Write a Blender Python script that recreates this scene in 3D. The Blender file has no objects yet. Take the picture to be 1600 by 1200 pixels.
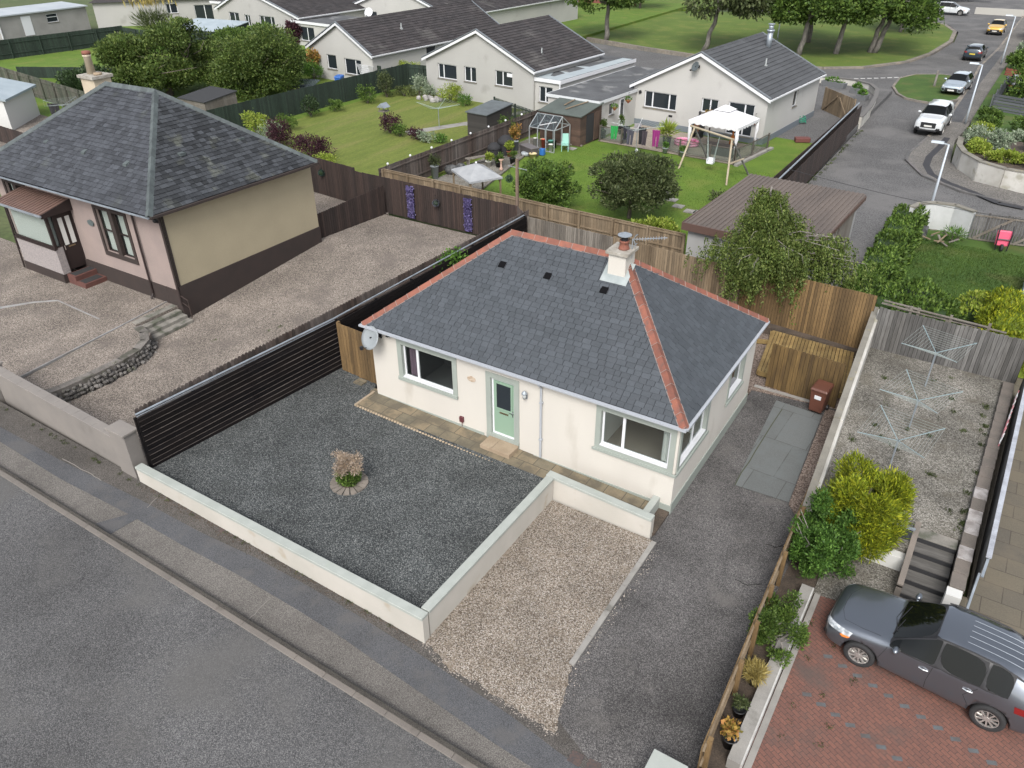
import bpy, bmesh, math, random
import numpy as np
from mathutils import Vector, Matrix

# ------------------------------------------------------------------ camera, sky, sun
SC = bpy.context.scene
C = SC.collection
CAMP = (16.296, -16.795, 14.809); YAW, PIT, ROL, FPX = -0.568, 0.564, -0.008, 1216.9
fw = Vector((math.sin(YAW)*math.cos(PIT), math.cos(YAW)*math.cos(PIT), -math.sin(PIT)))
r0 = Vector((math.cos(YAW), -math.sin(YAW), 0)); u0 = r0.cross(fw)
rt = r0*math.cos(ROL) + u0*math.sin(ROL); up = u0*math.cos(ROL) - r0*math.sin(ROL)
cd = bpy.data.cameras.new('camera'); cam = bpy.data.objects.new('camera', cd); C.objects.link(cam)
cam.matrix_world = Matrix(((rt.x, up.x, -fw.x, CAMP[0]), (rt.y, up.y, -fw.y, CAMP[1]), (rt.z, up.z, -fw.z, CAMP[2]), (0, 0, 0, 1)))
cd.sensor_width = 36; cd.lens = FPX/1600*36; cd.clip_end = 2000
SC.camera = cam
W = bpy.data.worlds.new('World'); SC.world = W; W.use_nodes = True
wn = W.node_tree.nodes; wl = W.node_tree.links
sky = wn.new('ShaderNodeTexSky'); sky.sky_type = 'NISHITA'; sky.sun_disc = False
sky.sun_elevation = math.radians(46); sky.sun_rotation = math.radians(160)
sky.dust_density = 3.0; sky.air_density = 1.0
hs = wn.new('ShaderNodeHueSaturation'); hs.inputs['Saturation'].default_value = 0.33
wl.new(sky.outputs[0], hs.inputs['Color']); wl.new(hs.outputs[0], wn['Background'].inputs['Color'])
wn['Background'].inputs['Strength'].default_value = 0.115
sl = bpy.data.lights.new('sun', 'SUN'); sl.energy = 1.25; sl.angle = math.radians(24); sl.color = (1, .97, .93)
so = bpy.data.objects.new('sun', sl); C.objects.link(so); so.location = (-20, 10, 40)
sd = Vector((math.sin(math.radians(160))*math.cos(math.radians(46)), math.cos(math.radians(160))*math.cos(math.radians(46)), math.sin(math.radians(46))))
so.rotation_euler = sd.to_track_quat('Z', 'Y').to_euler()
SC.view_settings.view_transform = 'Standard'; SC.view_settings.look = 'None'
SC.view_settings.gamma = 1; SC.view_settings.exposure = 1.22; SC.view_settings.use_curve_mapping = False
SC.render.engine = 'CYCLES'
try:
    SC.cycles.max_bounces = 6; SC.cycles.transparent_max_bounces = 12
except Exception: pass

rnd = random.Random(7)
PI = math.pi

def at(px, py, z=0.0):
    """point of the ground plane z seen at this place of the photograph, as a world position"""
    d = rt*((px-800)/FPX) - up*((py-600)/FPX) + fw
    t = (z-CAMP[2])/d.z
    return (CAMP[0]+d.x*t, CAMP[1]+d.y*t)

# ------------------------------------------------------------------ mesh helper
class MB:
    def __init__(s): s.v = []; s.f = []; s.m = []; s.cur = 0
    def add(s, vs, fs):
        o = len(s.v); s.v += [tuple(p) for p in vs]
        for f in fs: s.f.append([i+o for i in f]); s.m.append(s.cur)
    def box(s, x0, x1, y0, y1, z0, z1):
        s.add([(x0,y0,z0),(x1,y0,z0),(x1,y1,z0),(x0,y1,z0),(x0,y0,z1),(x1,y0,z1),(x1,y1,z1),(x0,y1,z1)],
              [(0,3,2,1),(4,5,6,7),(0,1,5,4),(1,2,6,5),(2,3,7,6),(3,0,4,7)])
    def hexa(s, p):   # 8 points, bottom ring then top ring
        s.add(p, [(0,3,2,1),(4,5,6,7),(0,1,5,4),(1,2,6,5),(2,3,7,6),(3,0,4,7)])
    def prism(s, poly, z0, z1):
        n = len(poly); f0 = z0 if callable(z0) else (lambda x, y: z0); f1 = z1 if callable(z1) else (lambda x, y: z1)
        a = sum(poly[i][0]*poly[(i+1) % n][1]-poly[(i+1) % n][0]*poly[i][1] for i in range(n))
        if a < 0: poly = poly[::-1]
        vs = [(x, y, f0(x, y)) for x, y in poly] + [(x, y, f1(x, y)) for x, y in poly]
        s.add(vs, [tuple(range(n))[::-1], tuple(range(n, 2*n))] + [(i, (i+1) % n, (i+1) % n+n, i+n) for i in range(n)])
    def bar(s, a, b, w, h=None, upv=(0, 0, 1)):
        h = w if h is None else h
        a = Vector(a); b = Vector(b); d = (b-a).normalized(); u = Vector(upv)
        if abs(d.dot(u)) > .98: u = Vector((0, 1, 0))
        x = d.cross(u).normalized(); y = x.cross(d).normalized()
        r = [(-1,-1),(1,-1),(1,1),(-1,1)]
        s.add([a+x*(w/2*i)+y*(h/2*j) for i, j in r] + [b+x*(w/2*i)+y*(h/2*j) for i, j in r],
              [(0,1,2,3),(7,6,5,4),(0,4,5,1),(1,5,6,2),(2,6,7,3),(3,7,4,0)])
    def tube(s, pts, rs, n=8, cap=True):
        pts = [Vector(p) for p in pts]
        if not hasattr(rs, '__len__'): rs = [rs]*len(pts)
        o = len(s.v); vs = []; fs = []; prev = None
        for i, p in enumerate(pts):
            d = (pts[min(i+1, len(pts)-1)]-pts[max(i-1, 0)])
            d = d.normalized() if d.length > 1e-9 else Vector((0, 0, 1))
            if prev is None: u = Vector((0, 0, 1)) if abs(d.z) < .9 else Vector((1, 0, 0))
            else: u = prev
            x = d.cross(u).normalized(); y = x.cross(d).normalized(); prev = y
            for k in range(n):
                a = 2*PI*k/n; vs.append(p + x*(math.cos(a)*rs[i]) + y*(math.sin(a)*rs[i]))
        for i in range(len(pts)-1):
            for k in range(n):
                fs.append((i*n+k, i*n+(k+1) % n, (i+1)*n+(k+1) % n, (i+1)*n+k))
        if cap: fs += [tuple(range(n))[::-1], tuple(range((len(pts)-1)*n, len(pts)*n))]
        s.add(vs, fs)
    def lathe(s, prof, c=(0, 0, 0), n=20, axis='z'):
        vs = []; fs = []
        for r, h in prof:
            for k in range(n):
                a = 2*PI*k/n; x, y = r*math.cos(a), r*math.sin(a)
                vs.append((c[0]+x, c[1]+y, c[2]+h) if axis == 'z' else ((c[0]+x, c[1]+h, c[2]+y) if axis == 'y' else (c[0]+h, c[1]+x, c[2]+y)))
        for i in range(len(prof)-1):
            for k in range(n): fs.append((i*n+k, i*n+(k+1) % n, (i+1)*n+(k+1) % n, (i+1)*n+k))
        fs += [tuple(range(n))[::-1], tuple(range((len(prof)-1)*n, len(prof)*n))]
        s.add(vs, fs)
    def ball(s, c, r, n=12, m=8, jit=0, rg=None):
        rr = r if hasattr(r, '__len__') else (r, r, r)
        vs = [(c[0], c[1], c[2]-rr[2])]
        for j in range(1, m):
            t = -PI/2+PI*j/m
            for k in range(n):
                a = 2*PI*k/n; q = 1+((rg or rnd).uniform(-jit, jit) if jit else 0)
                vs.append((c[0]+rr[0]*q*math.cos(t)*math.cos(a), c[1]+rr[1]*q*math.cos(t)*math.sin(a), c[2]+rr[2]*q*math.sin(t)))
        vs.append((c[0], c[1], c[2]+rr[2])); fs = []
        for k in range(n):
            fs.append((0, 1+(k+1) % n, 1+k)); fs.append((len(vs)-1, 1+(m-2)*n+k, 1+(m-2)*n+(k+1) % n))
        for j in range(m-2):
            for k in range(n): fs.append((1+j*n+k, 1+j*n+(k+1) % n, 1+(j+1)*n+(k+1) % n, 1+(j+1)*n+k))
        s.add(vs, fs)
    def build(s, name, mats, parent=None, smooth=False, loc=None, bevel=0):
        me = bpy.data.meshes.new(name); me.from_pydata(s.v, [], s.f)
        mats = mats if isinstance(mats, (list, tuple)) else [mats]
        for m in mats: me.materials.append(m)
        if len(mats) > 1: me.polygons.foreach_set('material_index', s.m)
        if smooth: me.polygons.foreach_set('use_smooth', [True]*len(me.polygons))
        me.validate(); me.update()
        o = bpy.data.objects.new(name, me); C.objects.link(o)
        if parent: o.parent = parent
        if loc: o.location = loc
        if bevel:
            b = o.modifiers.new('bevel', 'BEVEL'); b.width = bevel; b.segments = 2; b.limit_method = 'ANGLE'
        return o

def npmesh(name, V, F, mat, parent=None):
    me = bpy.data.meshes.new(name); k = F.shape[1]
    me.vertices.add(len(V)); me.vertices.foreach_set('co', np.asarray(V, np.float32).ravel())
    me.loops.add(F.size); me.loops.foreach_set('vertex_index', F.astype(np.int32).ravel())
    me.polygons.add(len(F)); me.polygons.foreach_set('loop_start', np.arange(0, F.size, k, dtype=np.int32))
    try: me.polygons.foreach_set('loop_total', np.full(len(F), k, np.int32))
    except Exception: pass
    me.update(calc_edges=True); me.validate()
    me.materials.append(mat)
    o = bpy.data.objects.new(name, me); C.objects.link(o)
    if parent: o.parent = parent
    return o

def tag(o, label=None, cat=None, group=None, kind=None):
    if label: o['label'] = label
    if cat: o['category'] = cat
    if group: o['group'] = group
    if kind: o['kind'] = kind
    return o
def thing(name, label, cat, loc=(0, 0, 0), rz=0.0, group=None):
    o = bpy.data.objects.new(name, None); C.objects.link(o); o.location = loc; o.rotation_euler = (0, 0, rz)
    o.empty_display_size = .2
    return tag(o, label, cat, group)
def dup(root, loc, rz, label):
    r = root.copy(); C.objects.link(r); r.location = loc; r.rotation_euler = (0, 0, rz); r['label'] = label
    for ch in list(root.children):
        c = ch.copy(); C.objects.link(c); c.parent = r
        for g in list(ch.children):
            d = g.copy(); C.objects.link(d); d.parent = c
    return r

# ------------------------------------------------------------------ materials
MATS = {}
def mat(name, col, rough=.85, col2=None, ns=2.0, isl=0.0, fine=0.0, fs=60., bump=0.0, bs=80., metal=0.0, stretch=(1, 1, 1),
        stain=None, ss=1.2, sth=.55, spec=None, sharp=.15, coat=0):
    """procedural surface: two tones by noise, a tone per piece, fine grain, stains, bump"""
    if name in MATS: return MATS[name]
    m = bpy.data.materials.new(name); m.use_nodes = True; N = m.node_tree.nodes; L = m.node_tree.links
    b = N['Principled BSDF']; b.inputs['Roughness'].default_value = rough; b.inputs['Metallic'].default_value = metal
    if spec is not None: b.inputs['Specular IOR Level'].default_value = spec
    if coat: b.inputs['Coat Weight'].default_value = coat; b.inputs['Coat Roughness'].default_value = .06
    tc = N.new('ShaderNodeTexCoord'); mp = N.new('ShaderNodeMapping'); mp.inputs['Scale'].default_value = stretch
    L.new(tc.outputs['Object'], mp.inputs['Vector'])
    c = N.new('ShaderNodeRGB'); c.outputs[0].default_value = (*col, 1); out = c.outputs[0]
    def noise(s, det=3):
        n = N.new('ShaderNodeTexNoise'); n.inputs['Scale'].default_value = s; n.inputs['Detail'].default_value = det
        L.new(mp.outputs[0], n.inputs['Vector']); return n.outputs['Fac']
    def mix(fac, a, bcol, mode='MIX'):
        x = N.new('ShaderNodeMix'); x.data_type = 'RGBA'; x.blend_type = mode
        if hasattr(fac, 'links'): L.new(fac, x.inputs[0])
        else: x.inputs[0].default_value = fac
        L.new(a, x.inputs[6])
        if hasattr(bcol, 'links'): L.new(bcol, x.inputs[7])
        else: x.inputs[7].default_value = (*bcol, 1)
        return x.outputs[2]
    def rng(v, a, bb, c0, c1):
        r = N.new('ShaderNodeMapRange'); r.inputs[1].default_value = a; r.inputs[2].default_value = bb
        r.inputs[3].default_value = c0; r.inputs[4].default_value = c1; L.new(v, r.inputs[0]); return r.outputs[0]
    if col2: out = mix(rng(noise(ns, 4), .5-sharp, .5+sharp, 0, 1), out, col2)
    if stain: out = mix(rng(noise(ss, 5), sth, sth+.12, 0, .8), out, stain)
    if isl:
        g = N.new('ShaderNodeNewGeometry'); v = rng(g.outputs['Random Per Island'], 0, 1, 1-isl, 1+isl)
        h = N.new('ShaderNodeHueSaturation'); L.new(v, h.inputs['Value']); L.new(out, h.inputs['Color']); out = h.outputs[0]
    if fine:
        v = rng(noise(fs, 2), .25, .75, 1-fine, 1+fine)
        h = N.new('ShaderNodeHueSaturation'); L.new(v, h.inputs['Value']); L.new(out, h.inputs['Color']); out = h.outputs[0]
    L.new(out, b.inputs['Base Color'])
    if bump:
        n = N.new('ShaderNodeBump'); n.inputs['Strength'].default_value = bump; n.inputs['Distance'].default_value = .01
        L.new(noise(bs, 3), n.inputs['Height']); L.new(n.outputs[0], b.inputs['Normal'])
    MATS[name] = m; return m

def gravel(name, cols, scale=38., big=None, bigs=.35, bump=.8, patch=None, rough=.9, pth=.5):
    """small stones: one colour per voronoi cell, raised; big soft blotches of another tone"""
    m = bpy.data.materials.new(name); m.use_nodes = True; N = m.node_tree.nodes; L = m.node_tree.links
    b = N['Principled BSDF']; b.inputs['Roughness'].default_value = rough; b.inputs['Specular IOR Level'].default_value = .2
    tc = N.new('ShaderNodeTexCoord')
    vo = N.new('ShaderNodeTexVoronoi'); vo.inputs['Scale'].default_value = scale; L.new(tc.outputs['Object'], vo.inputs['Vector'])
    se = N.new('ShaderNodeSeparateColor'); L.new(vo.outputs['Color'], se.inputs[0])
    cr = N.new('ShaderNodeValToRGB'); e = cr.color_ramp.elements
    while len(e) > 1: e.remove(e[-1])
    for i, c in enumerate(cols):
        q = e[0] if i == 0 else e.new(i/(len(cols)-1) if len(cols) > 1 else 1)
        q.position = i/(len(cols)-1); q.color = (*c, 1)
    L.new(se.outputs[0], cr.inputs[0]); out = cr.outputs[0]
    # dark gaps between the stones
    mr = N.new('ShaderNodeMapRange'); mr.inputs[1].default_value = .35; mr.inputs[2].default_value = .75; mr.inputs[3].default_value = 1; mr.inputs[4].default_value = .55
    L.new(vo.outputs['Distance'], mr.inputs[0])
    h = N.new('ShaderNodeHueSaturation'); L.new(mr.outputs[0], h.inputs['Value']); L.new(out, h.inputs['Color']); out = h.outputs[0]
    n = N.new('ShaderNodeTexNoise'); n.inputs['Scale'].default_value = bigs; n.inputs['Detail'].default_value = 6; n.inputs['Roughness'].default_value = .6
    L.new(tc.outputs['Object'], n.inputs['Vector'])
    if big:
        r = N.new('ShaderNodeMapRange'); r.inputs[1].default_value = .35; r.inputs[2].default_value = .65; r.inputs[3].default_value = 1-big; r.inputs[4].default_value = 1+big
        L.new(n.outputs['Fac'], r.inputs[0]); h = N.new('ShaderNodeHueSaturation'); L.new(r.outputs[0], h.inputs['Value']); L.new(out, h.inputs['Color']); out = h.outputs[0]
    if patch:
        n2 = N.new('ShaderNodeTexNoise'); n2.inputs['Scale'].default_value = bigs*2.3; n2.inputs['Detail'].default_value = 7
        mp = N.new('ShaderNodeMapping'); mp.inputs['Location'].default_value = (7, 3, 1); L.new(tc.outputs['Object'], mp.inputs[0]); L.new(mp.outputs[0], n2.inputs['Vector'])
        r = N.new('ShaderNodeMapRange'); r.inputs[1].default_value = pth; r.inputs[2].default_value = pth+.15; r.inputs[4].default_value = .6
        L.new(n2.outputs['Fac'], r.inputs[0]); x = N.new('ShaderNodeMix'); x.data_type = 'RGBA'; L.new(r.outputs[0], x.inputs[0]); L.new(out, x.inputs[6]); x.inputs[7].default_value = (*patch, 1); out = x.outputs[2]
    L.new(out, b.inputs['Base Color'])
    bp = N.new('ShaderNodeBump'); bp.inputs['Strength'].default_value = bump; bp.inputs['Distance'].default_value = .012; bp.invert = True
    L.new(vo.outputs['Distance'], bp.inputs['Height']); L.new(bp.outputs[0], b.inputs['Normal'])
    MATS[name] = m; return m

def glassmat(name, tint=(.02, .025, .03), tr=.0, rough=.04):
    m = bpy.data.materials.new(name); m.use_nodes = True; N = m.node_tree.nodes; L = m.node_tree.links
    b = N['Principled BSDF']; b.inputs['Base Color'].default_value = (*tint, 1); b.inputs['Roughness'].default_value = rough
    if tr:
        t = N.new('ShaderNodeBsdfTransparent'); t.inputs[0].default_value = (.9, .93, .92, 1); x = N.new('ShaderNodeMixShader'); x.inputs[0].default_value = tr
        L.new(b.outputs[0], x.inputs[1]); L.new(t.outputs[0], x.inputs[2]); L.new(x.outputs[0], N['Material Output'].inputs['Surface'])
    MATS[name] = m; return m

def leafmat(name, c1, c2, c3=None, isl=.35, ns=1.2, trans=.25, hue=.02):
    m = bpy.data.materials.new(name); m.use_nodes = True; N = m.node_tree.nodes; L = m.node_tree.links
    b = N['Principled BSDF']; b.inputs['Roughness'].default_value = .6; b.inputs['Specular IOR Level'].default_value = .3
    g = N.new('ShaderNodeNewGeometry'); cr = N.new('ShaderNodeValToRGB'); e = cr.color_ramp.elements
    e[0].color = (*c1, 1); e[1].color = (*(c3 or c2), 1); q = e.new(.6); q.color = (*c2, 1)
    L.new(g.outputs['Random Per Island'], cr.inputs[0])
    tc = N.new('ShaderNodeTexCoord'); n = N.new('ShaderNodeTexNoise'); n.inputs['Scale'].default_value = ns; n.inputs['Detail'].default_value = 3
    L.new(tc.outputs['Object'], n.inputs['Vector'])
    r = N.new('ShaderNodeMapRange'); r.inputs[1].default_value = .3; r.inputs[2].default_value = .7; r.inputs[3].default_value = 1-isl; r.inputs[4].default_value = 1+isl
    L.new(n.outputs['Fac'], r.inputs[0]); h = N.new('ShaderNodeHueSaturation'); L.new(r.outputs[0], h.inputs['Value']); L.new(cr.outputs[0], h.inputs['Color'])
    L.new(h.outputs[0], b.inputs['Base Color'])
    t = N.new('ShaderNodeBsdfTranslucent'); L.new(h.outputs[0], t.inputs[0]); x = N.new('ShaderNodeMixShader'); x.inputs[0].default_value = trans
    L.new(b.outputs[0], x.inputs[1]); L.new(t.outputs[0], x.inputs[2]); L.new(x.outputs[0], N['Material Output'].inputs['Surface'])
    MATS[name] = m; return m

def blockmat(name, c1, c2, mortar, bw, bh, msize=.008, rot=0, stain=None, sc=1.0, off=.5, ss=.6, sth=.5):
    """flat paving or blockwork from the brick texture"""
    m = bpy.data.materials.new(name); m.use_nodes = True; N = m.node_tree.nodes; L = m.node_tree.links
    b = N['Principled BSDF']; b.inputs['Roughness'].default_value = .88
    tc = N.new('ShaderNodeTexCoord'); mp = N.new('ShaderNodeMapping'); mp.inputs['Rotation'].default_value = (0, 0, rot); L.new(tc.outputs['Object'], mp.inputs[0])
    k = N.new('ShaderNodeTexBrick'); k.inputs['Scale'].default_value = sc; k.inputs['Brick Width'].default_value = bw; k.inputs['Row Height'].default_value = bh
    k.inputs['Mortar Size'].default_value = msize; k.inputs['Mortar Smooth'].default_value = .1; k.offset = off
    k.inputs['Color1'].default_value = (*c1, 1); k.inputs['Color2'].default_value = (*c2, 1); k.inputs['Mortar'].default_value = (*mortar, 1)
    L.new(mp.outputs[0], k.inputs['Vector']); out = k.outputs[0]
    n = N.new('ShaderNodeTexNoise'); n.inputs['Scale'].default_value = 30; n.inputs['Detail'].default_value = 4; L.new(tc.outputs['Object'], n.inputs['Vector'])
    r = N.new('ShaderNodeMapRange'); r.inputs[3].default_value = .7; r.inputs[4].default_value = 1.3; L.new(n.outputs['Fac'], r.inputs[0])
    h = N.new('ShaderNodeHueSaturation'); L.new(r.outputs[0], h.inputs['Value']); L.new(out, h.inputs['Color']); out = h.outputs[0]
    if stain:
        n2 = N.new('ShaderNodeTexNoise'); n2.inputs['Scale'].default_value = ss; n2.inputs['Detail'].default_value = 8; n2.inputs['Roughness'].default_value = .65; L.new(tc.outputs['Object'], n2.inputs['Vector'])
        r = N.new('ShaderNodeMapRange'); r.inputs[1].default_value = sth; r.inputs[2].default_value = sth+.15; r.inputs[4].default_value = .75; L.new(n2.outputs['Fac'], r.inputs[0])
        x = N.new('ShaderNodeMix'); x.data_type = 'RGBA'; L.new(r.outputs[0], x.inputs[0]); L.new(out, x.inputs[6]); x.inputs[7].default_value = (*stain, 1); out = x.outputs[2]
    L.new(out, b.inputs['Base Color'])
    bp = N.new('ShaderNodeBump'); bp.inputs['Strength'].default_value = .5; bp.inputs['Distance'].default_value = .01; bp.invert = True; L.new(k.outputs['Fac'], bp.inputs['Height']); L.new(bp.outputs[0], b.inputs['Normal'])
    MATS[name] = m; return m

cream = mat('cream_render', (.50, .475, .43), .9, (.465, .44, .40), .6, fine=.05, fs=90, bump=.45, bs=45, stretch=(1, 1, .35), stain=(.40, .37, .325), ss=1.1, sth=.6)
wallwhite = mat('garden_wall_render', (.44, .415, .375), .9, (.39, .37, .33), .9, fine=.05, fs=90, bump=.5, bs=50, stain=(.33, .28, .21), ss=1.4, sth=.62)
sage = mat('sage_paint', (.27, .30, .27), .7, (.25, .275, .25), 1.5, fine=.03)
coping = mat('pale_green_coping', (.325, .345, .32), .75, (.285, .305, .28), 2.2, fine=.05, stain=(.30, .33, .28), ss=2.5, sth=.62)
whitepvc = mat('white_plastic', (.60, .61, .63), .4)
greyplastic = mat('grey_plastic', (.33, .35, .38), .45)
slate = mat('slate', (.052, .059, .068), .6, (.045, .052, .060), 2.5, isl=.13, fine=.16, fs=45, bump=.4, bs=40, spec=.4)
oldslate = mat('old_slate', (.046, .050, .058), .65, (.038, .041, .048), 1.3, isl=.32, fine=.25, fs=30, bump=.4, bs=40, spec=.35, stain=(.055, .06, .058), ss=.9, sth=.62)
oldslate2 = mat('lichen_slate', (.034, .037, .042), .7, (.033, .036, .040), 1.0, isl=.5, fine=.3, fs=30, bump=.4, bs=40, spec=.3, stain=(.085, .09, .075), ss=1.1, sth=.58)
roofdeck = mat('roof_deck', (.006, .006, .007), .95, spec=.1)
terracotta = mat('terracotta', (.20, .072, .046), .8, (.15, .058, .042), 5, isl=.2, fine=.15, fs=40, stain=(.10, .065, .05), ss=5, sth=.6)
mortar = mat('mortar', (.24, .19, .17), .9)
lead = mat('lead', (.30, .33, .33), .5, (.22, .25, .25), 3)
darkglass = glassmat('dark_glass'); clearglass = glassmat('clear_glass', (.04, .042, .045), .9)
carglass = glassmat('car_glass', (.003, .004, .004), .04, .03); carglass.node_tree.nodes['Principled BSDF'].inputs['Specular IOR Level'].default_value = .28
black = mat('black_plastic', (.015, .015, .017), .45)
blackmatt = mat('black_matt', (.02, .02, .022), .85, fine=.2)
chrome = mat('chrome', (.6, .6, .6), .2, metal=1)
galv = mat('galvanised', (.34, .38, .42), .45, (.26, .29, .32), 3, metal=.5)

# ------------------------------------------------------------------ building helpers
def clip(poly, a, b, c):          # keep a*x+b*y+c >= 0
    out = []
    for i in range(len(poly)):
        p, q = poly[i], poly[(i+1) % len(poly)]
        dp, dq = a*p[0]+b*p[1]+c, a*q[0]+b*q[1]+c
        if dp >= 0: out.append(p)
        if (dp > 0 > dq) or (dp < 0 < dq):
            t = dp/(dp-dq); out.append((p[0]+(q[0]-p[0])*t, p[1]+(q[1]-p[1])*t))
    return out
def slates(mb, P0, U, S, poly, ex, wid, th, rg, wj=.0, slip=.0, off=.5):
    """slates or tiles as thin overlapping pieces, course by course, inside the convex polygon (u along eaves, s up slope)"""
    P0 = Vector(P0); U = Vector(U).normalized(); S = Vector(S).normalized(); N = U.cross(S).normalized()
    if N.z < 0: N = -N
    area = sum(poly[i][0]*poly[(i+1) % len(poly)][1]-poly[(i+1) % len(poly)][0]*poly[i][1] for i in range(len(poly)))
    if area < 0: poly = poly[::-1]
    umin = min(p[0] for p in poly); umax = max(p[0] for p in poly); smax = max(p[1] for p in poly); smin = min(p[1] for p in poly)
    hp = []
    for i in range(len(poly)):
        (x0, y0), (x1, y1) = poly[i], poly[(i+1) % len(poly)]; l = math.hypot(x1-x0, y1-y0)
        hp.append((-(y1-y0)/l, (x1-x0)/l, ((y1-y0)*x0-(x1-x0)*y0)/l))
    s = smin; row = 0
    while s < smax:
        u = umin - (off if row % 2 else 0)*wid - rg.random()*wj*wid
        while u < umax:
            w = wid*(1+rg.uniform(-wj, wj)*1.2)
            g = .006 if wid < .5 else .003; sl = rg.uniform(-slip, slip)
            q = [(u+g, s+sl), (u+w-g, s+sl), (u+w-g, s+ex+.01), (u+g, s+ex+.01)]
            for h in hp:
                q = clip(q, *h)
                if len(q) < 3: break
            if len(q) >= 3:
                hh = th*rg.uniform(.8, 1.25); tw = rg.uniform(-.003, .003)*(1 if slip else 0)
                top = []
                for a, b in q:
                    z = .004+hh*max(0, 1-(b-s)/ex) + tw*(a-u)/wid
                    top.append(P0+U*a+S*b+N*z)
                bot = [P0+U*a+S*b for a, b in q]; n = len(q)
                mb.add(top+bot, [tuple(range(n))]+[(i, i+n, (i+1) % n+n, (i+1) % n) for i in range(n)])
            u += w
        s += ex; row += 1
RJ = []
def ridge(mb, A, B, d1, d2, w, seg, h=.03, lift=.02):
    """angular ridge or hip tiles laid end to end from A to B, wings along d1 and d2"""
    A = Vector(A); B = Vector(B); L = (B-A).length; d = (B-A).normalized(); d1 = Vector(d1).normalized(); d2 = Vector(d2).normalized()
    n = max(1, round(L/seg)); U = Vector((0, 0, 1))
    for i in range(n):
        a = A+d*(L*i/n-.02); b = A+d*(L*(i+1)/n-.006); k = .008
        P = []
        for p, e in ((a, k), (b, 0)):
            P += [p+d1*w+U*(lift+e), p+U*(h+lift+e), p+d2*w+U*(lift+e), p+d1*w+U*(lift+e-.035), p+U*(h+lift+e-.04), p+d2*w+U*(lift+e-.035)]
        RJ.append((P[0], P[1], P[2], P[6], P[8]))
        mb.add(P, [(0, 1, 7, 6), (1, 2, 8, 7), (0, 3, 4, 1), (1, 4, 5, 2), (6, 7, 10, 9), (7, 8, 11, 10), (0, 6, 9, 3), (2, 5, 11, 8)])
class Face:
    """a wall plane: u to the right seen from outside, v up, d outwards"""
    def __init__(s, o, u, n=None):
        s.o = Vector(o); s.u = Vector(u).normalized(); s.n = s.u.cross(Vector((0, 0, 1))).normalized()
    def __call__(s, u, v, d=0.0): return s.o + s.u*u + s.n*d + Vector((0, 0, v))
    def box(s, mb, u0, u1, v0, v1, d0, d1):
        mb.hexa([s(u0, v0, d1), s(u1, v0, d1), s(u1, v0, d0), s(u0, v0, d0), s(u0, v1, d1), s(u1, v1, d1), s(u1, v1, d0), s(u0, v1, d0)])
def wallface(mb, F, u0, u1, v0, v1, holes=(), gable=None, reveal=.12):
    us = sorted({u0, u1, *[h[0] for h in holes], *[h[1] for h in holes]}); vs = sorted({v0, v1, *[h[2] for h in holes], *[h[3] for h in holes]})
    for i in range(len(us)-1):
        for j in range(len(vs)-1):
            cu, cv = (us[i]+us[i+1])/2, (vs[j]+vs[j+1])/2
            if any(h[0] < cu < h[1] and h[2] < cv < h[3] for h in holes): continue
            mb.add([F(us[i], vs[j]), F(us[i+1], vs[j]), F(us[i+1], vs[j+1]), F(us[i], vs[j+1])], [(0, 1, 2, 3)])
    for a, b, c, d in holes:
        r = -reveal
        mb.add([F(a, c), F(b, c), F(b, d), F(a, d), F(a, c, r), F(b, c, r), F(b, d, r), F(a, d, r)], [(0, 1, 5, 4), (1, 2, 6, 5), (2, 3, 7, 6), (3, 0, 4, 7)])
    if gable: mb.add([F(u0, v1), F(u1, v1), F(*gable)], [(0, 1, 2)])
def window(F, a, b, c, d, parent, splits=(), hsplits=(), fm=None, sill=None, sillmat=None, depth=-.09, bar=.055, pane=None, curtain=None,
           blinds=False, name='window', back=True, transom=None, sillout=.06):
    """frame with mullions; panes, sill and curtains are its children. splits = u positions of mullions; transom = {pane index: v}"""
    fm = fm or whitepvc; mb = MB(); t = .05; d0, d1 = depth-t, depth
    F.box(mb, a, b, c, c+bar, d0, d1); F.box(mb, a, b, d-bar, d, d0, d1)
    F.box(mb, a, a+bar, c+bar, d-bar, d0, d1); F.box(mb, b-bar, b, c+bar, d-bar, d0, d1)
    for s in splits: F.box(mb, s-bar*.7, s+bar*.7, c+bar, d-bar, d0, d1)
    ed = [a+bar] + [x for s in splits for x in (s-bar*.7, s+bar*.7)] + [b-bar]
    cells = [(ed[2*i], ed[2*i+1]) for i in range(len(ed)//2)]; cc = []
    for i, (x0, x1) in enumerate(cells):
        if transom and i in transom:
            v = transom[i]; F.box(mb, x0, x1, v-bar*.5, v+bar*.5, d0, d1); cc += [(x0, x1, c+bar, v-bar*.5), (x0, x1, v+bar*.5, d-bar)]
        else: cc.append((x0, x1, c+bar, d-bar))
    w = mb.build(name, fm, parent)
    for x0, x1, v0, v1 in cc:
        g = MB(); F.box(g, x0, x1, v0, v1, depth-.035, depth-.02); g.build('pane', pane or darkglass, w)
    if sill:
        g = MB(); F.box(g, a-.06, b+.06, c-.07, c, depth, sillout); g.build('sill', sillmat or sill, w)
    if curtain:
        for (x0, x1, cm) in curtain:
            g = MB(); n = max(4, int((x1-x0)/.05)); vs = []
            for i in range(n+1): 
                x = x0+(x1-x0)*i/n; q = depth-.12+(.02 if i % 2 else -.02)
                vs += [F(x, c+.02, q), F(x, d-.02, q)]
            g.add(vs, [(2*i, 2*i+2, 2*i+3, 2*i+1) for i in range(n)]); g.build('curtain', cm, w)
    return w
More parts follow.
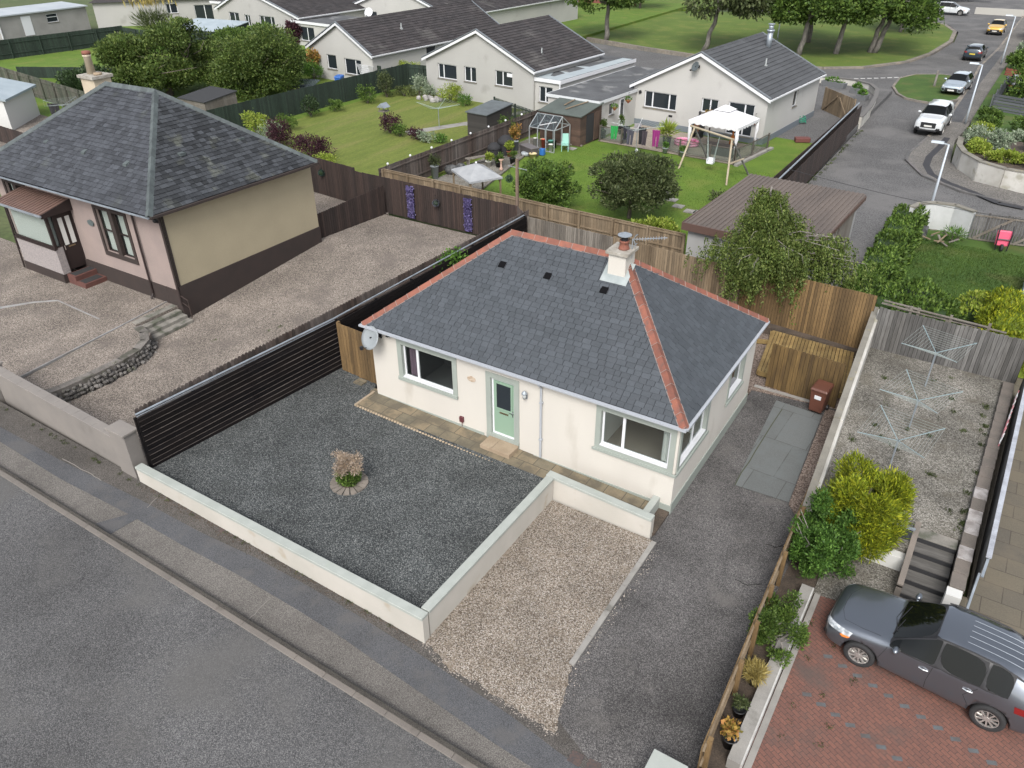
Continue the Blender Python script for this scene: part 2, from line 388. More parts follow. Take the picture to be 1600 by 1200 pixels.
def roombox(mb, F, a, b, c, d, depth, dep0=-.15):
    """the inside of the room seen through an opening"""
    P = [F(a, c, dep0), F(b, c, dep0), F(b, d, dep0), F(a, d, dep0), F(a, c, -depth), F(b, c, -depth), F(b, d, -depth), F(a, d, -depth)]
    mb.add(P, [(4, 5, 6, 7), (0, 1, 5, 4), (3, 7, 6, 2), (0, 4, 7, 3), (1, 2, 6, 5)])

def fence(name, label, cat, p0, p1, z0, h0, z1=None, h1=None, bw=.1, gap=.009, th=.02, m=None, pm=None, side=1, rails=(.25, .85), post=1.8, pw=.09,
          ph=.0, top='flat', group=None, jit=.01, dbl=False, capm=None, seed=1, horiz=False, rail=True, postside=1, cableside=None):
    """a run of close boards on rails and posts; boards are one mesh, every rail and post a part"""
    z1 = z0 if z1 is None else z1; h1 = h0 if h1 is None else h1
    L = math.hypot(p1[0]-p0[0], p1[1]-p0[1]); rz = math.atan2(p1[1]-p0[1], p1[0]-p0[0]); rg = random.Random(seed)
    t = thing(name, label, cat, (p0[0], p0[1], z0), rz, group)
    zb = lambda u: (z1-z0)*u/L; ht = lambda u: h0+(h1-h0)*u/L
    mb = MB()
    if horiz:
        n = int(min(h0, h1)/(bw+gap))
        for i in range(n+1):
            for k in range(max(1, int(L/3.6))):
                nn = max(1, int(L/3.6)); ua, ub = L*k/nn, L*(k+1)/nn-.006
                f0, f1 = i/(n+1), (i+1)/(n+1)-gap/h0
                za, zc = zb(ua)+ht(ua)*f0, zb(ub)+ht(ub)*f0; zd, ze = zb(ua)+ht(ua)*f1, zb(ub)+ht(ub)*f1; y = rg.uniform(-.004, .004)
                mb.hexa([(ua, -th/2+y, za), (ub, -th/2+y, zc), (ub, th/2+y, zc), (ua, th/2+y, za), (ua, -th/2+y, zd), (ub, -th/2+y, ze), (ub, th/2+y, ze), (ua, th/2+y, zd)])
    else:
        n = max(1, int(L/(bw+gap)))
        for i in range(n):
            u = i*L/n; y = side*(.006 if (dbl and i % 2) else 0)+rg.uniform(-.003, .003); hh = ht(u)+rg.uniform(-jit, jit); b = zb(u)+rg.uniform(0, .03)
            u1 = u+L/n-gap
            if top == 'round':
                hh -= bw*.4; mid = (u+u1)/2; r = (u1-u)/2
                pr = [(u, b), (u1, b)] + [(mid+r*math.cos(a*PI/5), zb(u)+hh+r*1.0*math.sin(a*PI/5)) for a in range(0, 6)]
                k = len(pr); mb.add([(x, y-th/2, z) for x, z in pr]+[(x, y+th/2, z) for x, z in pr], [tuple(range(k)), tuple(range(k, 2*k))[::-1]]+[(j, j+k, (j+1) % k+k, (j+1) % k) for j in range(k)])
            else:
                e = rg.uniform(-.002, .002); mb.box(u, u1, y-th/2, y+th/2, b, zb(u)+hh)
    mats_ = m
    if not horiz and gap < .02 and top == 'flat':
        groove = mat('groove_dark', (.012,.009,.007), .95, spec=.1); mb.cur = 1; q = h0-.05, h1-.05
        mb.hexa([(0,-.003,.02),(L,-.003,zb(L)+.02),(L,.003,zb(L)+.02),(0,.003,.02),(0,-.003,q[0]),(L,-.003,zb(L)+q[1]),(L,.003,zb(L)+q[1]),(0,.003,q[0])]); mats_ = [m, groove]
    mb.build('boards', mats_, t)
    pm = pm or m
    if rail:
        for f in rails:
            g = MB(); y = postside*(th/2+.025); g.bar((0, y, ht(0)*f), (L, y, zb(L)+ht(L)*f), .045, .07); g.build('rail', pm, t)
    if capm:
        g = MB(); g.bar((0, 0, ht(0)+.015), (L, 0, zb(L)+ht(L)+.015), .07, .03); g.build('capping', capm, t)
    if post:
        n = max(1, round(L/post))
        for i in range(n+1):
            u = L*i/n; g = MB(); y = postside*(th/2+.045+pw/2) ; g.box(u-pw/2, u+pw/2, y-pw/2, y+pw/2, zb(u)-.05, zb(u)+ht(u)+ph); g.build('post', pm, t)
    return t

# ------------------------------------------------------------------ foliage
def leafcloud(name, P, D, size, mt, parent, rg, asp=.5, droop=0.0, up_bias=.4, fold=.25):
    """leaf-sized faces at the points P, pointing mostly along D"""
    n = len(P); V = np.zeros((n, 4, 3)); D = D+rg.normal(size=(n, 3))*.6; D[:, 2] += up_bias-droop*1.6
    D /= np.linalg.norm(D, axis=1)[:, None]+1e-9
    R_ = rg.normal(size=(n, 3)); X = np.cross(D, R_); X /= np.linalg.norm(X, axis=1)[:, None]+1e-9
    s = size*rg.uniform(.6, 1.35, n)[:, None]; w = s*asp
    Nn = np.cross(D, X)
    V[:, 0] = P; V[:, 1] = P+D*s*.5+X*w*.5+Nn*s*fold*.3; V[:, 2] = P+D*s; V[:, 3] = P+D*s*.5-X*w*.5+Nn*s*fold*.3
    F = np.arange(n*4).reshape(n, 4)
    return npmesh(name, V.reshape(-1, 3), F, mt, parent)
def blobs(cs, n, rg, shell=.55, gaps=.35, gs=1.6):
    """points through the outer volume of ellipsoids (x,y,z,rx,ry,rz), thinned by a lumpy pattern so gaps show"""
    cs = np.array(cs, float); vol = cs[:, 3]*cs[:, 4]*cs[:, 5]; pr = vol**.75; pr /= pr.sum()
    idx = rg.choice(len(cs), int(n*1.6), p=pr); u = rg.normal(size=(len(idx), 3)); u /= np.linalg.norm(u, axis=1)[:, None]
    r = shell+(1-shell)*rg.random(len(idx))**.8; r *= 1+rg.normal(size=len(idx))*.06
    c = cs[idx]; P = c[:, :3]+u*r[:, None]*c[:, 3:6]
    ph = rg.random(6)*6; q = P*gs*2.2
    f = np.sin(q[:, 0]+ph[0]+1.3*np.sin(q[:, 1]*.7+ph[1]))+np.sin(q[:, 1]*1.1+ph[2]+1.2*np.sin(q[:, 2]+ph[3]))+np.sin(q[:, 2]*1.3+ph[4]+q[:, 0]*.6)
    k = f > np.quantile(f, gaps); return P[k][:n], u[k][:n]
def crownblobs(c, R_, H, k, rg, small=.42):
    """k lumps gathered into a crown of radius R_ and height H around c"""
    out = [(c[0], c[1], c[2], R_*.62, R_*.62, H*.34)]
    for i in range(k):
        a = rg.random()*2*PI; z = rg.uniform(-.8, .95); rr = math.sqrt(max(.05, 1-z*z*.8))*rg.uniform(.5, .78)
        s = small*rg.uniform(.7, 1.2)
        out.append((c[0]+math.cos(a)*rr*R_, c[1]+math.sin(a)*rr*R_, c[2]+z*H*.36, R_*s, R_*s, H*s*.42))
    return out
def limb(mb, a, b, r0, r1, rg, n=5, wob=.08):
    a = Vector(a); b = Vector(b); L = (b-a).length; pts = []; 
    for i in range(n+1):
        t = i/n; p = a.lerp(b, t)
        if 0 < i < n: p += Vector((rg.normal(), rg.normal(), rg.normal()*.5))*L*wob*.5
        pts.append(p)
    mb.tube(pts, [r0+(r1-r0)*i/n for i in range(n+1)], 7); return pts
bark = mat('bark', (.11, .09, .07), .95, (.07, .06, .05), 6, fine=.3, fs=30, stretch=(1, 1, .3), bump=.8, bs=20)
palebark = mat('pale_bark', (.23, .21, .19), .9, (.12, .11, .10), 5, fine=.3, fs=20, stretch=(1, 1, .4))
def tree(name, label, cat, x, y, z, R_, H, th, lm, n, ls, seed, group=None, tr=.16, lumps=16, bk=None, asp=.5, small=.42, gaps=.35, lean=(0, 0), trunks=1, up_bias=.3, droop=0):
    """x, y, z foot; R_ crown radius, H crown height, th height of the crown centre"""
    rg = np.random.default_rng(seed); t = thing(name, label, cat, (x, y, z), 0, group)
    mb = MB(); c = (lean[0], lean[1], th)
    for k in range(trunks):
        ox = (k-(trunks-1)/2)*tr*2.2
        fork = (ox+lean[0]*.5, lean[1]*.5, th-H*.28)
        limb(mb, (ox*.6, 0, -.1), fork, tr, tr*.6, rg, 5, .04)
        for i in range(7):
            a = rg.random()*2*PI; q = (c[0]+math.cos(a)*R_*.7, c[1]+math.sin(a)*R_*.7, c[2]+rg.uniform(-.15, .38)*H)
            p = limb(mb, fork, q, tr*.45, tr*.1, rg, 5, .1)
            for j in range(2):
                e = Vector(p[3])+Vector((rg.normal(), rg.normal(), rg.random()))*R_*.35
                limb(mb, p[3], e, tr*.2, tr*.05, rg, 3, .1)
    mb.build('trunk', bk or bark, t, smooth=True)
    P, D = blobs(crownblobs(c, R_, H, lumps, rg, small), n, rg, gaps=gaps, gs=1.4/max(R_*.5, .5))
    leafcloud('crown', P, D, ls, lm, t, rg, asp, up_bias=up_bias, droop=droop)
    return t
def shrub(label, x, y, z, rx, ry, h, lm, n, ls, seed, name='shrub', cat='shrub', group=None, asp=.5, lumps=7, droop=0, up_bias=.5, rz=0, gaps=.2, stems=True):
    rg = np.random.default_rng(seed); t = thing(name, label, cat, (x, y, z), rz, group)
    cs = [(0, 0, h*.5, rx*.7, ry*.7, h*.5)]
    for i in range(lumps):
        a = 2*PI*(i+rg.random())/lumps; q = rg.uniform(.45, .7)
        cs.append((math.cos(a)*rx*q, math.sin(a)*ry*q, h*rg.uniform(.35, .68), rx*.38, ry*.38, h*rg.uniform(.28, .38)))
    P, D = blobs(cs, n, rg, shell=.35, gaps=gaps, gs=2/max(rx, .3)); P[:, 2] = np.maximum(P[:, 2], .02)
    leafcloud('foliage', P, D, ls, lm, t, rg, asp, up_bias=up_bias, droop=droop)
    if stems:
        mb = MB()
        for i in range(5):
            a = rg.random()*6.28; limb(mb, (rg.normal()*.04, rg.normal()*.04, 0), (math.cos(a)*rx*.5, math.sin(a)*ry*.5, h*.6), .02+h*.012, .008, rg, 3)
        mb.build('stem', bark, t)
    return t
LG = leafmat('leaf_green', (.035, .068, .012), (.07, .125, .02), (.15, .22, .045))
LD = leafmat('leaf_dark', (.018, .035, .012), (.03, .055, .018), (.05, .085, .03))
LM = leafmat('leaf_mid', (.04, .07, .014), (.07, .11, .022), (.15, .19, .05), isl=.35, ns=.8)
LY = leafmat('leaf_yellow', (.07, .10, .010), (.20, .25, .016), (.38, .38, .025), isl=.4, ns=2.5)
LYG = leafmat('leaf_yellowgreen', (.14, .20, .02), (.22, .29, .04), (.35, .38, .08), isl=.2)
LP = leafmat('leaf_purple', (.03, .012, .018), (.055, .02, .03), (.09, .035, .045), isl=.3)
LB = leafmat('leaf_bright', (.04, .10, .015), (.08, .17, .025), (.15, .26, .05), isl=.3, ns=2.5)
LT = leafmat('leaf_tan', (.30, .22, .15), (.40, .32, .24), (.5, .42, .36), isl=.2)
LO = leafmat('leaf_olive', (.035, .05, .018), (.065, .085, .03), (.12, .14, .06), isl=.3)
LS = leafmat('leaf_silver', (.14, .19, .12), (.24, .30, .20), (.42, .46, .35), isl=.25)

# ------------------------------------------------------------------ the setting
asph = gravel('road_asphalt', [(.055,.055,.057),(.088,.087,.089),(.115,.115,.116),(.19,.186,.182)], 58, big=.2, bigs=.22, bump=.4, patch=(.105,.102,.098), pth=.5)
asphd = gravel('drive_asphalt', [(.045,.043,.044),(.078,.074,.073),(.105,.10,.098),(.18,.173,.165)], 55, big=.32, bigs=.45, bump=.5, patch=(.125,.118,.11), pth=.58)
asphf = gravel('far_asphalt', [(.115,.113,.113),(.14,.138,.137)], 14, big=.14, bigs=.16, bump=.1, patch=(.15,.145,.142))
pavm = gravel('pavement_asphalt', [(.10,.093,.085),(.14,.13,.119),(.175,.163,.149),(.23,.215,.198)], 70, big=.14, bigs=.5, bump=.5, patch=(.085,.078,.073), pth=.57)
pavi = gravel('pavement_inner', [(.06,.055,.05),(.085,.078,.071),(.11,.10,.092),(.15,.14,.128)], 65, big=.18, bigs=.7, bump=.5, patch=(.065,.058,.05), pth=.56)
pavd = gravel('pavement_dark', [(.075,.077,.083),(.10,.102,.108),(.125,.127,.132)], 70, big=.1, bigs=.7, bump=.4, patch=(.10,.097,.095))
pavf = gravel('far_pavement', [(.15,.14,.13),(.19,.18,.165)], 12, big=.15, bigs=.4, bump=.1, patch=(.12,.115,.11))
gdark = gravel('slate_chippings', [(.022,.026,.028),(.045,.05,.052),(.072,.077,.078),(.11,.117,.116),(.23,.238,.23)], 46, big=.2, bigs=.6, bump=1.0, patch=(.055,.06,.058), pth=.6)
gpink = gravel('pale_chippings', [(.08,.062,.048),(.16,.13,.10),(.24,.20,.16),(.31,.275,.235),(.42,.385,.345)], 44, big=.14, bigs=.8, bump=.8, patch=(.17,.135,.10), pth=.58)
gneig = gravel('pink_gravel', [(.09,.077,.066),(.175,.15,.13),(.26,.225,.193),(.37,.325,.28)], 36, big=.24, bigs=.35, bump=.6, patch=(.125,.108,.096), pth=.53)
gyard = gravel('white_gravel', [(.08,.074,.063),(.15,.14,.12),(.215,.203,.178),(.30,.285,.255)], 34, big=.28, bigs=.6, bump=.6, patch=(.095,.085,.066), pth=.52)
gbrown = gravel('brown_gravel', [(.10,.07,.055),(.2,.155,.13),(.32,.26,.22)], 30, big=.15, bigs=.8, bump=.9)
soil = mat('soil', (.045,.035,.027), .95, (.08,.06,.045), 3, fine=.4, fs=30, bump=.8, bs=20)
concrete = mat('concrete', (.26,.25,.23), .9, (.20,.19,.175), 1.5, fine=.12, fs=60, bump=.3, bs=40, stain=(.12,.115,.10), ss=1.8, sth=.58)
kerbm = blockmat('kerb_stone', (.135,.122,.108), (.12,.108,.097), (.085,.076,.068), .9, .5, .01, stain=(.10,.10,.085), ss=2)
earthg = mat('far_ground', (.05,.075,.02), .95, (.07,.085,.03), .2, fine=.3, fs=3)
def lawnmat(name, a, b, c, st=(1, 1, 1), ns=.8):
    return mat(name, a, .95, b, ns, fine=.38, fs=28, bump=.9, bs=35, stretch=st, stain=c, ss=.5, sth=.52)
lawnA = lawnmat('lawn_striped', (.085,.115,.012), (.115,.14,.02), (.135,.14,.032), (1.3, .16, 1), 1.3)
lawnB = lawnmat('lawn_bright', (.065,.12,.006), (.085,.145,.009), (.11,.145,.018))
lawnC = lawnmat('lawn_dark', (.030,.068,.006), (.045,.09,.009), (.07,.085,.018))
parkg = lawnmat('park_grass', (.060,.10,.007), (.078,.122,.010), (.11,.135,.02), ns=.3)
slabs = blockmat('sandstone_slabs', (.15,.13,.09), (.21,.165,.105), (.065,.057,.043), .6, .45, .012, stain=(.085,.075,.055), ss=1.3, sth=.44)
gslabs = blockmat('grey_slabs', (.115,.122,.120), (.098,.104,.102), (.06,.06,.055), 1.02, 1.9, .012, rot=.045, stain=(.115,.125,.125), ss=1.4, sth=.45, off=.4)
rslabs = blockmat('buff_slabs', (.125,.108,.078), (.092,.082,.066), (.06,.05,.04), .9, .62, .012, stain=(.13,.11,.08), ss=.9, sth=.48, off=.5)
patiom = blockmat('patio_blocks', (.30,.26,.21), (.24,.20,.16), (.12,.10,.08), .4, .2, .01, stain=(.2,.17,.13), ss=.8)

def pz(x): return -.346-.0139*x
def surf(name, poly, z, m, zb=-.8):
    mb = MB(); mb.prism(poly, zb, z); o = mb.build(name, m); return tag(o, kind='structure')
def sheet(name, poly, z, m): return surf(name, poly, z, m, (lambda x, y: (z(x, y) if callable(z) else z)-.02))
surf('ground', [(-400,-200),(400,-200),(400,600),(-400,600)], -.7, earthg, -1.0)
surf('front_road', [(-60,-60),(60,-60),(60,-9.50),(-60,-9.31)], lambda x, y: pz(x)-.03, asph)
km = mat('kerb_concrete', (.165,.148,.132), .9, (.14,.127,.115), 1.2, fine=.2, fs=60, isl=.06, stain=(.09,.08,.07), ss=1.5, sth=.58)
g = MB()
for i in range(48):
    xa = -22+i*.915; xb = xa+.905; ya, yb = [-9.425-.00158*x for x in (xa, xb)]; za, zc = pz(xa)+.006, pz(xb)+.006
    g.hexa([(xa,ya,-.8),(xb,yb,-.8),(xb,yb+.145,-.8),(xa,ya+.145,-.8),(xa,ya,za),(xb,yb,zc),(xb,yb+.145,zc),(xa,ya+.145,za)])
tag(g.build('kerb', km, bevel=.01), kind='structure')
surf('pavement', [(-60,-9.19),(60,-9.38),(60,-7.2),(-60,-7.2)], lambda x, y: pz(x), pavm)
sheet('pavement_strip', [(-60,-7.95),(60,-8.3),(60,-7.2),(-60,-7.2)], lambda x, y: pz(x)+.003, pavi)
def pp(pts): # polygon on the sloping pavement
    out = []
    for a, b in pts:
        z = -.4
        for _ in range(3): x, y = at(a, b, z); z = pz(x)
        out.append((x, y))
    return out
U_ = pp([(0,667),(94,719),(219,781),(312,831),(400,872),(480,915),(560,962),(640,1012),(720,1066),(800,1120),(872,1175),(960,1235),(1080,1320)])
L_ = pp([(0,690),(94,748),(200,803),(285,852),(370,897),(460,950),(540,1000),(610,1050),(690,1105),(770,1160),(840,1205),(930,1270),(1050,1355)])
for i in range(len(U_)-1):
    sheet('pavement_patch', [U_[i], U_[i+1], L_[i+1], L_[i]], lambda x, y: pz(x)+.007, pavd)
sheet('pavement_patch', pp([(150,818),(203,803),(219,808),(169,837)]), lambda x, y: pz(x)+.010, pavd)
bay = [(7.6,-1.3),(7.6,-7.3)]+[at(x,y,-.45) for x,y in [(664,1001),(682,1020),(700,1044),(722,1056),(745,1062),(768,1084),(795,1098),(822,1117),(845,1128),(868,1142),(872,1125),(878,1100),(884,1075),(893,1040)]]+[(11.0,-6.1),(11.0,-1.3)]
R9 = random.Random(3); nb = []
for i, (a, b) in enumerate(zip(bay, bay[1:]+bay[:1])):
    nb.append(a)
    if 1 <= i <= 14:
        for k in range(1, 5): nb.append((a[0]+(b[0]-a[0])*k/5+R9.uniform(-.035,.035), a[1]+(b[1]-a[1])*k/5+R9.uniform(-.035,.035)))
bay = nb
surf('chippings_bay', bay, lambda x, y: -.428-.014*(x-8)*max(0, min(1, (-6.0-y)/1.2)), gpink)
surf('driveway', [(11.0,-7.9),(14.5,-8.15),(14.5,8.1),(10.9,8.1),(10.9,-.5),(11.0,-6.1)], lambda x, y: -.436-.085*max(0, min(1, (-5.5-y)/2.5)), asphd)
surf('garden_gravel', [(-3.2,-7.1),(7.7,-7.1),(7.7,-.9),(-.2,-.9),(-.2,.05),(-.9,1.0),(-2.5,.9)], lambda x, y: -.06-.006*x, gdark)
surf('side_gravel', [(-2.45,.85),(-.25,.6),(-.25,-.5),(.1,-.3),(.1,13.2),(-1.95,13.2)], -.03, gbrown)
surf('front_path', [(-.15,-.95),(10.55,-1.1),(10.55,.05),(-.15,.05)], lambda x, y: -.02-.022*x, slabs)
surf('rear_ground', [(.1,6.5),(14.4,8.1),(14.3,12.4),(-2,13.3)], -.42, gbrown)
surf('rear_strip', [(-3.2,12.8),(14.5,11.9),(14.5,14.6),(4.8,15.5),(-3.3,16.0)], -.1, soil)
sheet('slab_paving', [(11.85,7.5),(13.44,7.38),(13.74,2.3),(12.12,2.23)], -.425, gslabs)
sheet('side_gravel', [(13.46,7.9),(14.2,7.9),(14.25,1.6),(13.76,2.2)], -.424, gbrown)
# neighbour on the left
def tz(x, y): return -.15 if y > -2 else -.15+(y+2)*.02
surf('neighbour_gravel', [(-11.8,-6.95),(-3.2,-7.0),(-2.9,-3),(-2.6,1.2),(-2.2,9.0),(-2.0,13.9),(-11.4,13.9),(-11.8,9.0),(-11.8,1.2),(-11.8,-3)], lambda x, y: 0 if y > 8.5 else (-.68 if y < 1.3 else -.68+(y-1.1)*.68/7.9), gneig)
surf('neighbour_terrace', [(-60,-6.9),(-10.25,-6.9),(-10.2,-4.5),(-10.1,-3),(-10.3,-1.9),(-10.9,-1.25),(-12.0,-1.2),(-12.0,1.2),(-60,1.2)], tz, gneig)
surf('neighbour_yard', [(-60,9),(-11.4,9),(-11.4,14.2),(-60,18)], -.01, gneig)
surf('lawn', [(-31,17),(-18.5,15.5),(-13.4,15.9),(-12.8,38.3),(-20,39),(-31,42.5)], -.02, lawnA)
surf('lawn', [(-13.2,15.9),(4.9,15.6),(6.2,28),(6.2,40),(-12.7,42)], -.024, lawnB)
surf('garden_ground', [(-75,13),(-31,16),(-31,110),(-110,110)], -.03, lawnB)
surf('garden_ground', [(-31,38),(6.3,36),(6.3,61),(-14,64),(-31,60)], -.04, asphf)
sheet('patio', [(-12.9,16.1),(-9.0,16.1),(-9.3,19.8),(-10.8,27.7),(-10.0,31.4),(-12.7,31.4)], -.01, gyard)
sheet('patio', [(-8.2,33.0),(1.9,32.4),(2.5,37.2),(-7.6,38.6)], .03, patiom)
sheet('garden_path', [at(742,300-112,0),at(752,191,0),at(640,210,0),at(632,205,0)], -.01, concrete)
sheet('garden_path', [(-19.2,32.0),(-18.6,31.8),(-16.6,38.3),(-17.3,38.3)], -.006, concrete)
# streets behind
surf('side_road', [(4.6,14),(12.6,14),(12.5,29.5),(15.8,29.3),(40,30),(40,36.5),(17.95,34.2),(14.6,35.3),(12.2,37.4),(10.75,40.5),(10.67,42.3),(11.15,47.3),(11.6,55),(11.7,66),(11.5,78),(12.2,91),(12.9,126),(16,190),(8,190),(7,150),(-60,140),(-60,112),(-1,111.5),(1.2,111.9),(4.9,108.4),(6.9,102),(7.4,93.8),(6.6,83.7),(5.1,77.2),(1.8,71.7),(-1.8,69.3),(-6,68.3),(-14,68.5),(-22,70.3),(-34,74),(-60,84),(-60,70),(-34,63.5),(-22,61.5),(.1,61.6),(3.4,61.3),(5.6,56.8),(6.4,46.5),(6.5,32)], -.4, asphf)
surf('pavement', [(40,36.5),(17.95,34.2),(14.6,35.3),(12.2,37.4),(10.75,40.5),(10.67,42.3),(11.15,47.3),(11.6,55),(11.7,66),(11.5,78),(12.2,91),(12.9,126),(16,190),(19,190),(15.4,120),(13.9,85),(13.5,66),(13.3,53),(12.9,47),(13.3,41.2),(15.0,37.7),(18,36.5),(40,38.5)], -.31, pavf)
surf('park_grass', [(-60,86),(-34,76),(-22,72),(-14,70),(-6,69.3),(-1.75,69.9),(1.6,72.2),(4.8,77.5),(6.2,83.8),(7.0,93.8),(6.5,101.8),(4.6,107.6),(1,111),(-8,113),(-29,104),(-35,100),(-60,98)], lambda x, y: -.3, parkg)
surf('park_grass', [(-90,112),(-30,106),(-26,116),(-10,128),(-10,150),(-90,150)], -.32, parkg)
isl = [at(x, y, -.4) for x, y in [(1395,137),(1402,148),(1415,155),(1432,159),(1450,162),(1475,161),(1495,158),(1508,145),(1514,128),(1495,121),(1470,118),(1430,118),(1405,124)]]
surf('grass_island', isl, -.28, lawnC)
def strip(name, pts, w, z0, z1, m, closed=False, kind='structure', parent=None, zf=None, label=None, cat=None):
    mb = MB(); n = len(pts)
    for i in range(n if closed else n-1):
        a = Vector((*pts[i], 0)); b = Vector((*pts[(i+1) % n], 0)); d = (b-a).normalized(); q = Vector((-d.y, d.x, 0))*w/2
        za = zf(a.x) if zf else z1; zc = zf(b.x) if zf else z1; a2 = a-d*.01; b2 = b+d*.01
        mb.hexa([(*(a2-q).xy, z0), (*(b2-q).xy, z0), (*(b2+q).xy, z0), (*(a2+q).xy, z0), (*(a2-q).xy, za), (*(b2-q).xy, zc), (*(b2+q).xy, zc), (*(a2+q).xy, za)])
    o = mb.build(name, m, parent)
    if kind: tag(o, kind=kind)
    if label: tag(o, label, cat)
    return o
kerbf = mat('far_kerb', (.22,.19,.155), .9, (.13,.12,.11), .8, fine=.2, fs=5)
kerbd = mat('dark_kerb', (.13,.12,.115), .9, (.08,.08,.08), .8, fine=.2, fs=5)
strip('kerb', isl, .2, -.7, -.26, kerbf, True)
strip('kerb', [(-34,76),(-22,72),(-14,70),(-6,69.3),(-1.75,69.9),(1.6,72.2),(4.8,77.5),(6.2,83.8),(7.0,93.8),(6.5,101.8),(4.6,107.6),(1,111),(-8,113)], .45, -.7, -.28, kerbf)
strip('kerb', [(22,34),(17.95,34.2),(14.6,35.3),(12.2,37.4),(10.75,40.5),(10.67,42.3),(11.15,47.3)], .16, -.7, -.29, kerbd)
strip('kerb', [(11.15,47.3),(11.6,55),(11.7,66),(11.5,78),(12.2,91),(12.9,126)], .22, -.7, -.29, kerbf)
tar = mat('dark_tar', (.03,.03,.034), .85, fine=.2)
strip('pavement_patch', [at(x, y, -.31) for x, y in [(1600,325),(1560,317),(1520,300),(1480,285),(1455,272),(1447,258),(1452,245),(1470,228),(1480,215)]], .42, -.32, -.305, tar)
strip('pavement_patch', [at(x, y, -.31) for x, y in [(1490,190),(1507,160),(1520,130),(1545,100),(1560,80)]], 1.1, -.32, -.304, pavd)
white = mat('road_paint', (.55,.55,.53), .8, (.4,.4,.39), 3, fine=.15)
for i in range(15):      # give way dashes
    f = i/14; x0 = -1.6+f*7.3; y0 = 64.3+4.7*f**1.4
    sheet('road_marking', [(x0,y0),(x0+.36,y0+.24*f*1.4+.05),(x0+.30,y0+.34+.2*f),(x0-.06,y0+.3)], -.395, white)
sheet('road_marking', [(5.75,55.5),(6.15,55.2),(6.0,58.6)], -.394, white)
# properties on the right
surf('right_lawn', [(12.8,14.5),(40,14.5),(40,29),(15.8,29),(12.9,28)], -.36, lawnC)
surf('right_garden', [(13.6,47.5),(14.2,42.4),(15.8,39.2),(18.4,38.2),(40,40.0),(60,90),(60,190),(19,190),(15.4,120),(13.9,85),(13.5,66),(13.3,53)], -.05, lawnC)
rbrick = blockmat('red_blocks', (.165,.075,.055), (.13,.062,.048), (.055,.04,.034), .2, .1, .006, rot=.5, stain=(.075,.06,.053), ss=.7, sth=.54)
surf('block_paving', [(15.15,-12),(30,-12),(30,-.6),(17.2,-.6),(16.6,-.75),(15.3,-.9)], lambda x, y: -.44, rbrick)
bgrey = mat('grey_block', (.075,.068,.064), .85, (.09,.10,.105), 4, fine=.2)
rg9 = random.Random(5)
def dash_blocks(p0, p1, n):
    for i in range(n):
        f = i/(n-1); x = p0[0]+(p1[0]-p0[0])*f; y = p0[1]+(p1[1]-p0[1])*f; a = .42; c, s = math.cos(a)*.1, math.sin(a)*.1
        sheet('block_paving_accent', [(x-c-s*.5, y-s+c*.5), (x+c-s*.5, y+s+c*.5), (x+c+s*.5, y+s-c*.5), (x-c+s*.5, y-s-c*.5)], -.436, bgrey)
dash_blocks((16.05,-2.7), (20.6,-3.9), 14); dash_blocks((15.9,-4.0), (20.2,-5.2), 14)
surf('block_paving', [(14.45,-7.2),(15.3,-7.2),(15.3,1.0),(14.45,1.0)], -.46, soil)
surf('right_gravel', [(15.25,-.9),(16.6,-.75),(17.2,-.6),(17.2,1.3),(15.2,1.3)], -.42, gyard)
surf('slab_path', [(17.1,-.62),(20.2,-.62),(20.2,14),(18.6,14),(18.6,1.0),(17.1,1.0)], -.425, rslabs)
surf('right_gravel', [(20.15,-.6),(26,-.6),(26,20),(20.15,20)], -.41, gyard)
surf('drying_yard', [(14.4,1.3),(17.1,1.3),(17.1,2.25),(18.3,2.25),(18.75,11.8),(13.95,11.8)], .3, gyard)

# ------------------------------------------------------------------ the white bungalow
L0, W0, EH = 10.95, 6.87, 2.76
hb = thing('bungalow', 'cream rendered bungalow with new dark slate hipped roof and terracotta ridge tiles, in the centre', 'house', (0, 0, 0))
FF = Face((0, 0, 0), (1, 0, 0)); FR = Face((L0, 0, 0), (0, 1, 0)); FB = Face((L0, W0, 0), (-1, 0, 0)); FL = Face((0, W0, 0), (0, -1, 0))
mb = MB(); zt = 2.70
hf = [(1.28, 3.34, 1.08, 2.32), (4.80, 5.66, .10, 2.20), (8.6, 10.72, 1.12, 2.34)]
hr_ = [(.24, 2.30, 1.12, 2.34), (4.30, 5.62, 1.12, 2.34)]
wallface(mb, FF, 0, L0, -.6, zt, hf); wallface(mb, FR, 0, W0, -.6, zt, hr_); wallface(mb, FB, 0, L0, -.6, zt); wallface(mb, FL, 0, W0, -.6, zt)
mb.build('wall', cream, hb)
mb = MB(); FF.box(mb, 6.3, L0-.0, -.6, -.16, 0, .03); FF.box(mb, 0, 4.5, -.2, -.02, 0, .02)
FR.box(mb, -.03, W0, -.6, -.06, 0, .03); mb.build('plinth', sage, hb)
inner = mat('inner_wall', (.75,.72,.68), .9); carpet = mat('carpet', (.30,.26,.22), .95, fine=.2)
mb = MB()
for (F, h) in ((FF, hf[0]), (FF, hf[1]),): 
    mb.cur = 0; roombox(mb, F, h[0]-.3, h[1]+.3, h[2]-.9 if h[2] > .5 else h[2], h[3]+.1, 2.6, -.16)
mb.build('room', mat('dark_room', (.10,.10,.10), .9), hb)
mb = MB()
for q in (([(8.2,.16),(10.79,.16),(10.79,3.2),(8.2,3.2)]),):
    for i in range(4):
        a, b = q[i], q[(i+1) % 4]
        if i in (0, 1): continue
        mb.add([(*a, .2), (*b, .2), (*b, 2.5), (*a, 2.5)], [(0,1,2,3)])
    mb.add([(*p, 2.5) for p in q], [(0,1,2,3)])
mb.build('room', inner, hb)
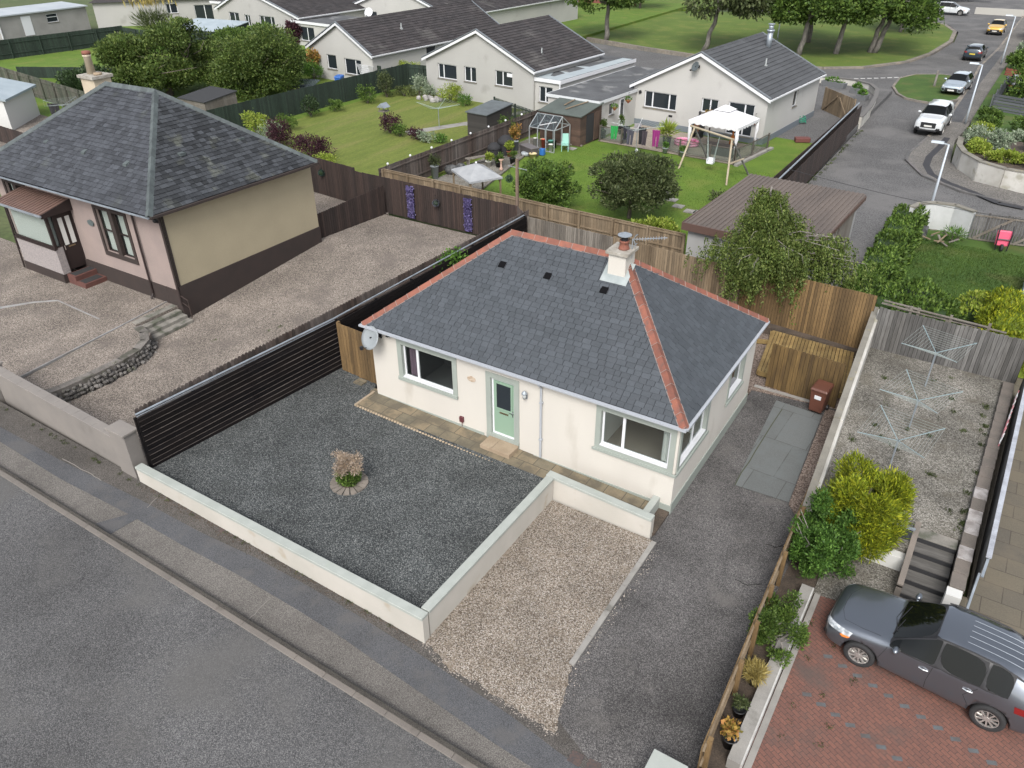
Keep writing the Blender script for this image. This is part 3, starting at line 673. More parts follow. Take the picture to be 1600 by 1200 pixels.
mb = MB(); mb.box(8.2, 10.8, .16, 3.2, .18, .2); mb.build('room_floor', carpet, hb)
def surround(F, a, b, c, d, w, wb, dd=.025, name='surround'):
    mb = MB(); F.box(mb, a-w, a, c-wb, d+w, 0, dd); F.box(mb, b, b+w, c-wb, d+w, 0, dd); F.box(mb, a, b, d, d+w, 0, dd)
    if wb: F.box(mb, a, b, c-wb, c, 0, dd)
    # painted reveals
    F.box(mb, a, a+.004, c, d, -.11, 0.01); F.box(mb, b-.004, b, c, d, -.11, 0.01); F.box(mb, a+.004, b-.004, d-.004, d, -.11, 0.01); F.box(mb, a+.004, b-.004, c, c+.004, -.11, 0.01)
    return mb.build(name, sage, hb)
purple = mat('purple_curtain', (.16,.10,.14), .9); white_c = mat('white_curtain', (.55,.55,.53), .9)
surround(FF, 1.28, 3.34, 1.08, 2.32, .18, .12)
window(FF, 1.29, 3.33, 1.085, 2.315, hb, (1.86,), pane=clearglass, curtain=[(1.42, 1.75, purple)], bar=.06)
g = MB(); FF.box(g, 1.08, 3.52, .94, 1.06, 0, .06); g.build('sill', sage, hb)
surround(FF, 8.6, 10.72, 1.12, 2.34, .16, .14)
window(FF, 8.61, 10.71, 1.125, 2.335, hb, (9.28,), pane=clearglass, bar=.06, curtain=[(10.42, 10.63, white_c)])
for F_, q_ in ((FF,(1.29,3.33,1.085)),(FF,(8.61,10.71,1.125)),(FR,(.25,2.29,1.125)),(FR,(4.31,5.61,1.125))):
    g = MB(); F_.box(g, q_[0], q_[1], q_[2], q_[2]+.035, -.09, .035); g.build('window_board', whitepvc, hb)
surround(FR, .24, 2.30, 1.12, 2.34, .16, .14)
window(FR, .25, 2.29, 1.125, 2.335, hb, (1.45,), pane=clearglass, bar=.06)
surround(FR, 4.30, 5.62, 1.12, 2.34, .14, .12)
window(FR, 4.31, 5.61, 1.125, 2.335, hb, (), pane=darkglass, bar=.06)
g = MB(); FF.box(g, 8.38, L0+.06, .92, 1.0, .025, .07); FR.box(g, 0.0, 2.52, .92, 1.0, .025, .07); g.build('sill', sage, hb)
g = MB(); FR.box(g, 4.1, 5.82, .92, 1.0, .025, .06); g.build('sill', sage, hb)
# front door
surround(FF, 4.80, 5.66, .10, 2.20, .18, .0); 
mb = MB(); FF.box(mb, 4.62, 5.84, -.15, .10, 0, .05); mb.build('threshold', sage, hb)
doorg = mat('green_door', (.205,.30,.225), .5)
dm = MB(); FF.box(dm, 4.87, 5.61, .17, 2.13, -.10, -.055); door = dm.build('door', doorg, hb)
g = MB(); FF.box(g, 4.81, 4.87, .10, 2.19, -.115, -.05); FF.box(g, 5.61, 5.655, .17, 2.19, -.115, -.05); FF.box(g, 4.87, 5.61, 2.13, 2.19, -.115, -.05); FF.box(g, 4.87, 5.655, .105, .17, -.115, -.04); g.build('door_frame', whitepvc, door)
g = MB(); FF.box(g, 4.98, 5.50, 1.13, 2.02, -.054, -.05); g.build('door_glass', darkglass, door)
g = MB()
for q in ((4.93,4.98,1.08,2.07),(5.50,5.55,1.08,2.07),(4.98,5.50,2.02,2.07),(4.98,5.50,1.08,1.13)): FF.box(g, *q, -.055, -.035)
g.build('glazing_bead', doorg, door)
g = MB(); FF.box(g, 5.08, 5.40, .93, .985, -.055, -.04); g.build('letterbox', mat('brass', (.25,.2,.13), .35, metal=.8), door)
g = MB(); FF.box(g, 5.55, 5.585, .94, 1.16, -.055, -.04); FF.box(g, 5.45, 5.58, 1.08, 1.10, -.04, .0); g.build('handle', chrome, door)
# doorstep
st = thing('doorstep', 'pair of buff stone slabs laid as a step before the green front door', 'step', (4.74, -.62, -.12))
for a, b in ((0, .42), (.43, 1.1)):
    g = MB(); g.box(a, b, 0, .57, -.06, .12); g.build('slab', mat('buff_stone', (.30,.235,.165), .85, (.25,.19,.13), 2, fine=.12, fs=40), st, bevel=.01)
# roof
RH = 5.5; oh = .18; hw = (W0+2*oh)/2; y0 = -oh; x0 = -oh; x1 = L0+oh; y1 = W0+oh; yc = W0/2
sl_ = (RH-EH)/hw; SLn = math.hypot(hw, RH-EH)
A_, B_ = Vector((x0+hw, yc, RH)), Vector((x1-hw, yc, RH))
LL = x1-x0
mb = MB()
cs = [(x0,y0,EH),(x1,y0,EH),(x1,y1,EH),(x0,y1,EH),tuple(A_),tuple(B_)]
mb.add([(a, b, c-.02) for a, b, c in cs], [(0,1,5,4),(1,2,5),(2,3,4,5),(3,0,4),(0,3,2,1)]); rf = mb.build('roof', roofdeck, hb)
mb = MB(); R1 = random.Random(3)
fr = [(0,0),(LL,0),(LL-hw,SLn),(hw,SLn)]; tri = [(0,0),(2*hw,0),(hw,SLn)]
slates(mb, (x0,y0,EH), (1,0,0), (0,hw,RH-EH), fr, .168, .26, .012, R1, .22, .002)
slates(mb, (x1,y0,EH), (0,1,0), (-hw,0,RH-EH), tri, .168, .26, .012, R1, .22, .002)
slates(mb, (x1,y1,EH), (-1,0,0), (0,-hw,RH-EH), fr, .168, .26, .012, R1, .22, .002)
slates(mb, (x0,y1,EH), (0,-1,0), (hw,0,RH-EH), tri, .168, .26, .012, R1, .22, .002)
mb.build('slates', slate, rf)
def hiptiles(par, P, m, w, seg, h, lift):
    (x0,y0,x1,y1,EH,A,B) = P; mb = MB(); hw_ = (y1-y0)/2; dn = Vector((0,0,1))
    f = Vector((0,-hw_,-(A.z-EH))).normalized(); bk = Vector((0,hw_,-(A.z-EH))).normalized()
    rr = Vector((hw_,0,-(A.z-EH))).normalized(); ll = Vector((-hw_,0,-(A.z-EH))).normalized()
    ridge(mb, A, B, f, bk, w, seg, h, lift)
    for c, top, d1, d2 in (((x0,y0,EH),A,(1,0,0),(0,1,0)),((x1,y0,EH),B,(0,1,0),(-1,0,0)),((x1,y1,EH),B,(-1,0,0),(0,-1,0)),((x0,y1,EH),A,(0,-1,0),(1,0,0))):
        c = Vector(c); hd = (top-c).normalized()
        # wing directions lie in each slope, square to the hip
        w1 = Vector(d1); w1 = (w1-hd*w1.dot(hd)).normalized(); w2 = Vector(d2); w2 = (w2-hd*w2.dot(hd)).normalized()
        ridge(mb, c, top, w1, w2, w, seg, h, lift)
    return mb.build('ridge_tiles', m, par)
RJ.clear(); hiptiles(rf, (x0,y0,x1,y1,EH,A_,B_), terracotta, .155, .43, .05, .012)
g = MB()
for a, b, c, d, e in RJ:      # mortar bedding along both wings and at every joint
    for p, q in ((a, d), (c, e)): g.bar(p-Vector((0,0,.012)), q-Vector((0,0,.012)), .03, .022)
    g.bar(a+Vector((0,0,.003)), b+Vector((0,0,.003)), .014, .008); g.bar(b+Vector((0,0,.003)), c+Vector((0,0,.003)), .014, .008)
g.build('bedding_mortar', mortar, rf)
def hipbed(par, P, w):
    return None
# gutters and downpipes
g = MB(); g.box(x0-.06, x1+.06, y0-.11, y0-.005, EH-.075, EH-.012); g.box(x1+.005, x1+.09, y0, y1, EH-.08, EH-.015); g.box(x0, x1, y0+.0, y0+.16, EH-.10, EH-.03); g.build('gutter', greyplastic, hb)
g = MB(); g.tube([(6.62,-.22,EH-.05),(6.62,-.2,2.62),(6.64,-.07,2.46),(6.64,-.06,-.1)], .036, 8); g.box(6.59,6.69,-.1,-.0,.55,.6); g.box(6.59,6.69,-.1,0,1.9,1.95); g.build('downpipe', greyplastic, hb, smooth=False)
# vents
def onroof(x, y): return (x, y, EH+sl_*(y+oh))
for vx in (3.69, 5.36, 7.3):
    P = Vector(onroof(vx, 2.46)); sdir = Vector((0,hw,RH-EH)).normalized(); nn = Vector((0,-(RH-EH),hw)).normalized(); g = MB()
    a = [P+Vector((dx,0,0))+sdir*ds for dx, ds in ((-.11,-.12),(.11,-.12),(.11,.1),(-.11,.1))]
    g.hexa([q+nn*.004 for q in a]+[q+nn*(.05 if i < 2 else .03) for i, q in enumerate(a)]); g.build('roof_vent', mat('vent_black', (.006,.006,.007), .9, spec=.05), rf)
# chimney
ch = MB(); ch.box(7.17, 7.73, 2.88, 3.52, 4.4, 5.78); chm = ch.build('chimney', cream, rf)
g = MB(); g.box(7.09, 7.81, 2.80, 3.60, 5.76, 5.86); g.build('chimney_cap', mat('cap_concrete', (.36,.34,.30), .9, (.22,.20,.17), 4, fine=.2), chm, bevel=.01)
g = MB(); sdir = Vector((0,hw,RH-EH)).normalized(); nn = Vector((0,-(RH-EH),hw)).normalized()
a = [Vector(onroof(7.02, 2.68)), Vector(onroof(7.88, 2.68)), Vector(onroof(7.88, 3.30)), Vector(onroof(7.02, 3.30))]
g.hexa([q+nn*.012 for q in a]+[q+nn*.026 for q in a]); g.build('flashing', lead, chm)
g = MB(); g.lathe([(.17,5.86),(.16,5.9),(.14,5.95),(.13,6.06),(.15,6.08),(.15,6.12),(.11,6.12)], (7.5,3.2,0)); g.build('chimney_pot', terracotta, chm, True)
g = MB(); g.lathe([(.10,6.12),(.10,6.24)], (7.5,3.2,0)); 
for k in range(4): g.bar((7.5+.14*math.cos(k*1.57+.7), 3.2+.14*math.sin(k*1.57+.7), 6.05), (7.5+.13*math.cos(k*1.57+.7), 3.2+.13*math.sin(k*1.57+.7), 6.3), .015)
g.build('cowl_cage', black, chm)
g = MB(); g.lathe([(.21,6.28),(.21,6.295),(.01,6.38)], (7.5,3.2,0)); g.build('cowl', galv, chm)
ae = thing('television_aerial', 'silver television aerial clamped beside the white chimney pot', 'aerial', (7.72, 3.3, 5.86))
g = MB(); g.bar((0,0,-.3),(0,0,.32),.03); g.build('mast', galv, ae)
g = MB(); g.bar((0,0,.3),(.92,.35,.42),.02); 
for i in range(11):
    f = .12+.08*i; c = Vector((.92,.35,.12))*f+Vector((0,0,.3)); g.bar(c+Vector((.05,-.12,0)), c-Vector((.05,-.12,0)), .012)
for s in (-1, 1): g.bar(Vector((.02,.0,.3)), Vector((.10,.0,.3+.16*s)), .02); 
g.bar((.1,-.1,.44),(.1,.1,.44),.016); g.bar((.1,-.1,.16),(.1,.1,.16),.016)
g.build('antenna', galv, ae)
# wall things
def dish(label, loc, rz, tilt, r, m, arm=.4):
    t = thing('satellite_dish', label, 'satellite dish', loc, rz)
    g = MB(); n = 20; vs = [(0, .06, 0)]; fs = []
    for j in range(1, 5):
        q = j/4*r
        for k in range(n):
            a = 2*PI*k/n; vs.append((q*math.cos(a), .06*(1-(j/4)**2), q*.92*math.sin(a)))
    for k in range(n): fs.append((0, 1+k, 1+(k+1) % n))
    for j in range(3):
        for k in range(n): fs.append((1+j*n+k, 1+(j+1)*n+k, 1+(j+1)*n+(k+1) % n, 1+j*n+(k+1) % n))
    M_ = Matrix.Rotation(tilt, 3, 'X'); off = Vector((0, -arm, .05)); vs = [M_ @ Vector(v)+off for v in vs]
    g.add(vs, fs); o = g.build('reflector', m, t, True); s = o.modifiers.new('s', 'SOLIDIFY'); s.thickness = .008
    g = MB(); g.bar((0,0,0), off, .035); g.bar(off+Vector((0,-.0,-r*.85)), off+Vector((.0,-.34,-r*.6)), .02); g.box(-.04,.04,-arm-.4,-arm-.3,-r*.6,-r*.45+.05); g.box(-.08,.08,-.02,.0,-.1,.1); g.build('bracket', black, t)
    return t
dish('grey satellite dish fixed beside the left window of the cream bungalow', (.42, 0, 2.42), -.25, -.5, .43, mat('dish_grey', (.22,.24,.25), .5, fine=.1), .42)
wl_ = thing('wall_lantern', 'silver wall lantern to the right of the green front door', 'wall lamp', (6.1, 0, 2.0))
g = MB(); g.bar((0,0,-.08),(0,-.12,-.05),.03); g.box(-.035,.035,-.02,0,-.14,.02); g.build('bracket', galv, wl_)
g = MB(); g.lathe([(.045,-.08),(.06,.1)], (0,-.13,0), 12); g.build('glass', mat('frosted', (.4,.42,.42), .3), wl_, True)
g = MB(); g.lathe([(.09,.1),(.085,.13),(.02,.2)], (0,-.13,0), 12); g.build('lamp_cap', galv, wl_)
g = MB(); g.box(-.06,.06,-.1,0,-.06,.06); g.tube([(0,-.1,0),(0,-.17,-.03)], .045, 10)
tag(g.build('security_camera', black, loc=(.85, 0, 2.58)), 'small black security lamp under the eaves above the grey dish', 'security lamp')
g = MB(); g.lathe([(.13,-.02),(.13,0)], (0,0,0), 24, 'y'); o = g.build('name_plaque', mat('plaque', (.30,.22,.15), .6, (.5,.42,.34), 12), loc=(4.08, -.005, 1.9)); o.scale = (1.2, 1, .75); tag(o, 'small oval house name plaque left of the green door', 'plaque')
g = MB(); g.box(-.075,.075,-.08,0,-.1,.1); g.bar((0,-.03,-.1),(0,-.03,-.3),.02); tag(g.build('meter_box', mat('maroon', (.09,.025,.03), .5), loc=(3.64,0,.22), bevel=.01), 'small maroon meter cover low on the cream front wall', 'meter box')

# ------------------------------------------------------------------ garden wall round the dark gravel
gw = thing('garden_wall', 'low cream garden wall with pale green coping around the dark gravel', 'wall', (0, 0, 0))
def wallrun(a, b, za, zb_, w=.2, cw=.25, ch_=.09):
    a = Vector((*a, 0)); b = Vector((*b, 0)); d = (b-a).normalized(); q = Vector((-d.y, d.x, 0))
    for (ww, lo, hi, tgt) in ((w, None, 0, 0), (cw, 0, ch_, 1)):
        g = MB(); p = q*ww/2
        z = lambda P, t: (-.75 if lo is None else (za+(zb_-za)*t))
        g.hexa([(*(a-p).xy, z(a,0)), (*(b-p).xy, z(b,1)), (*(b+p).xy, z(b,1)), (*(a+p).xy, z(a,0)),
                (*(a-p).xy, za+hi), (*(b-p).xy, zb_+hi), (*(b+p).xy, zb_+hi), (*(a+p).xy, za+hi)])
        if tgt == 0: g.build('wall_panel', wallwhite, gw)
        else:
            o = g.build('coping', coping, gw, bevel=.012)
wallrun((-3.22,-7.2), (7.77,-7.32), .19, .335); wallrun((7.65,-7.16), (7.68,-1.26), .333, .30); wallrun((7.53,-1.12), (10.88,-1.15), .303, .16)
surf('front_path', [(10.55,-1.1),(10.95,-1.1),(10.95,.02),(10.55,.05)], -.36, soil)
g = MB(); g.prism([(10.42,-.98),(10.62,-.98),(10.62,-.0),(10.42,-.0)], -.5, .02); g.build('end_coping', coping, gw)
g = MB(); g.box(14.0-.3, 14.0+.42, -8.05, -7.72, -.75, .42); o1 = g
gp = thing('gate_pillar', 'cream gate pillar with pale green coping at the foot of the drive', 'pillar', (13.72, -7.55, -.6))
g = MB(); g.box(0, .62, -.9, .0, 0, .85); g.build('pillar', wallwhite, gp); g = MB(); g.box(-.05, .67, -.95, .05, .85, .92); g.build('coping', coping, gp, bevel=.012)
gp = thing('gate_pillar', 'plain white wall end beside the cream gate pillar at bottom right', 'pillar', (14.42, -7.65, -.6))
g = MB(); g.box(0, 1.2, -.8, .0, 0, .8); g.build('pillar', wallwhite, gp); g = MB(); g.box(-.03, 1.25, -.85, .04, .8, .85); g.build('coping', whitepvc, gp)
# path edging
g = MB(); R2 = random.Random(4)
for i in range(64):
    x = -.05+i*.118; g.ball((x, -.99+.0*x-.012*x, -.03-.018*x), (.052, .045, .04), 8, 5)
tag(g.build('path_edging', mat('scallop_stone', (.36,.29,.21), .9, (.27,.21,.14), 6, fine=.2), smooth=True), 'scalloped buff edging between the slab path and the dark gravel', 'edging')
g = MB(); g.box(-.2,-.12,-1.0,.0,-.1,.01); tag(g.build('path_edging', mat('edge_wood', (.30,.24,.17), .9, fine=.2)), 'short timber edging at the left end of the slab path', 'edging')
g = MB()
for i in range(5): g.hexa([(10.98+.018*i,-6.1+i*.955,-.7),(11.12+.018*i*0,-6.1+i*.955,-.7),(11.12,-5.16+i*.955,-.7),(10.98,-5.16+i*.955,-.7),(10.98,-6.1+i*.955,-.40),(11.12,-6.1+i*.955,-.40),(11.12,-5.16+i*.955,-.40),(10.98,-5.16+i*.955,-.40)])
tag(g.build('drive_edging', concrete), 'grey concrete edging between pale chippings and tarmac drive', 'edging')
# plant ring
pr_ = thing('planting_ring', 'ring of grey brown stone setts around the plant in the dark gravel', 'stone ring', (2.46, -4.18, -.07))
rs = mat('ring_stone', (.20,.175,.15), .9, (.15,.13,.11), 5, isl=.25, fine=.2)
g = MB()
for k in range(16):
    a0, a1 = 2*PI*k/16+.035, 2*PI*(k+1)/16-.035
    g.prism([(.27*math.cos(a0),.27*math.sin(a0)),(.56*math.cos(a0),.56*math.sin(a0)),(.57*math.cos((a0+a1)/2),.57*math.sin((a0+a1)/2)),(.56*math.cos(a1),.56*math.sin(a1)),(.27*math.cos(a1),.27*math.sin(a1))], -.02, .035)
g.build('setts', rs, pr_); g = MB(); g.lathe([(.27,0),(.26,.02)], (0,0,0), 20); g.build('earth', soil, pr_)
pl_ = thing('ornamental_shrub', 'small shrub with pinkish dry top and green base in the dark gravel', 'shrub', (2.46, -4.18, -.05))
rg = np.random.default_rng(4)
P, D = blobs([(0,0,.2,.34,.34,.22),(.14,.05,.32,.25,.25,.18),(-.18,0,.28,.22,.22,.18)], 1800, rg, gaps=.2, gs=4); leafcloud('lower_leaves', P, D, .07, LG, pl_, rg, .6)
P, D = blobs([(0,0,.74,.34,.34,.24),(.33,.0,.70,.24,.24,.19),(-.33,.04,.74,.25,.25,.2),(.02,.3,.70,.24,.24,.18),(.02,-.28,.66,.24,.24,.18),(.1,0,.92,.26,.26,.15)], 4200, rg, shell=.1, gaps=.35, gs=5); leafcloud('dry_flowers', P, D, .07, LT, pl_, rg, .22)
g = MB(); 
for k in range(14):
    a = k*.45; g.tube([(0,0,0),(math.cos(a)*.1,math.sin(a)*.1,.35),(math.cos(a)*.3,math.sin(a)*.3,.72)], [.012,.01,.004], 5)
g.build('stem', palebark, pl_)

# ------------------------------------------------------------------ fences and walls round the plots
blackwood = mat('black_stained_wood', (.006,.0055,.0065), .85, (.010,.008,.0075), 2, isl=.3, fine=.3, fs=20, stretch=(.2,1,1), spec=.12)
litedge = mat('lit_edge_paint', (.105,.09,.08), .9, (.04,.03,.027), 1.5, isl=.3)  # paler tone stands for light on the slat fence's board edges
brownwood = mat('dark_brown_wood', (.034,.021,.017), .85, (.024,.016,.014), 1.5, isl=.35, fine=.25, fs=25, stretch=(1,1,.12))
weatherbrown = mat('weathered_brown_wood', (.055,.038,.031), .9, (.10,.085,.077), 1.2, isl=.4, fine=.25, fs=25, stretch=(1,1,.12))
goldwood = mat('golden_wood', (.155,.098,.042), .8, (.10,.062,.026), 2.2, isl=.35, fine=.3, fs=60, stretch=(1,1,.12), stain=(.07,.045,.02), ss=6, sth=.58)
goldwood2 = mat('golden_wood_wet', (.12,.075,.026), .75, (.07,.042,.014), 6, isl=.25, fine=.25, fs=25, stretch=(1,1,.12), stain=(.065,.04,.016), ss=6, sth=.55)
palewood = mat('pale_wood', (.19,.145,.095), .88, (.135,.098,.06), 1.8, isl=.3, fine=.2, fs=25, stretch=(1,1,.12))
greywood = mat('grey_wood', (.115,.112,.108), .92, (.07,.067,.063), 2.0, isl=.35, fine=.3, fs=25, stretch=(1,1,.10))
palegrey = mat('pale_grey_wood', (.16,.145,.125), .92, (.115,.10,.083), 2.0, isl=.28, fine=.25, fs=25, stretch=(1,1,.10))
greenwood = mat('dark_green_wood', (.013,.025,.017), .85, (.018,.031,.022), 1.2, isl=.3, fine=.25, fs=25, stretch=(1,1,.12))
deckwood = mat('deck_wood', (.22,.155,.06), .75, (.16,.105,.04), 3, isl=.28, fine=.2, fs=30)
fence('slatted_fence', 'black stained horizontal slat fence with pale strips painted for light on its board edges, left of the dark gravel', 'fence', (-3.14,-6.85), (-2.3,.75), -.1, 1.88, -.06, 1.98,
      bw=.165, gap=.012, th=.03, m=blackwood, pm=blackwood, horiz=True, rail=False, post=1.9, postside=1, pw=.08)
fence('slatted_fence', 'black slat fence running on behind the red hip tiles of the cream bungalow', 'fence', (-2.3,.85), (-1.9,13.1), -.05, 1.88, .0, 1.95,
      bw=.165, gap=.012, th=.03, m=blackwood, pm=blackwood, horiz=True, rail=False, post=2.0, postside=1, pw=.08)
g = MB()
for i in range(11):     # pale strips painting in the light caught on board top edges
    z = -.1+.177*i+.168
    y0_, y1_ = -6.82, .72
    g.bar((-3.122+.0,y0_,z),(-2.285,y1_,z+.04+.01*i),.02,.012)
tag(g.build('lit_edge_strips', litedge, bpy.data.objects['slatted_fence'])) ; g = bpy.data.objects['lit_edge_strips']; g.parent = None; 
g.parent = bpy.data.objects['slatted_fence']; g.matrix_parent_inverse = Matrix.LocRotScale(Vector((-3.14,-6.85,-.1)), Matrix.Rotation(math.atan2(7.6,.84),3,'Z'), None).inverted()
t = fence('palisade_fence', 'round topped dark brown picket fence between the pink gravel and the black slats', 'fence', (-3.42,-6.7), (-2.2,13.8), -.2, 2.12, .0, 2.02,
      bw=.13, gap=.012, th=.022, m=weatherbrown, top='round', post=0, rails=(.2,.8), postside=-1)
g = MB(); g.tube([(-3.25,-6.8,1.86),(-2.42,.7,1.94),(-2.04,13.1,1.98)], .03, 8); g.bar((-3.2,-6.8,1.80),(-2.38,.7,1.88),.05,.03)
tag(g.build('fence_pipe', galv), 'grey pipe clipped along the top of the black slat fence', 'pipe')
fence('garden_gate', 'golden timber gate panel beside the front left corner of the cream bungalow', 'gate', (-2.15,.55), (-.05,.42), -.05, 1.98, bw=.125, gap=.011, m=goldwood, post=2.0, postside=1)
# rear boundaries
fence('boarded_fence', 'dark brown boarded fence with two purple flower panels behind the pink gravel', 'fence', (-13.6,14.25), (-3.0,14.1), -.05, 2.0, bw=.12, gap=.011, m=brownwood, post=0, postside=1, jit=.015)
fence('boarded_fence', 'taller dark brown fence section right behind the slate roofed house corner', 'fence', (-19.5,14.9), (-13.65,14.3), -.05, 2.15, bw=.12, gap=.011, m=brownwood, post=0, postside=1, jit=.015)
fence('boarded_fence', 'low dark brown fence joining the tan house wall to the rear fence', 'fence', (-11.95,9.35), (-11.42,14.0), -.02, 1.30, -.02, 1.62, bw=.125, gap=.011, m=brownwood, post=0, top='round', postside=1)
fence('boarded_fence', 'short dark brown fence return at the right end beside the wooden pole', 'fence', (-3.0,14.05), (-2.05,13.3), -.05, 2.0, bw=.12, gap=.011, m=weatherbrown, post=0, postside=1)
fence('boarded_fence', 'pale timber fence with posts facing us at the foot of the bright lawn', 'fence', (-13.3,16.25), (4.95,15.75), -.05, 1.62, bw=.14, gap=.011, m=palewood, pm=palewood, post=1.85, pw=.10, ph=.03, side=-1, postside=-1, rails=(.12,.55,.95), capm=palewood)
fence('boarded_fence', 'grey weathered board fence behind the ridge of the cream bungalow', 'fence', (-2.0,13.35), (2.6,13.1), -.1, 1.95, bw=.10, gap=.011, m=palegrey, pm=palewood, post=0, postside=1)
fence('boarded_fence', 'light brown board fence right of the white chimney', 'fence', (2.62,13.1), (8.6,12.65), -.1, 1.98, bw=.10, gap=.011, m=palewood, post=0, postside=1)
fence('boarded_fence', 'tall golden brown fence behind the timber decking', 'fence', (8.62,12.65), (13.75,12.15), -.15, 2.2, -.15, 2.35, bw=.10, gap=.011, m=goldwood, post=0, postside=1, rails=(.06,.9), side=-1)
fence('timber_screen', 'dark stained golden timber gate screen standing behind the brown wheelie bin', 'gate', (11.22,8.22), (13.72,8.05), -.43, 1.78, bw=.13, gap=.011, m=goldwood2, post=0, postside=1)
# flower panels, hanging balls, pole
vio = leafmat('violet', (.07,.055,.15), (.14,.115,.27), (.28,.25,.43), isl=.2)
for x, lb in ((-9.65,'left hand panel of purple artificial flowers on the dark brown fence'), (-5.95,'right hand panel of purple artificial flowers on the dark brown fence')):
    rg = np.random.default_rng(int(-x*10)); t = thing('flower_panel', lb, 'flower panel', (x,14.08,.12), 0, 'purple flower panels on the rear fence')
    g = MB(); g.box(-.19,.19,.0,.03,0,1.68); g.build('backing', LD, t)
    P = np.column_stack([rg.uniform(-.22,.22,1500), rg.uniform(-.05,0,1500), rg.uniform(0,1.7,1500)]); leafcloud('blossom', P, np.tile([0,-1.,-.3],(1500,1)), .08, vio, t, rg, .8)
def hangball(x, y, z, r, m, lb, n=420):
    rg = np.random.default_rng(int(abs(x*7+y))); t = thing('topiary_ball', lb, 'hanging ball', (x,y,z))
    P, D = blobs([(0,0,0,r,r,r)], n, rg, shell=.8, gaps=0); leafcloud('foliage', P, D, .05, m, t, rg, .6, up_bias=0)
    g = MB(); g.ball((0,0,0), r*.8, 10, 7); g.build('core', LD, t); g = MB()
    for s in (-1, 1): g.bar((s*r*.6,0,r*.7),(0,.0,r*2.6),.012)
    g.build('chain', black, t)
dgl = leafmat('blue_green_leaf', (.02,.045,.04), (.035,.07,.06), (.06,.11,.09)); ggr = leafmat('grey_leaf', (.05,.055,.07), (.08,.09,.11), (.14,.15,.17))
hangball(-16.4,14.45,1.35,.17, dgl, 'dark green hanging ball on the brown fence left of the step')
hangball(-7.9,13.95,1.25,.17, ggr, 'grey hanging ball between the two purple flower panels')
poleW = mat('pole_wood', (.17,.125,.095), .9, (.12,.085,.06), 2, fine=.25, fs=20, stretch=(1,1,.1))
t = thing('clothes_pole', 'tall square wooden pole standing behind the dark brown fence', 'pole', (-3.35,14.6,-.1))
g = MB(); g.box(-.06,.06,-.06,.06,0,4.15); g.build('post', poleW, t); g = MB(); g.bar((-.5,0,3.75),(.55,0,3.7),.025); g.build('arm', galv, t)
shrub('bright green climber spilling over the black fence beside the red hip tiles', -2.2, 7.6, 1.0, .35, 1.3, 1.2, LB, 900, .13, 3, 'climber', 'climber', stems=False)
for (px, py, w, lb) in ((566,597,.38,'single buff stone slab in the gravel by the golden side gate'),(590,612,.3,'small buff stone at the left end of the slab path')):
    a = at(px, py, 0); g = MB(); g.box(-w/2,w/2,-w/2.4,w/2.4,-.06,.0); tag(g.build('stone_slab', slabs, loc=(a[0]-.1,a[1],.0)), lb, 'slab')
# ---------------- neighbour's front wall
gwl = mat('grey_wall', (.20,.182,.165), .92, (.175,.16,.147), 1.2, fine=.07, fs=60, bump=.3, bs=40, stain=(.15,.135,.12), ss=1.2, sth=.62)
gwp = mat('grey_wall_shade', (.17,.165,.145), .92, (.15,.145,.13), 1.2, fine=.07, fs=60)
nw = thing('boundary_wall', 'grey rendered wall with slab coping along the pavement at left', 'wall', (0,0,0))
g = MB(); g.prism([(-11.3,-6.98),(-4.15,-7.18),(-4.12,-6.96),(-11.3,-6.76)], -.8, .90); g.build('wall_panel', gwl, nw)
g = MB(); g.box(-4.14,-3.38,-7.28,-6.86,-.8,1.28); g.build('end_pier', gwl, nw)
for i in range(13):
    g = MB(); x = -11.3+i*.552; y = -6.87-.0285*(x+11.3); z = .90; g.hexa([(x,y-.17,z),(x+.545,y-.185,z),(x+.545,y+.155,z),(x,y+.17,z),(x,y-.17,z+.06),(x+.545,y-.185,z+.06),(x+.545,y+.155,z+.06),(x,y+.17,z+.06)]); g.build('coping_slab', gwl, nw, bevel=.01)
g = MB(); g.box(-4.2,-3.33,-7.34,-6.80,1.28,1.36); g.build('pier_cap', gwl, nw, bevel=.015)
nw2 = thing('gate_pillar', 'grey rendered gate pillar cut off by the left edge', 'pillar', (0,0,0))
g = MB(); g.box(-12.05,-11.36,-7.15,-6.62,-.8,.98); g.build('pillar', gwl, nw2); g = MB(); g.box(-12.1,-11.31,-7.2,-6.57,.98,1.06); g.build('pier_cap', gwl, nw2, bevel=.015)
# dry stone retaining wall with rounded end, concrete top, steps, handrail, paint lines
stonem = mat('rubble_stone', (.15,.14,.13), .9, (.08,.075,.07), 4, isl=.5, fine=.3, fs=30, stain=(.05,.06,.03), ss=3, sth=.6)
rw = thing('rubble_wall', 'low curved rubble stone retaining wall below the pink gravel terrace', 'wall', (0,0,0))
cv = [(-10.35,-6.6),(-10.15,-5.6),(-10.05,-4.4),(-10.05,-3.2),(-10.2,-2.4),(-10.6,-1.75),(-11.2,-1.35),(-11.85,-1.2)]
R3 = random.Random(8); g = MB()
for i in range(len(cv)-1):
    a = Vector((*cv[i],0)); b = Vector((*cv[i+1],0)); L = (b-a).length; n = int(L/.14)
    d = (b-a).normalized(); nn = Vector((d.y,-d.x,0))
    for k in range(n):
        for r in range(4):
            p = a+d*(L*(k+R3.random()*.6)/n); bt = .10+(3-r)*.055; g.ball((p.x+nn.x*(bt+R3.uniform(-.02,.08)), p.y+nn.y*(bt+R3.uniform(-.02,.08)), -.74+r*.15+R3.uniform(-.03,.03)), (R3.uniform(.07,.13), R3.uniform(.07,.13), R3.uniform(.06,.10)), 7, 5, .15, R3)
g.build('stones', stonem, rw)
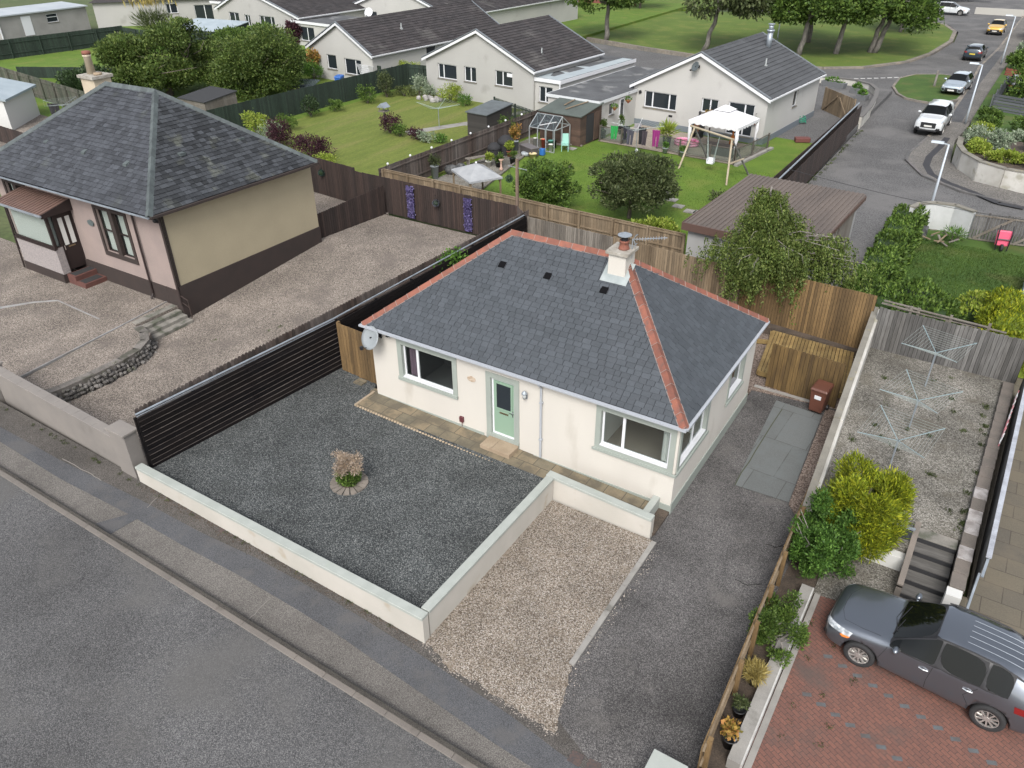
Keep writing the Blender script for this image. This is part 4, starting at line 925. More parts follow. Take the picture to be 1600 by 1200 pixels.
strip('coping', cv, .34, -.7, -.135, mat('mossy_concrete', (.17,.155,.14), .92, (.11,.10,.09), 1.6, fine=.25, fs=20, stain=(.05,.05,.035), ss=1.5, sth=.52), kind=None, parent=rw)
sp = thing('garden_steps', 'worn grey concrete steps beside the brown base of the tan house', 'steps', (0,0,0))
sm = mat('step_concrete', (.22,.205,.18), .9, (.13,.125,.11), 2.5, fine=.15, fs=30, stain=(.08,.085,.06), ss=2.5, sth=.52)
for i in range(4):
    g = MB(); g.box(-12.35+i*.31,-12.02+i*.31+.0,-1.12+.0,.86,-.8,-.12-i*.14); g.build('step', sm, sp, bevel=.012)
hrl = thing('handrail', 'dark brown metal handrail beside the concrete steps', 'handrail', (0,0,0))
g = MB(); g.bar((-12.5,.92,.62),(-11.2,.92,.30),.045); g.bar((-12.5,.92,.30),(-11.2,.92,-.02),.035); g.build('rail', brownwood, hrl)
for x in (-12.5,-11.2): g = MB(); g.bar((x,.92,-.5),(x,.92,.62 if x < -12 else .30),.045); g.build('post', brownwood, hrl)
for pts in ([(0,605),(95,556),(190,508),(262,470)], [(155,498),(90,469)], [(90,469),(50,472),(0,480)]):
    strip('edging_line', [at(x, y, -.12) for x, y in pts], .05, -.2, -.11, mat('edging_line', (.27,.27,.27), .9, (.2,.19,.18), 2, fine=.2))

# ------------------------------------------------------------------ the slate roofed house on the left
tan = mat('tan_render', (.33,.285,.195), .92, (.30,.26,.178), .7, fine=.08, fs=50, bump=.5, bs=30)
pinkr = mat('pink_render', (.27,.215,.195), .92, (.235,.19,.175), 1.0, fine=.12, fs=40, bump=.5, bs=30)
rough = mat('roughcast', (.29,.26,.25), .92, (.22,.20,.20), 18, fine=.25, fs=60, bump=.8, bs=40)
brownp = mat('brown_paint', (.034,.023,.020), .85, (.028,.02,.0175), 2, fine=.05)
brownf = mat('brown_frame', (.018,.010,.009), .6)
lh = thing('slate_roofed_house', 'tan and pink rendered house with old grey slate hipped roof and brown base at left', 'house', (0,0,0))
ZE = 4.15
F1 = Face((-24.2,.95,0), (1,0,0)); F2 = Face((-11.7,.95,0), (.012,1,0)); XL = 12.5
mb = MB(); wl1 = [(7.95,9.95,1.45,3.42),(0.85,2.45,1.45,3.42)]
wallface(mb, F1, 0, XL, .62, 4.02, wl1); mb.build('front_wall', pinkr, lh)
mb = MB(); wallface(mb, F2, 0, 8.25, .62, 4.02); F3 = Face((-11.6,9.2,0), (-1,0,0)); wallface(mb, F3, 0, 12.6, -.3, 4.02); F4 = Face((-24.2,9.2,0), (0,-1,0)); wallface(mb, F4, 0, 8.25, -.3, 4.02); mb.build('wall', tan, lh)
mb = MB(); F1.box(mb, 0, XL+.05, -.7, .62, -.02, .05); F2.box(mb, 0.0, 8.27, -.7, .80, -.02, .05); mb.build('base_course', brownp, lh)
g = MB(); F2.box(g, .02, .12, .62, 4.0, 0, .02); F1.box(g, XL-.08, XL+.02, .62, 4.0, 0, .02); g.build('corner_trim', brownp, lh)
for (a, b, c, d) in wl1:
    g = MB(); w = .16
    for q in ((a-w,a,c-.2,d+.12),(b,b+w,c-.2,d+.12),(a,b,d,d+.12),(a,b,c-.2,c)): F1.box(g, *q, 0, .05)
    F1.box(g, (a+b)/2-.14, (a+b)/2+.14, c, d, -.12, .04); g.build('window_surround', brownp, lh)
    m_ = (a+b)/2
    for (p, q) in ((a, m_-.14), (m_+.14, b)):
        window(F1, p, q, c, d, lh, (), fm=brownf, pane=clearglass, bar=.05, transom={0: c+(d-c)*.5}, curtain=[(p+.03, p+(q-p)*.85, white_c)])
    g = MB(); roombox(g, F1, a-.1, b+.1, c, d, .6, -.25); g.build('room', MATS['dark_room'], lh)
# roof
B1 = Vector((-11.38,.28,ZE)); C1 = Vector((-10.98,9.12,ZE)); A1 = Vector((-24.1,.12,ZE)); D1 = Vector((-23.6,9.5,ZE)); TL = Vector((-19.54,4.96,7.5)); TR_ = Vector((-16.14,5.07,7.5))
mb = MB(); dz = Vector((0,0,-.03)); mb.add([p+dz for p in (A1,B1,C1,D1,TL,TR_)], [(0,1,5,4),(1,2,5),(2,3,4,5),(3,0,4),(0,3,2,1)]); rf2 = mb.build('roof', roofdeck, lh)
def slope(P, Q, tops, m, nm, ex, wid, th, seed, wj=.12, slip=.006, par=None, off=.5):
    """cover the slope whose eaves run from P to Q"""
    U = (Q-P).normalized(); T = tops[0]-P; S = (T-U*T.dot(U)).normalized()
    poly = [(0,0),((Q-P).length,0)]+[((t-P).dot(U),(t-P).dot(S)) for t in tops]
    mb = MB(); slates(mb, P, U, S, poly, ex, wid, th, random.Random(seed), wj, slip, off); return mb.build(nm, m, par)
slope(A1, B1, (TR_, TL), oldslate, 'slates', .21, .29, .024, 1, .25, .012, rf2)
slope(B1, C1, (TR_,), oldslate2, 'slates', .21, .29, .022, 2, .25, .012, rf2)
slope(C1, D1, (TL, TR_), oldslate, 'slates', .3, .4, .016, 3, .1, .01, rf2); slope(D1, A1, (TL,), oldslate, 'slates', .3, .4, .016, 4, .1, .01, rf2)
rt_m = mat('grey_ridge_tile', (.075,.09,.09), .7, (.05,.06,.062), 4, isl=.2, fine=.15)
mb = MB(); f_ = Vector((0,-1,-.72)).normalized(); b_ = Vector((0,1,-.72)).normalized()
ridge(mb, TL, TR_, f_, b_, .16, .42, .07, .02)
for c, top, e1, e2 in ((B1,TR_,A1-B1,C1-B1),(C1,TR_,B1-C1,D1-C1),(A1,TL,B1-A1,D1-A1),(D1,TL,A1-D1,C1-D1)):
    hd = (top-c).normalized(); w1 = (e1-hd*e1.dot(hd)).normalized(); w2 = (e2-hd*e2.dot(hd)).normalized(); ridge(mb, c, top, w1, w2, .16, .42, .07, .02)
mb.build('ridge_tiles', rt_m, rf2)
P2 = lambda x, y: (x, y, ZE+(y-.3)*(7.5-ZE)/4.7)
for (x, y) in ((-20.5,2.0),(-17.6,1.95),(-14.6,1.9)):
    g = MB(); z = P2(x,y)[2]; g.hexa([(x-.13,y-.12,z-.06),(x+.13,y-.12,z-.06),(x+.13,y+.14,z+.06),(x-.13,y+.14,z+.06),(x-.11,y-.1,z+.06),(x+.11,y-.1,z+.06),(x+.1,y+.12,z+.14),(x-.1,y+.12,z+.14)]); g.build('roof_vent', rt_m, rf2)
for (x, y) in ((-13.2,3.6),(-13.1,6.7)):
    g = MB(); z = ZE+(-11.2-x)*(7.5-ZE)/4.9; g.box(x-.1,x+.12,y-.13,y+.13,z-.05,z+.07); g.build('roof_vent', rt_m, rf2)
g = MB(); g.bar(A1+Vector((0,-.06,-.05)), B1+Vector((.05,-.06,-.05)), .075, .05); g.build('gutter', galv, lh)
g = MB(); g.bar(B1+Vector((.06,0,-.06)), C1+Vector((.06,0,-.06)), .12, .10); g.bar(A1+Vector((0,.16,-.1)), B1+Vector((0,.16,-.1)), .3, .05); g.bar(B1+Vector((-.16,0,-.1)), C1+Vector((-.16,0,-.1)), .3, .05); g.build('fascia', brownp, lh)
g = MB(); g.tube([(-13.85,.15,4.05),(-13.5,.85,3.7),(-13.5,.85,.1),(-13.5,.7,-.1)], .045, 8); g.build('downpipe', brownf, lh)
g = MB(); g.tube([(-11.55,.7,4.05),(-11.66,.85,3.8),(-11.66,.87,.0)], .05, 8); g.build('downpipe', brownp, lh)
g = MB(); g.tube([(-21.6,-.2,2.9),(-21.6,-.3,-.1)], .04, 8); g.build('downpipe', brownf, lh)
g = MB(); g.ball((-11.9,.82,3.72),.10,12,8); g.box(-11.94,-11.8,.84,.95,3.62,3.86); g.build('security_lamp', black, lh, True)
g = MB(); g.lathe([(.22,-.02),(.22,.02)], (-16.9,.91,2.62), 20, 'y'); o = g.build('name_sign', mat('slate_sign', (.08,.10,.10), .6), lh); o.scale = (1,1,.62); o.location = (0,0,1.0)
# chimney on the left hip
ck = MB(); ck.box(-22.6,-21.55,5.6,6.5,4.6,7.35); chl = ck.build('chimney', mat('chimney_render', (.48,.41,.31), .9, (.4,.34,.25), 2, fine=.1), rf2)
g = MB(); g.box(-22.7,-21.45,5.5,6.6,7.35,7.48); g.build('chimney_cap', MATS['cap_concrete'], chl)
g = MB(); g.lathe([(.2,7.48),(.17,8.25),(.2,8.27),(.2,8.36),(.13,8.36)], (-22.3,6.05,0), 14); g.build('chimney_pot', MATS['chimney_render'], chl, True)
g = MB(); g.lathe([(.21,8.36),(.2,8.5),(.12,8.52)], (-22.3,6.05,0), 14); g.build('pot_rim', terracotta, chl, True)
g = MB(); g.lathe([(.2,7.48),(.2,7.58)], (-21.8,6.05,0), 14); g.build('capped_pot', MATS['buff_stone'], chl, True)
# porch
po = MB(); FP = Face((-21.5,-.24,0), (1,0,0)); FS = Face((-18.3,-.24,0), (0,1,0)); pch = None
wallface(po, FP, 0, 3.2, .25, 1.5); wallface(po, FS, 0, .36, .25, 1.5); po.add([FP(0,.25),FP(0,1.5),FP(0,1.5,-1.2),FP(0,.25,-1.2)], [(0,1,2,3)]); porch = po.build('porch', rough, lh)
g = MB(); FP.box(g, 0, 3.22, -.5, .26, -.02, .04); FS.box(g, -.04, .36, -.5, .26, -.02, .04); g.build('porch_base', brownp, porch)
w_ = window(FP, 0.0, 3.18, 1.5, 3.02, lh, (), fm=brownf, pane=clearglass, bar=.09, depth=0, curtain=[(.12, 3.05, white_c)], sill=brownf, name='porch_window')
w_ = window(FS, 0.02, .34, 1.5, 3.02, lh, (), fm=brownf, pane=clearglass, bar=.06, depth=0, curtain=[(.06, .30, white_c)], name='porch_window')
g = MB(); g.box(-21.5,-18.25,-.22,.95,3.0,3.08); FP.box(g, 3.1, 3.22, 1.45, 3.05, -.1, .02); g.build('lintel', brownf, porch)
g = MB(); FS.box(g, .38, 1.17, .36, 2.9, -.09, -.03); FS.box(g, .34, .40, .3, 3.0, -.1, .0); FS.box(g, 1.13, 1.19, .3, 3.0, -.1, .0); dr = g.build('porch_door', brownf, lh)
for a in (.5, .84): g = MB(); FS.box(g, a, a+.2, 1.5, 2.75, -.029, -.024); g.build('door_glass', white_c, dr)
g = MB(); FS.box(g, .62, .94, 1.38, 1.44, -.03, -.015); g.build('letterbox', MATS['brass'], dr); g = MB(); FS.box(g, .42, .46, 1.3, 1.52, -.03, .0); g.build('handle', chrome, dr)
prm = mat('porch_sheet', (.14,.085,.068), .6, (.11,.068,.055), 2, fine=.1)
g = MB(); n = 16
for i in range(n):
    x = -21.75+i*3.65/n; w = 3.65/n
    for (a, b, h) in ((0,.7,.035),(.7,1,0)):
        g.hexa([(x+a*w,-.5,3.12),(x+b*w,-.5,3.12),(x+b*w,.94,3.42),(x+a*w,.94,3.42),(x+a*w,-.5,3.15+h),(x+b*w,-.5,3.15+h),(x+b*w,.94,3.45+h),(x+a*w,.94,3.45+h)])
g.build('porch_roof', prm, porch)
g = MB(); g.bar((-21.75,-.53,3.12),(-18.05,-.53,3.12),.09,.07); g.build('porch_gutter', galv, porch)
g = MB(); g.hexa([(-18.12,-.5,3.0),(-18.07,-.5,3.0),(-18.07,.94,3.0),(-18.12,.94,3.0),(-18.12,-.5,3.16),(-18.07,-.5,3.16),(-18.07,.94,3.5),(-18.12,.94,3.5)]); g.build('barge_board', brownf, porch)
ds = thing('porch_steps', 'red tiled doorstep with black rubber mats at the brown porch door', 'steps', (0,0,0))
redt = mat('red_tile', (.11,.045,.035), .75, (.085,.036,.03), 3, fine=.15); rub = mat('rubber_mat', (.018,.019,.02), .8, (.03,.03,.03), 40)
for (a, b, c, z) in ((-18.22,-17.6,1.25,.28),(-17.6,-16.95,.95,.06)):
    g = MB(); g.box(a,b,-.15,c,-.5,z); s_ = g.build('step', redt, ds, bevel=.012); g = MB(); g.box(a+.08,b-.1,-.05,c-.15,z,z+.012); g.build('door_mat', rub, s_)

# ------------------------------------------------------------------ drive, bin, decking, side fence
binm = mat('brown_bin', (.10,.038,.024), .45, (.085,.032,.02), 2)
bn = thing('wheelie_bin', 'brown wheelie bin with a white label in front of the timber screen', 'bin', (13.22,7.62,-.42), -.12)
g = MB(); g.hexa([(-.22,-.28,.08),(.22,-.28,.08),(.22,.22,.08),(-.22,.22,.08),(-.27,-.33,.92),(.27,-.33,.92),(.27,.30,.92),(-.27,.30,.92)]); g.build('body', binm, bn, bevel=.025)
g = MB(); g.hexa([(-.30,-.38,.92),(.30,-.38,.92),(.30,.33,.92),(-.30,.33,.92),(-.27,-.33,1.0),(.27,-.33,1.0),(.26,.28,1.05),(-.26,.28,1.05)]); g.build('lid', binm, bn, bevel=.03)
g = MB(); g.tube([(-.25,.33,.95),(.25,.33,.95)], .02, 8); g.build('handle', black, bn)
for s in (-.26, .26): g = MB(); g.lathe([(.1,-.03),(.1,.03)], (s,.22,.1), 14, 'x'); g.build('wheel', black, bn)
g = MB(); g.hexa([(-.10,-.327,.60),(.12,-.327,.60),(.12,-.31,.60),(-.10,-.31,.60),(-.10,-.336,.74),(.12,-.336,.74),(.12,-.32,.74),(-.10,-.32,.74)]); g.build('sticker', whitepvc, bn)
dk = thing('decking', 'yellow timber decking between the golden fence and the screen', 'decking', (0,0,0))
g = MB(); R4 = random.Random(2); n = 24
for i in range(n):
    x = 10.75+i*3.15/n; g.hexa([(x,8.75,-.2),(x+3.15/n-.02,8.75,-.2),(x-.42+3.15/n-.02,12.1,-.2),(x-.42,12.1,-.2),(x,8.75,-.17),(x+3.15/n-.02,8.75,-.17),(x-.42+3.15/n-.02,12.1,-.17),(x-.42,12.1,-.17)])
g.build('boards', deckwood, dk); g = MB(); g.bar((10.78,8.72,-.27),(13.9,8.68,-.27),.04,.17); g.bar((10.74,8.75,-.27),(10.32,12.1,-.27),.04,.17); g.build('fascia', deckwood, dk)
g = MB(); g.bar((9.6,11.0,-.3),(10.45,11.3,-.3),.12,.15); g.bar((10.45,11.3,-.3),(10.2,12.5,-.3),.1,.15); tag(g.build('bed_edging', deckwood), 'timber sleepers edging the tree bed beside the decking', 'edging')
g = MB(); g.box(10.9,13.5,7.95,8.1,-.5,-.40); tag(g.build('concrete_kerb', concrete), 'concrete strip under the timber screen and bin', 'edging')
# low golden fence along the drive
df = thing('drive_fence', 'low golden timber fence with stepped posts along the right of the drive', 'fence', (0,0,0))
g = MB(); R5 = random.Random(6)
for i in range(74):
    y = -7.15+i*.122; x = 14.5-.033*(y+7.15)-.0; g.box(x-.012,x+.012,y,y+.116,-.5,.56+R5.uniform(-.006,.006))
g.build('boards', goldwood, df)
for z in (.0, .50): g = MB(); g.bar((14.54,-7.15,z),(14.24,1.8,z),.045,.07); g.build('rail', palewood, df)
for y in (-6.95,-4.85,-3.6,-2.35,-1.05,.9): g = MB(); x = 14.60-.033*(y+7.15); g.box(x-.05,x+.05,y-.05,y+.05,-.5,.68); g.build('post', goldwood, df)
# low white border wall between bed and block paving
bw_ = thing('border_wall', 'low concrete wall with a white painted strip beside the red block paving', 'wall', (0,0,0))
g = MB(); g.hexa([(14.93,-6.6,-.6),(15.2,-6.6,-.6),(15.22,-1.0,-.6),(14.95,-1.0,-.6),(14.93,-6.6,-.16),(15.2,-6.6,-.16),(15.22,-1.0,-.16),(14.95,-1.0,-.16)]); g.build('wall_panel', concrete, bw_)
g = MB(); g.hexa([(15.2,-6.6,-.6),(15.235,-6.6,-.6),(15.255,-1.0,-.6),(15.22,-1.0,-.6),(15.2,-6.6,-.155),(15.235,-6.6,-.155),(15.255,-1.0,-.155),(15.22,-1.0,-.155)]); g.build('white_edge', mat('worn_white', (.5,.5,.48), .85, (.35,.34,.32), 3, fine=.1), bw_)
g = MB(); g.bar((15.32,-6.9,-.46),(15.36,-.9,-.46),.14,.12); g.bar((15.3,-6.9,-.46),(19.5,-8.4,-.46),.14,.12); tag(g.build('kerb_edging', concrete), 'concrete kerb edging round the red block paving', 'edging')

# white wall between drive and yard, yard fences
yw = thing('yard_wall', 'white painted wall with stone coping left of the drying yard', 'wall', (0,0,0))
wh_ = mat('whitewash', (.46,.45,.42), .9, (.36,.345,.31), 1.2, fine=.08, stain=(.26,.25,.20), ss=1.5, sth=.58)
scp = mat('stone_cope', (.20,.188,.16), .92, (.15,.14,.118), 2, fine=.2, stain=(.33,.28,.12), ss=3, sth=.62)
for (a, b, za, zb) in ((1.0,5.2,.60,.93),(5.2,8.6,.98,1.24),(8.6,12.55,1.24,1.52)):
    xa, xb = 14.42-.053*(a-1), 14.42-.053*(b-1)
    g = MB(); g.hexa([(xa-.1,a,-.6),(xa+.14,a,-.6),(xb+.14,b,-.6),(xb-.1,b,-.6),(xa-.1,a,za),(xa+.14,a,za),(xb+.14,b,zb),(xb-.1,b,zb)]); g.build('wall_panel', wh_, yw)
    g = MB(); g.hexa([(xa-.15,a,za),(xa+.05,a,za),(xb+.05,b,zb),(xb-.15,b,zb),(xa-.15,a,za+.07),(xa+.05,a,za+.07),(xb+.05,b,zb+.07),(xb-.15,b,zb+.07)]); g.build('coping', scp, yw)

fence('boarded_fence', 'grey weathered board fence at the back of the drying yard', 'fence', (13.95,11.75), (18.75,11.7), .25, 1.72, bw=.12, gap=.011, m=greywood, post=0, postside=1, jit=.02)
t = thing('timber_stack', 'stack of grey split rails lying along the top of the grey fence', 'timber', (0,0,0))
R6 = random.Random(12)
for (x, y, z, l) in ((14.6,12.0,2.0,1.3),(14.6,12.1,2.08,1.2),(15.8,12.05,1.92,2.6),(16.1,12.12,1.98,2.7),(16.2,12.0,2.04,2.4),(14.5,12.2,1.92,.9),(17.0,12.15,1.9,2.0)):
    g = MB(); a = R6.uniform(-.03,.03); g.bar((x-l/2,y-a,z+.03),(x+l/2,y+a,z-.03),.09,.03); g.build('rail', palegrey, t)
for x in (14.9,15.15,16.2,17.4): g = MB(); g.box(x,x+.09,12.0,12.09,.2,2.12); g.build('stake', palegrey, t)
# rotary driers
drm = mat('drier_blue', (.22,.30,.32), .5); linem = mat('drier_line', (.26,.30,.29), .6)
def drier(name, label, x, y, z, h, r, rz, arms=4, group=None, rise=.35, lines=9, m=None, clothes=None):
    t = thing(name, label, 'clothes drier', (x,y,z), rz, group); m = m or drm
    g = MB(); g.tube([(0,0,0),(0,0,h)], .022, 8); g.tube([(0,0,h*.55),(0,0,h)], .03, 8); g.build('pole', galv, t)
    tips = [Vector((math.cos(2*PI*k/arms)*r, math.sin(2*PI*k/arms)*r, h+rise)) for k in range(arms)]
    for q in tips:
        g = MB(); g.bar((0,0,h-.02), q, .017); g.build('arm', m, t)
    g = MB(); 
    for i in range(2, lines+2):
        f = i/(lines+1)
        for k in range(arms):
            a = Vector((0,0,h)).lerp(tips[k], f); b = Vector((0,0,h)).lerp(tips[(k+1) % arms], f); g.bar(a, b, .0045 if m is drm else .007)
    g.build('line', linem, t)
    return t
drier('rotary_drier', 'rotary clothes drier nearest the grey board fence in the drying yard', 16.15, 9.9, .3, 1.35, 1.25, .55, 4, 'rotary driers in the gravel yard')
drier('rotary_drier', 'rotary clothes drier in the middle of the drying yard', 16.1, 7.0, .3, 1.05, 1.25, .5, 4, 'rotary driers in the gravel yard')
drier('rotary_drier', 'rotary clothes drier closest to the yellow conifer', 15.95, 4.6, .3, .95, 1.3, .62, 4, 'rotary driers in the gravel yard')
# right hand side of the yard: coping blocks, slatted fence with pale top rail, folded airer
cb = thing('coping_wall', 'low wall of brown grey coping blocks along the right of the drying yard', 'wall', (0,0,0))
cm_ = mat('cope_blocks', (.17,.145,.125), .9, (.13,.115,.10), 2, isl=.3, fine=.2); cw_ = mat('cope_blocks_white', (.36,.34,.33), .9, (.2,.18,.17), 4, fine=.2)
for i in range(20):
    y = .2+i*.56; x = 18.22+.03*y; g = MB(); g.box(x-.17,x+.17,y,y+.545,.3,.46+.0); g.build('cope_block', cw_ if i in (2,4,5,7) else cm_, cb, bevel=.012)
g = MB(); g.hexa([(18.08,.1,-.6),(18.38,.1,-.6),(18.72,11.4,-.6),(18.42,11.4,-.6),(18.08,.1,.3),(18.38,.1,.3),(18.72,11.4,.3),(18.42,11.4,.3)]); g.build('wall_panel', MATS['whitewash'], cb)
g = MB(); g.box(18.02,18.36,-.12,.18,-.6,.42); g.build('end_pier', mat('bright_whitewash', (.52,.52,.50), .85, fine=.05), cb)
t = thing('screen_fence', 'dark fence with a pale grey top rail right of the coping blocks', 'fence', (0,0,0))
g = MB(); 
for i in range(28): y = .9+i*.40; x = 18.62+.03*y; g.box(x-.012,x+.012,y,y+.385,-.4,1.05)
g.build('panel', greywood, t); g = MB(); g.bar((18.66,.9,1.1),(19.0,12.1,1.1),.12,.05); g.build('top_rail', mat('pale_rail', (.36,.38,.42), .8, (.25,.26,.29), 3, fine=.2), t)
g = MB(); g.bar((18.62,.35,.9),(18.67,1.0,1.05),.06,.04); g.bar((18.55,-.1,.05),(18.62,.95,.4),.05,.3); g.build('end_rail', galv, t)
t = thing('folding_airer', 'folded red and white airer leaning on the dark fence', 'airer', (18.68,8.4,.46))
g = MB()
for dz in (0,.5): g.bar((-.12,-1.3,dz*.1+.02),(.1,1.6,.25+dz*.2),.03)
for i in range(9): g.bar((-.11+.022*i,-1.2+i*.33,.03+.02*i),(-.06+.022*i,-.95+i*.33,.30+.02*i),.02)
g.build('frame', mat('red_white', (.45,.16,.18), .6, (.55,.55,.55), 3, sharp=.03), t)
# steps up to the yard, retaining wall, glass screen
t = thing('garden_steps', 'grey timber steps rising to the drying yard beside the car', 'steps', (17.13,0,0))
for i in range(5):
    g = MB(); y = .15+i*.41; z = -.30+i*.15; g.box(.0,.93,y,y+.42,-.8,z); g.build('step', mat('step_timber', (.10,.095,.088), .9, (.07,.066,.06), 5, isl=.2, fine=.3, fs=30, stretch=(.1,1,1)) if i < 4 else sm, t); g = MB(); g.box(.0,.93,y-.014,y+.0,z-.15,z-.02); g.build('riser', blackmatt, t)
g = MB(); g.box(-.14,.0,.1,2.1,-.6,-.05); g.hexa([(-.14,.1,-.1),(0,.1,-.1),(0,2.1,.3),(-.14,2.1,.3),(-.14,.1,.0),(0,.1,.0),(0,2.1,.55),(-.14,2.1,.55)]); g.build('side_wall', cm_, t)
g = MB(); g.box(15.4,17.0,1.05,1.32,-.6,.02); tag(g.build('retaining_wall', MATS['bright_whitewash'], bevel=.01), 'short white retaining wall below the yellow conifer', 'wall')
t = thing('glazed_screen', 'grey glazed panel with pale top rail left of the timber steps', 'screen', (0,0,0))
g = MB(); g.box(15.6,16.98,1.5,1.53,-.0,.66); g.build('panel', glassmat('smoked_panel', (.05,.055,.06), .2, .2), t); g = MB(); g.bar((15.6,1.515,.7),(17.02,1.515,.7),.07,.05); g.build('top_rail', galv, t)
g = MB(); g.box(20.1,20.2,-.5,14,-.43,-.36); tag(g.build('path_edging', concrete), 'concrete edging on the right side of the buff slab path', 'edging')

# ------------------------------------------------------------------ planting near the camera
def sprayconifer(label, x, y, z, rx, ry, h, n, seed, lm, ls=.2, asp=.22, group=None, name='conifer'):
    rg = np.random.default_rng(seed); t = thing(name, label, 'conifer', (x,y,z), 0, group)
    cs = [(0,0,h*.45,rx*.75,ry*.75,h*.45)]
    for i in range(16):
        a = rg.random()*6.28; q = rg.uniform(.3,.75); cs.append((math.cos(a)*rx*q, math.sin(a)*ry*q, h*rg.uniform(.3,.8), rx*.34, ry*.34, h*.2))
    P, D = blobs(cs, n, rg, shell=.45, gaps=.25, gs=1.8); D = D*1.0+np.array([0,0,.5])
    leafcloud('foliage', P, D, ls, lm, t, rg, asp, up_bias=.5, fold=.1)
    # longer pointed sprays at the outside
    k = rg.choice(len(P), n//7, replace=False); Q = P[k]; E = D[k]+rg.normal(size=(len(k),3))*.2
    leafcloud('spray', Q, E*2.5, ls*1.7, lm, t, rg, .18, up_bias=.3, fold=.05)
    g = MB(); g.tube([(0,0,-.1),(0,0,h*.5),(.05,0,h*.8)], [.12,.08,.02], 8); g.build('trunk', bark, t); return t
sprayconifer('bright yellow green conifer leaning over the drying yard', 15.70, 1.45, -.35, 1.5, 1.35, 2.5, 48000, 11, LY, .10)
rg = np.random.default_rng(5)
LBig = leafmat('leaf_bright2', (.03,.075,.012), (.06,.13,.02), (.14,.25,.05), isl=.35, ns=2.5, trans=.3)
def bigbush(label, x, y, z, rx, ry, h, n, seed, lm, ls):
    rg = np.random.default_rng(seed); t = thing('bush', label, 'bush', (x,y,z)); cs = [(0,0,h*.4,rx*.6,ry*.6,h*.4)]
    for i in range(18):
        a = rg.random()*6.28; q = rg.uniform(.35,.8); cs.append((math.cos(a)*rx*q, math.sin(a)*ry*q, h*rg.uniform(.25,.85), rx*.3, ry*.3, h*.17))
    P, D = blobs(cs, n, rg, shell=.3, gaps=.3, gs=2.2); P[:,2] = np.maximum(P[:,2],.03); leafcloud('foliage', P, D, ls, lm, t, rg, .5, up_bias=.6, fold=.3)
    g = MB()
    for i in range(9): a = rg.random()*6.28; limb(g, (rg.normal()*.08,rg.normal()*.15,0), (math.cos(a)*rx*.75,math.sin(a)*ry*.75,h*rg.uniform(.5,.9)), .035, .008, rg, 4, .1)
    g.build('stem', palebark, t); return t
bigbush('large loose green bush between the low fence and the grey car', 15.1, .25, -.44, 1.0, 1.85, 2.0, 20000, 21, LBig, .085)
bigbush('smaller dark green bush beside the low concrete wall', 14.88, -2.95, -.44, .68, 1.0, 1.25, 12000, 22, LG, .065)
def pot(g, x, y, z, r, h): g.lathe([(r*.75,0),(r,h),(r*1.08,h),(r*1.08,h+.02),(r*.9,h+.02),(r*.85,h-.03)], (x,y,z), 14)
LYD = leafmat('leaf_straw', (.22,.17,.05), (.35,.28,.09), (.45,.38,.16)); LAU = leafmat('leaf_autumn', (.10,.10,.02), (.35,.22,.05), (.45,.20,.08))
def potplant(label, x, y, z, r, h, pr, ph, pm, lm, n, ls, seed, asp=.5, group=None, up_bias=.6, droop=0, cat='potted plant'):
    rg = np.random.default_rng(seed); t = thing('potted_plant', label, cat, (x,y,z), 0, group)
    g = MB(); pot(g, 0, 0, 0, pr, ph); g.build('pot', pm, t, True)
    P, D = blobs([(0,0,ph+h*.45,r*.7,r*.7,h*.4)]+[(math.cos(k*1.3)*r*.45,math.sin(k*1.3)*r*.45,ph+h*rg.uniform(.3,.7),r*.4,r*.4,h*.25) for k in range(5)], n, rg, shell=.2, gaps=.2, gs=3)
    leafcloud('foliage', P, D, ls, lm, t, rg, asp, up_bias=up_bias, droop=droop); return t
blackpot = mat('black_pot', (.012,.013,.015), .5); terrapot = mat('terracotta_pot', (.38,.12,.06), .8, (.3,.1,.05), 4); yellowpot = mat('cream_pot', (.5,.42,.24), .7); galvpot = mat('zinc_pot', (.3,.33,.35), .5)
potplant('straw yellow grassy plant in a dark pot between fence and wall', 14.78, -4.35, -.45, .24, .4, .13, .2, blackpot, LYD, 900, .22, 31, .08)
potplant('black pot of yellow and red autumn leaves by the end fence post', 14.82, -6.1, -.45, .27, .6, .17, .28, blackpot, LAU, 330, .09, 32, .7)
potplant('black pot of small green leaves behind the low golden fence', 14.76, -5.3, -.45, .22, .45, .15, .22, blackpot, LO, 420, .06, 33, .6)
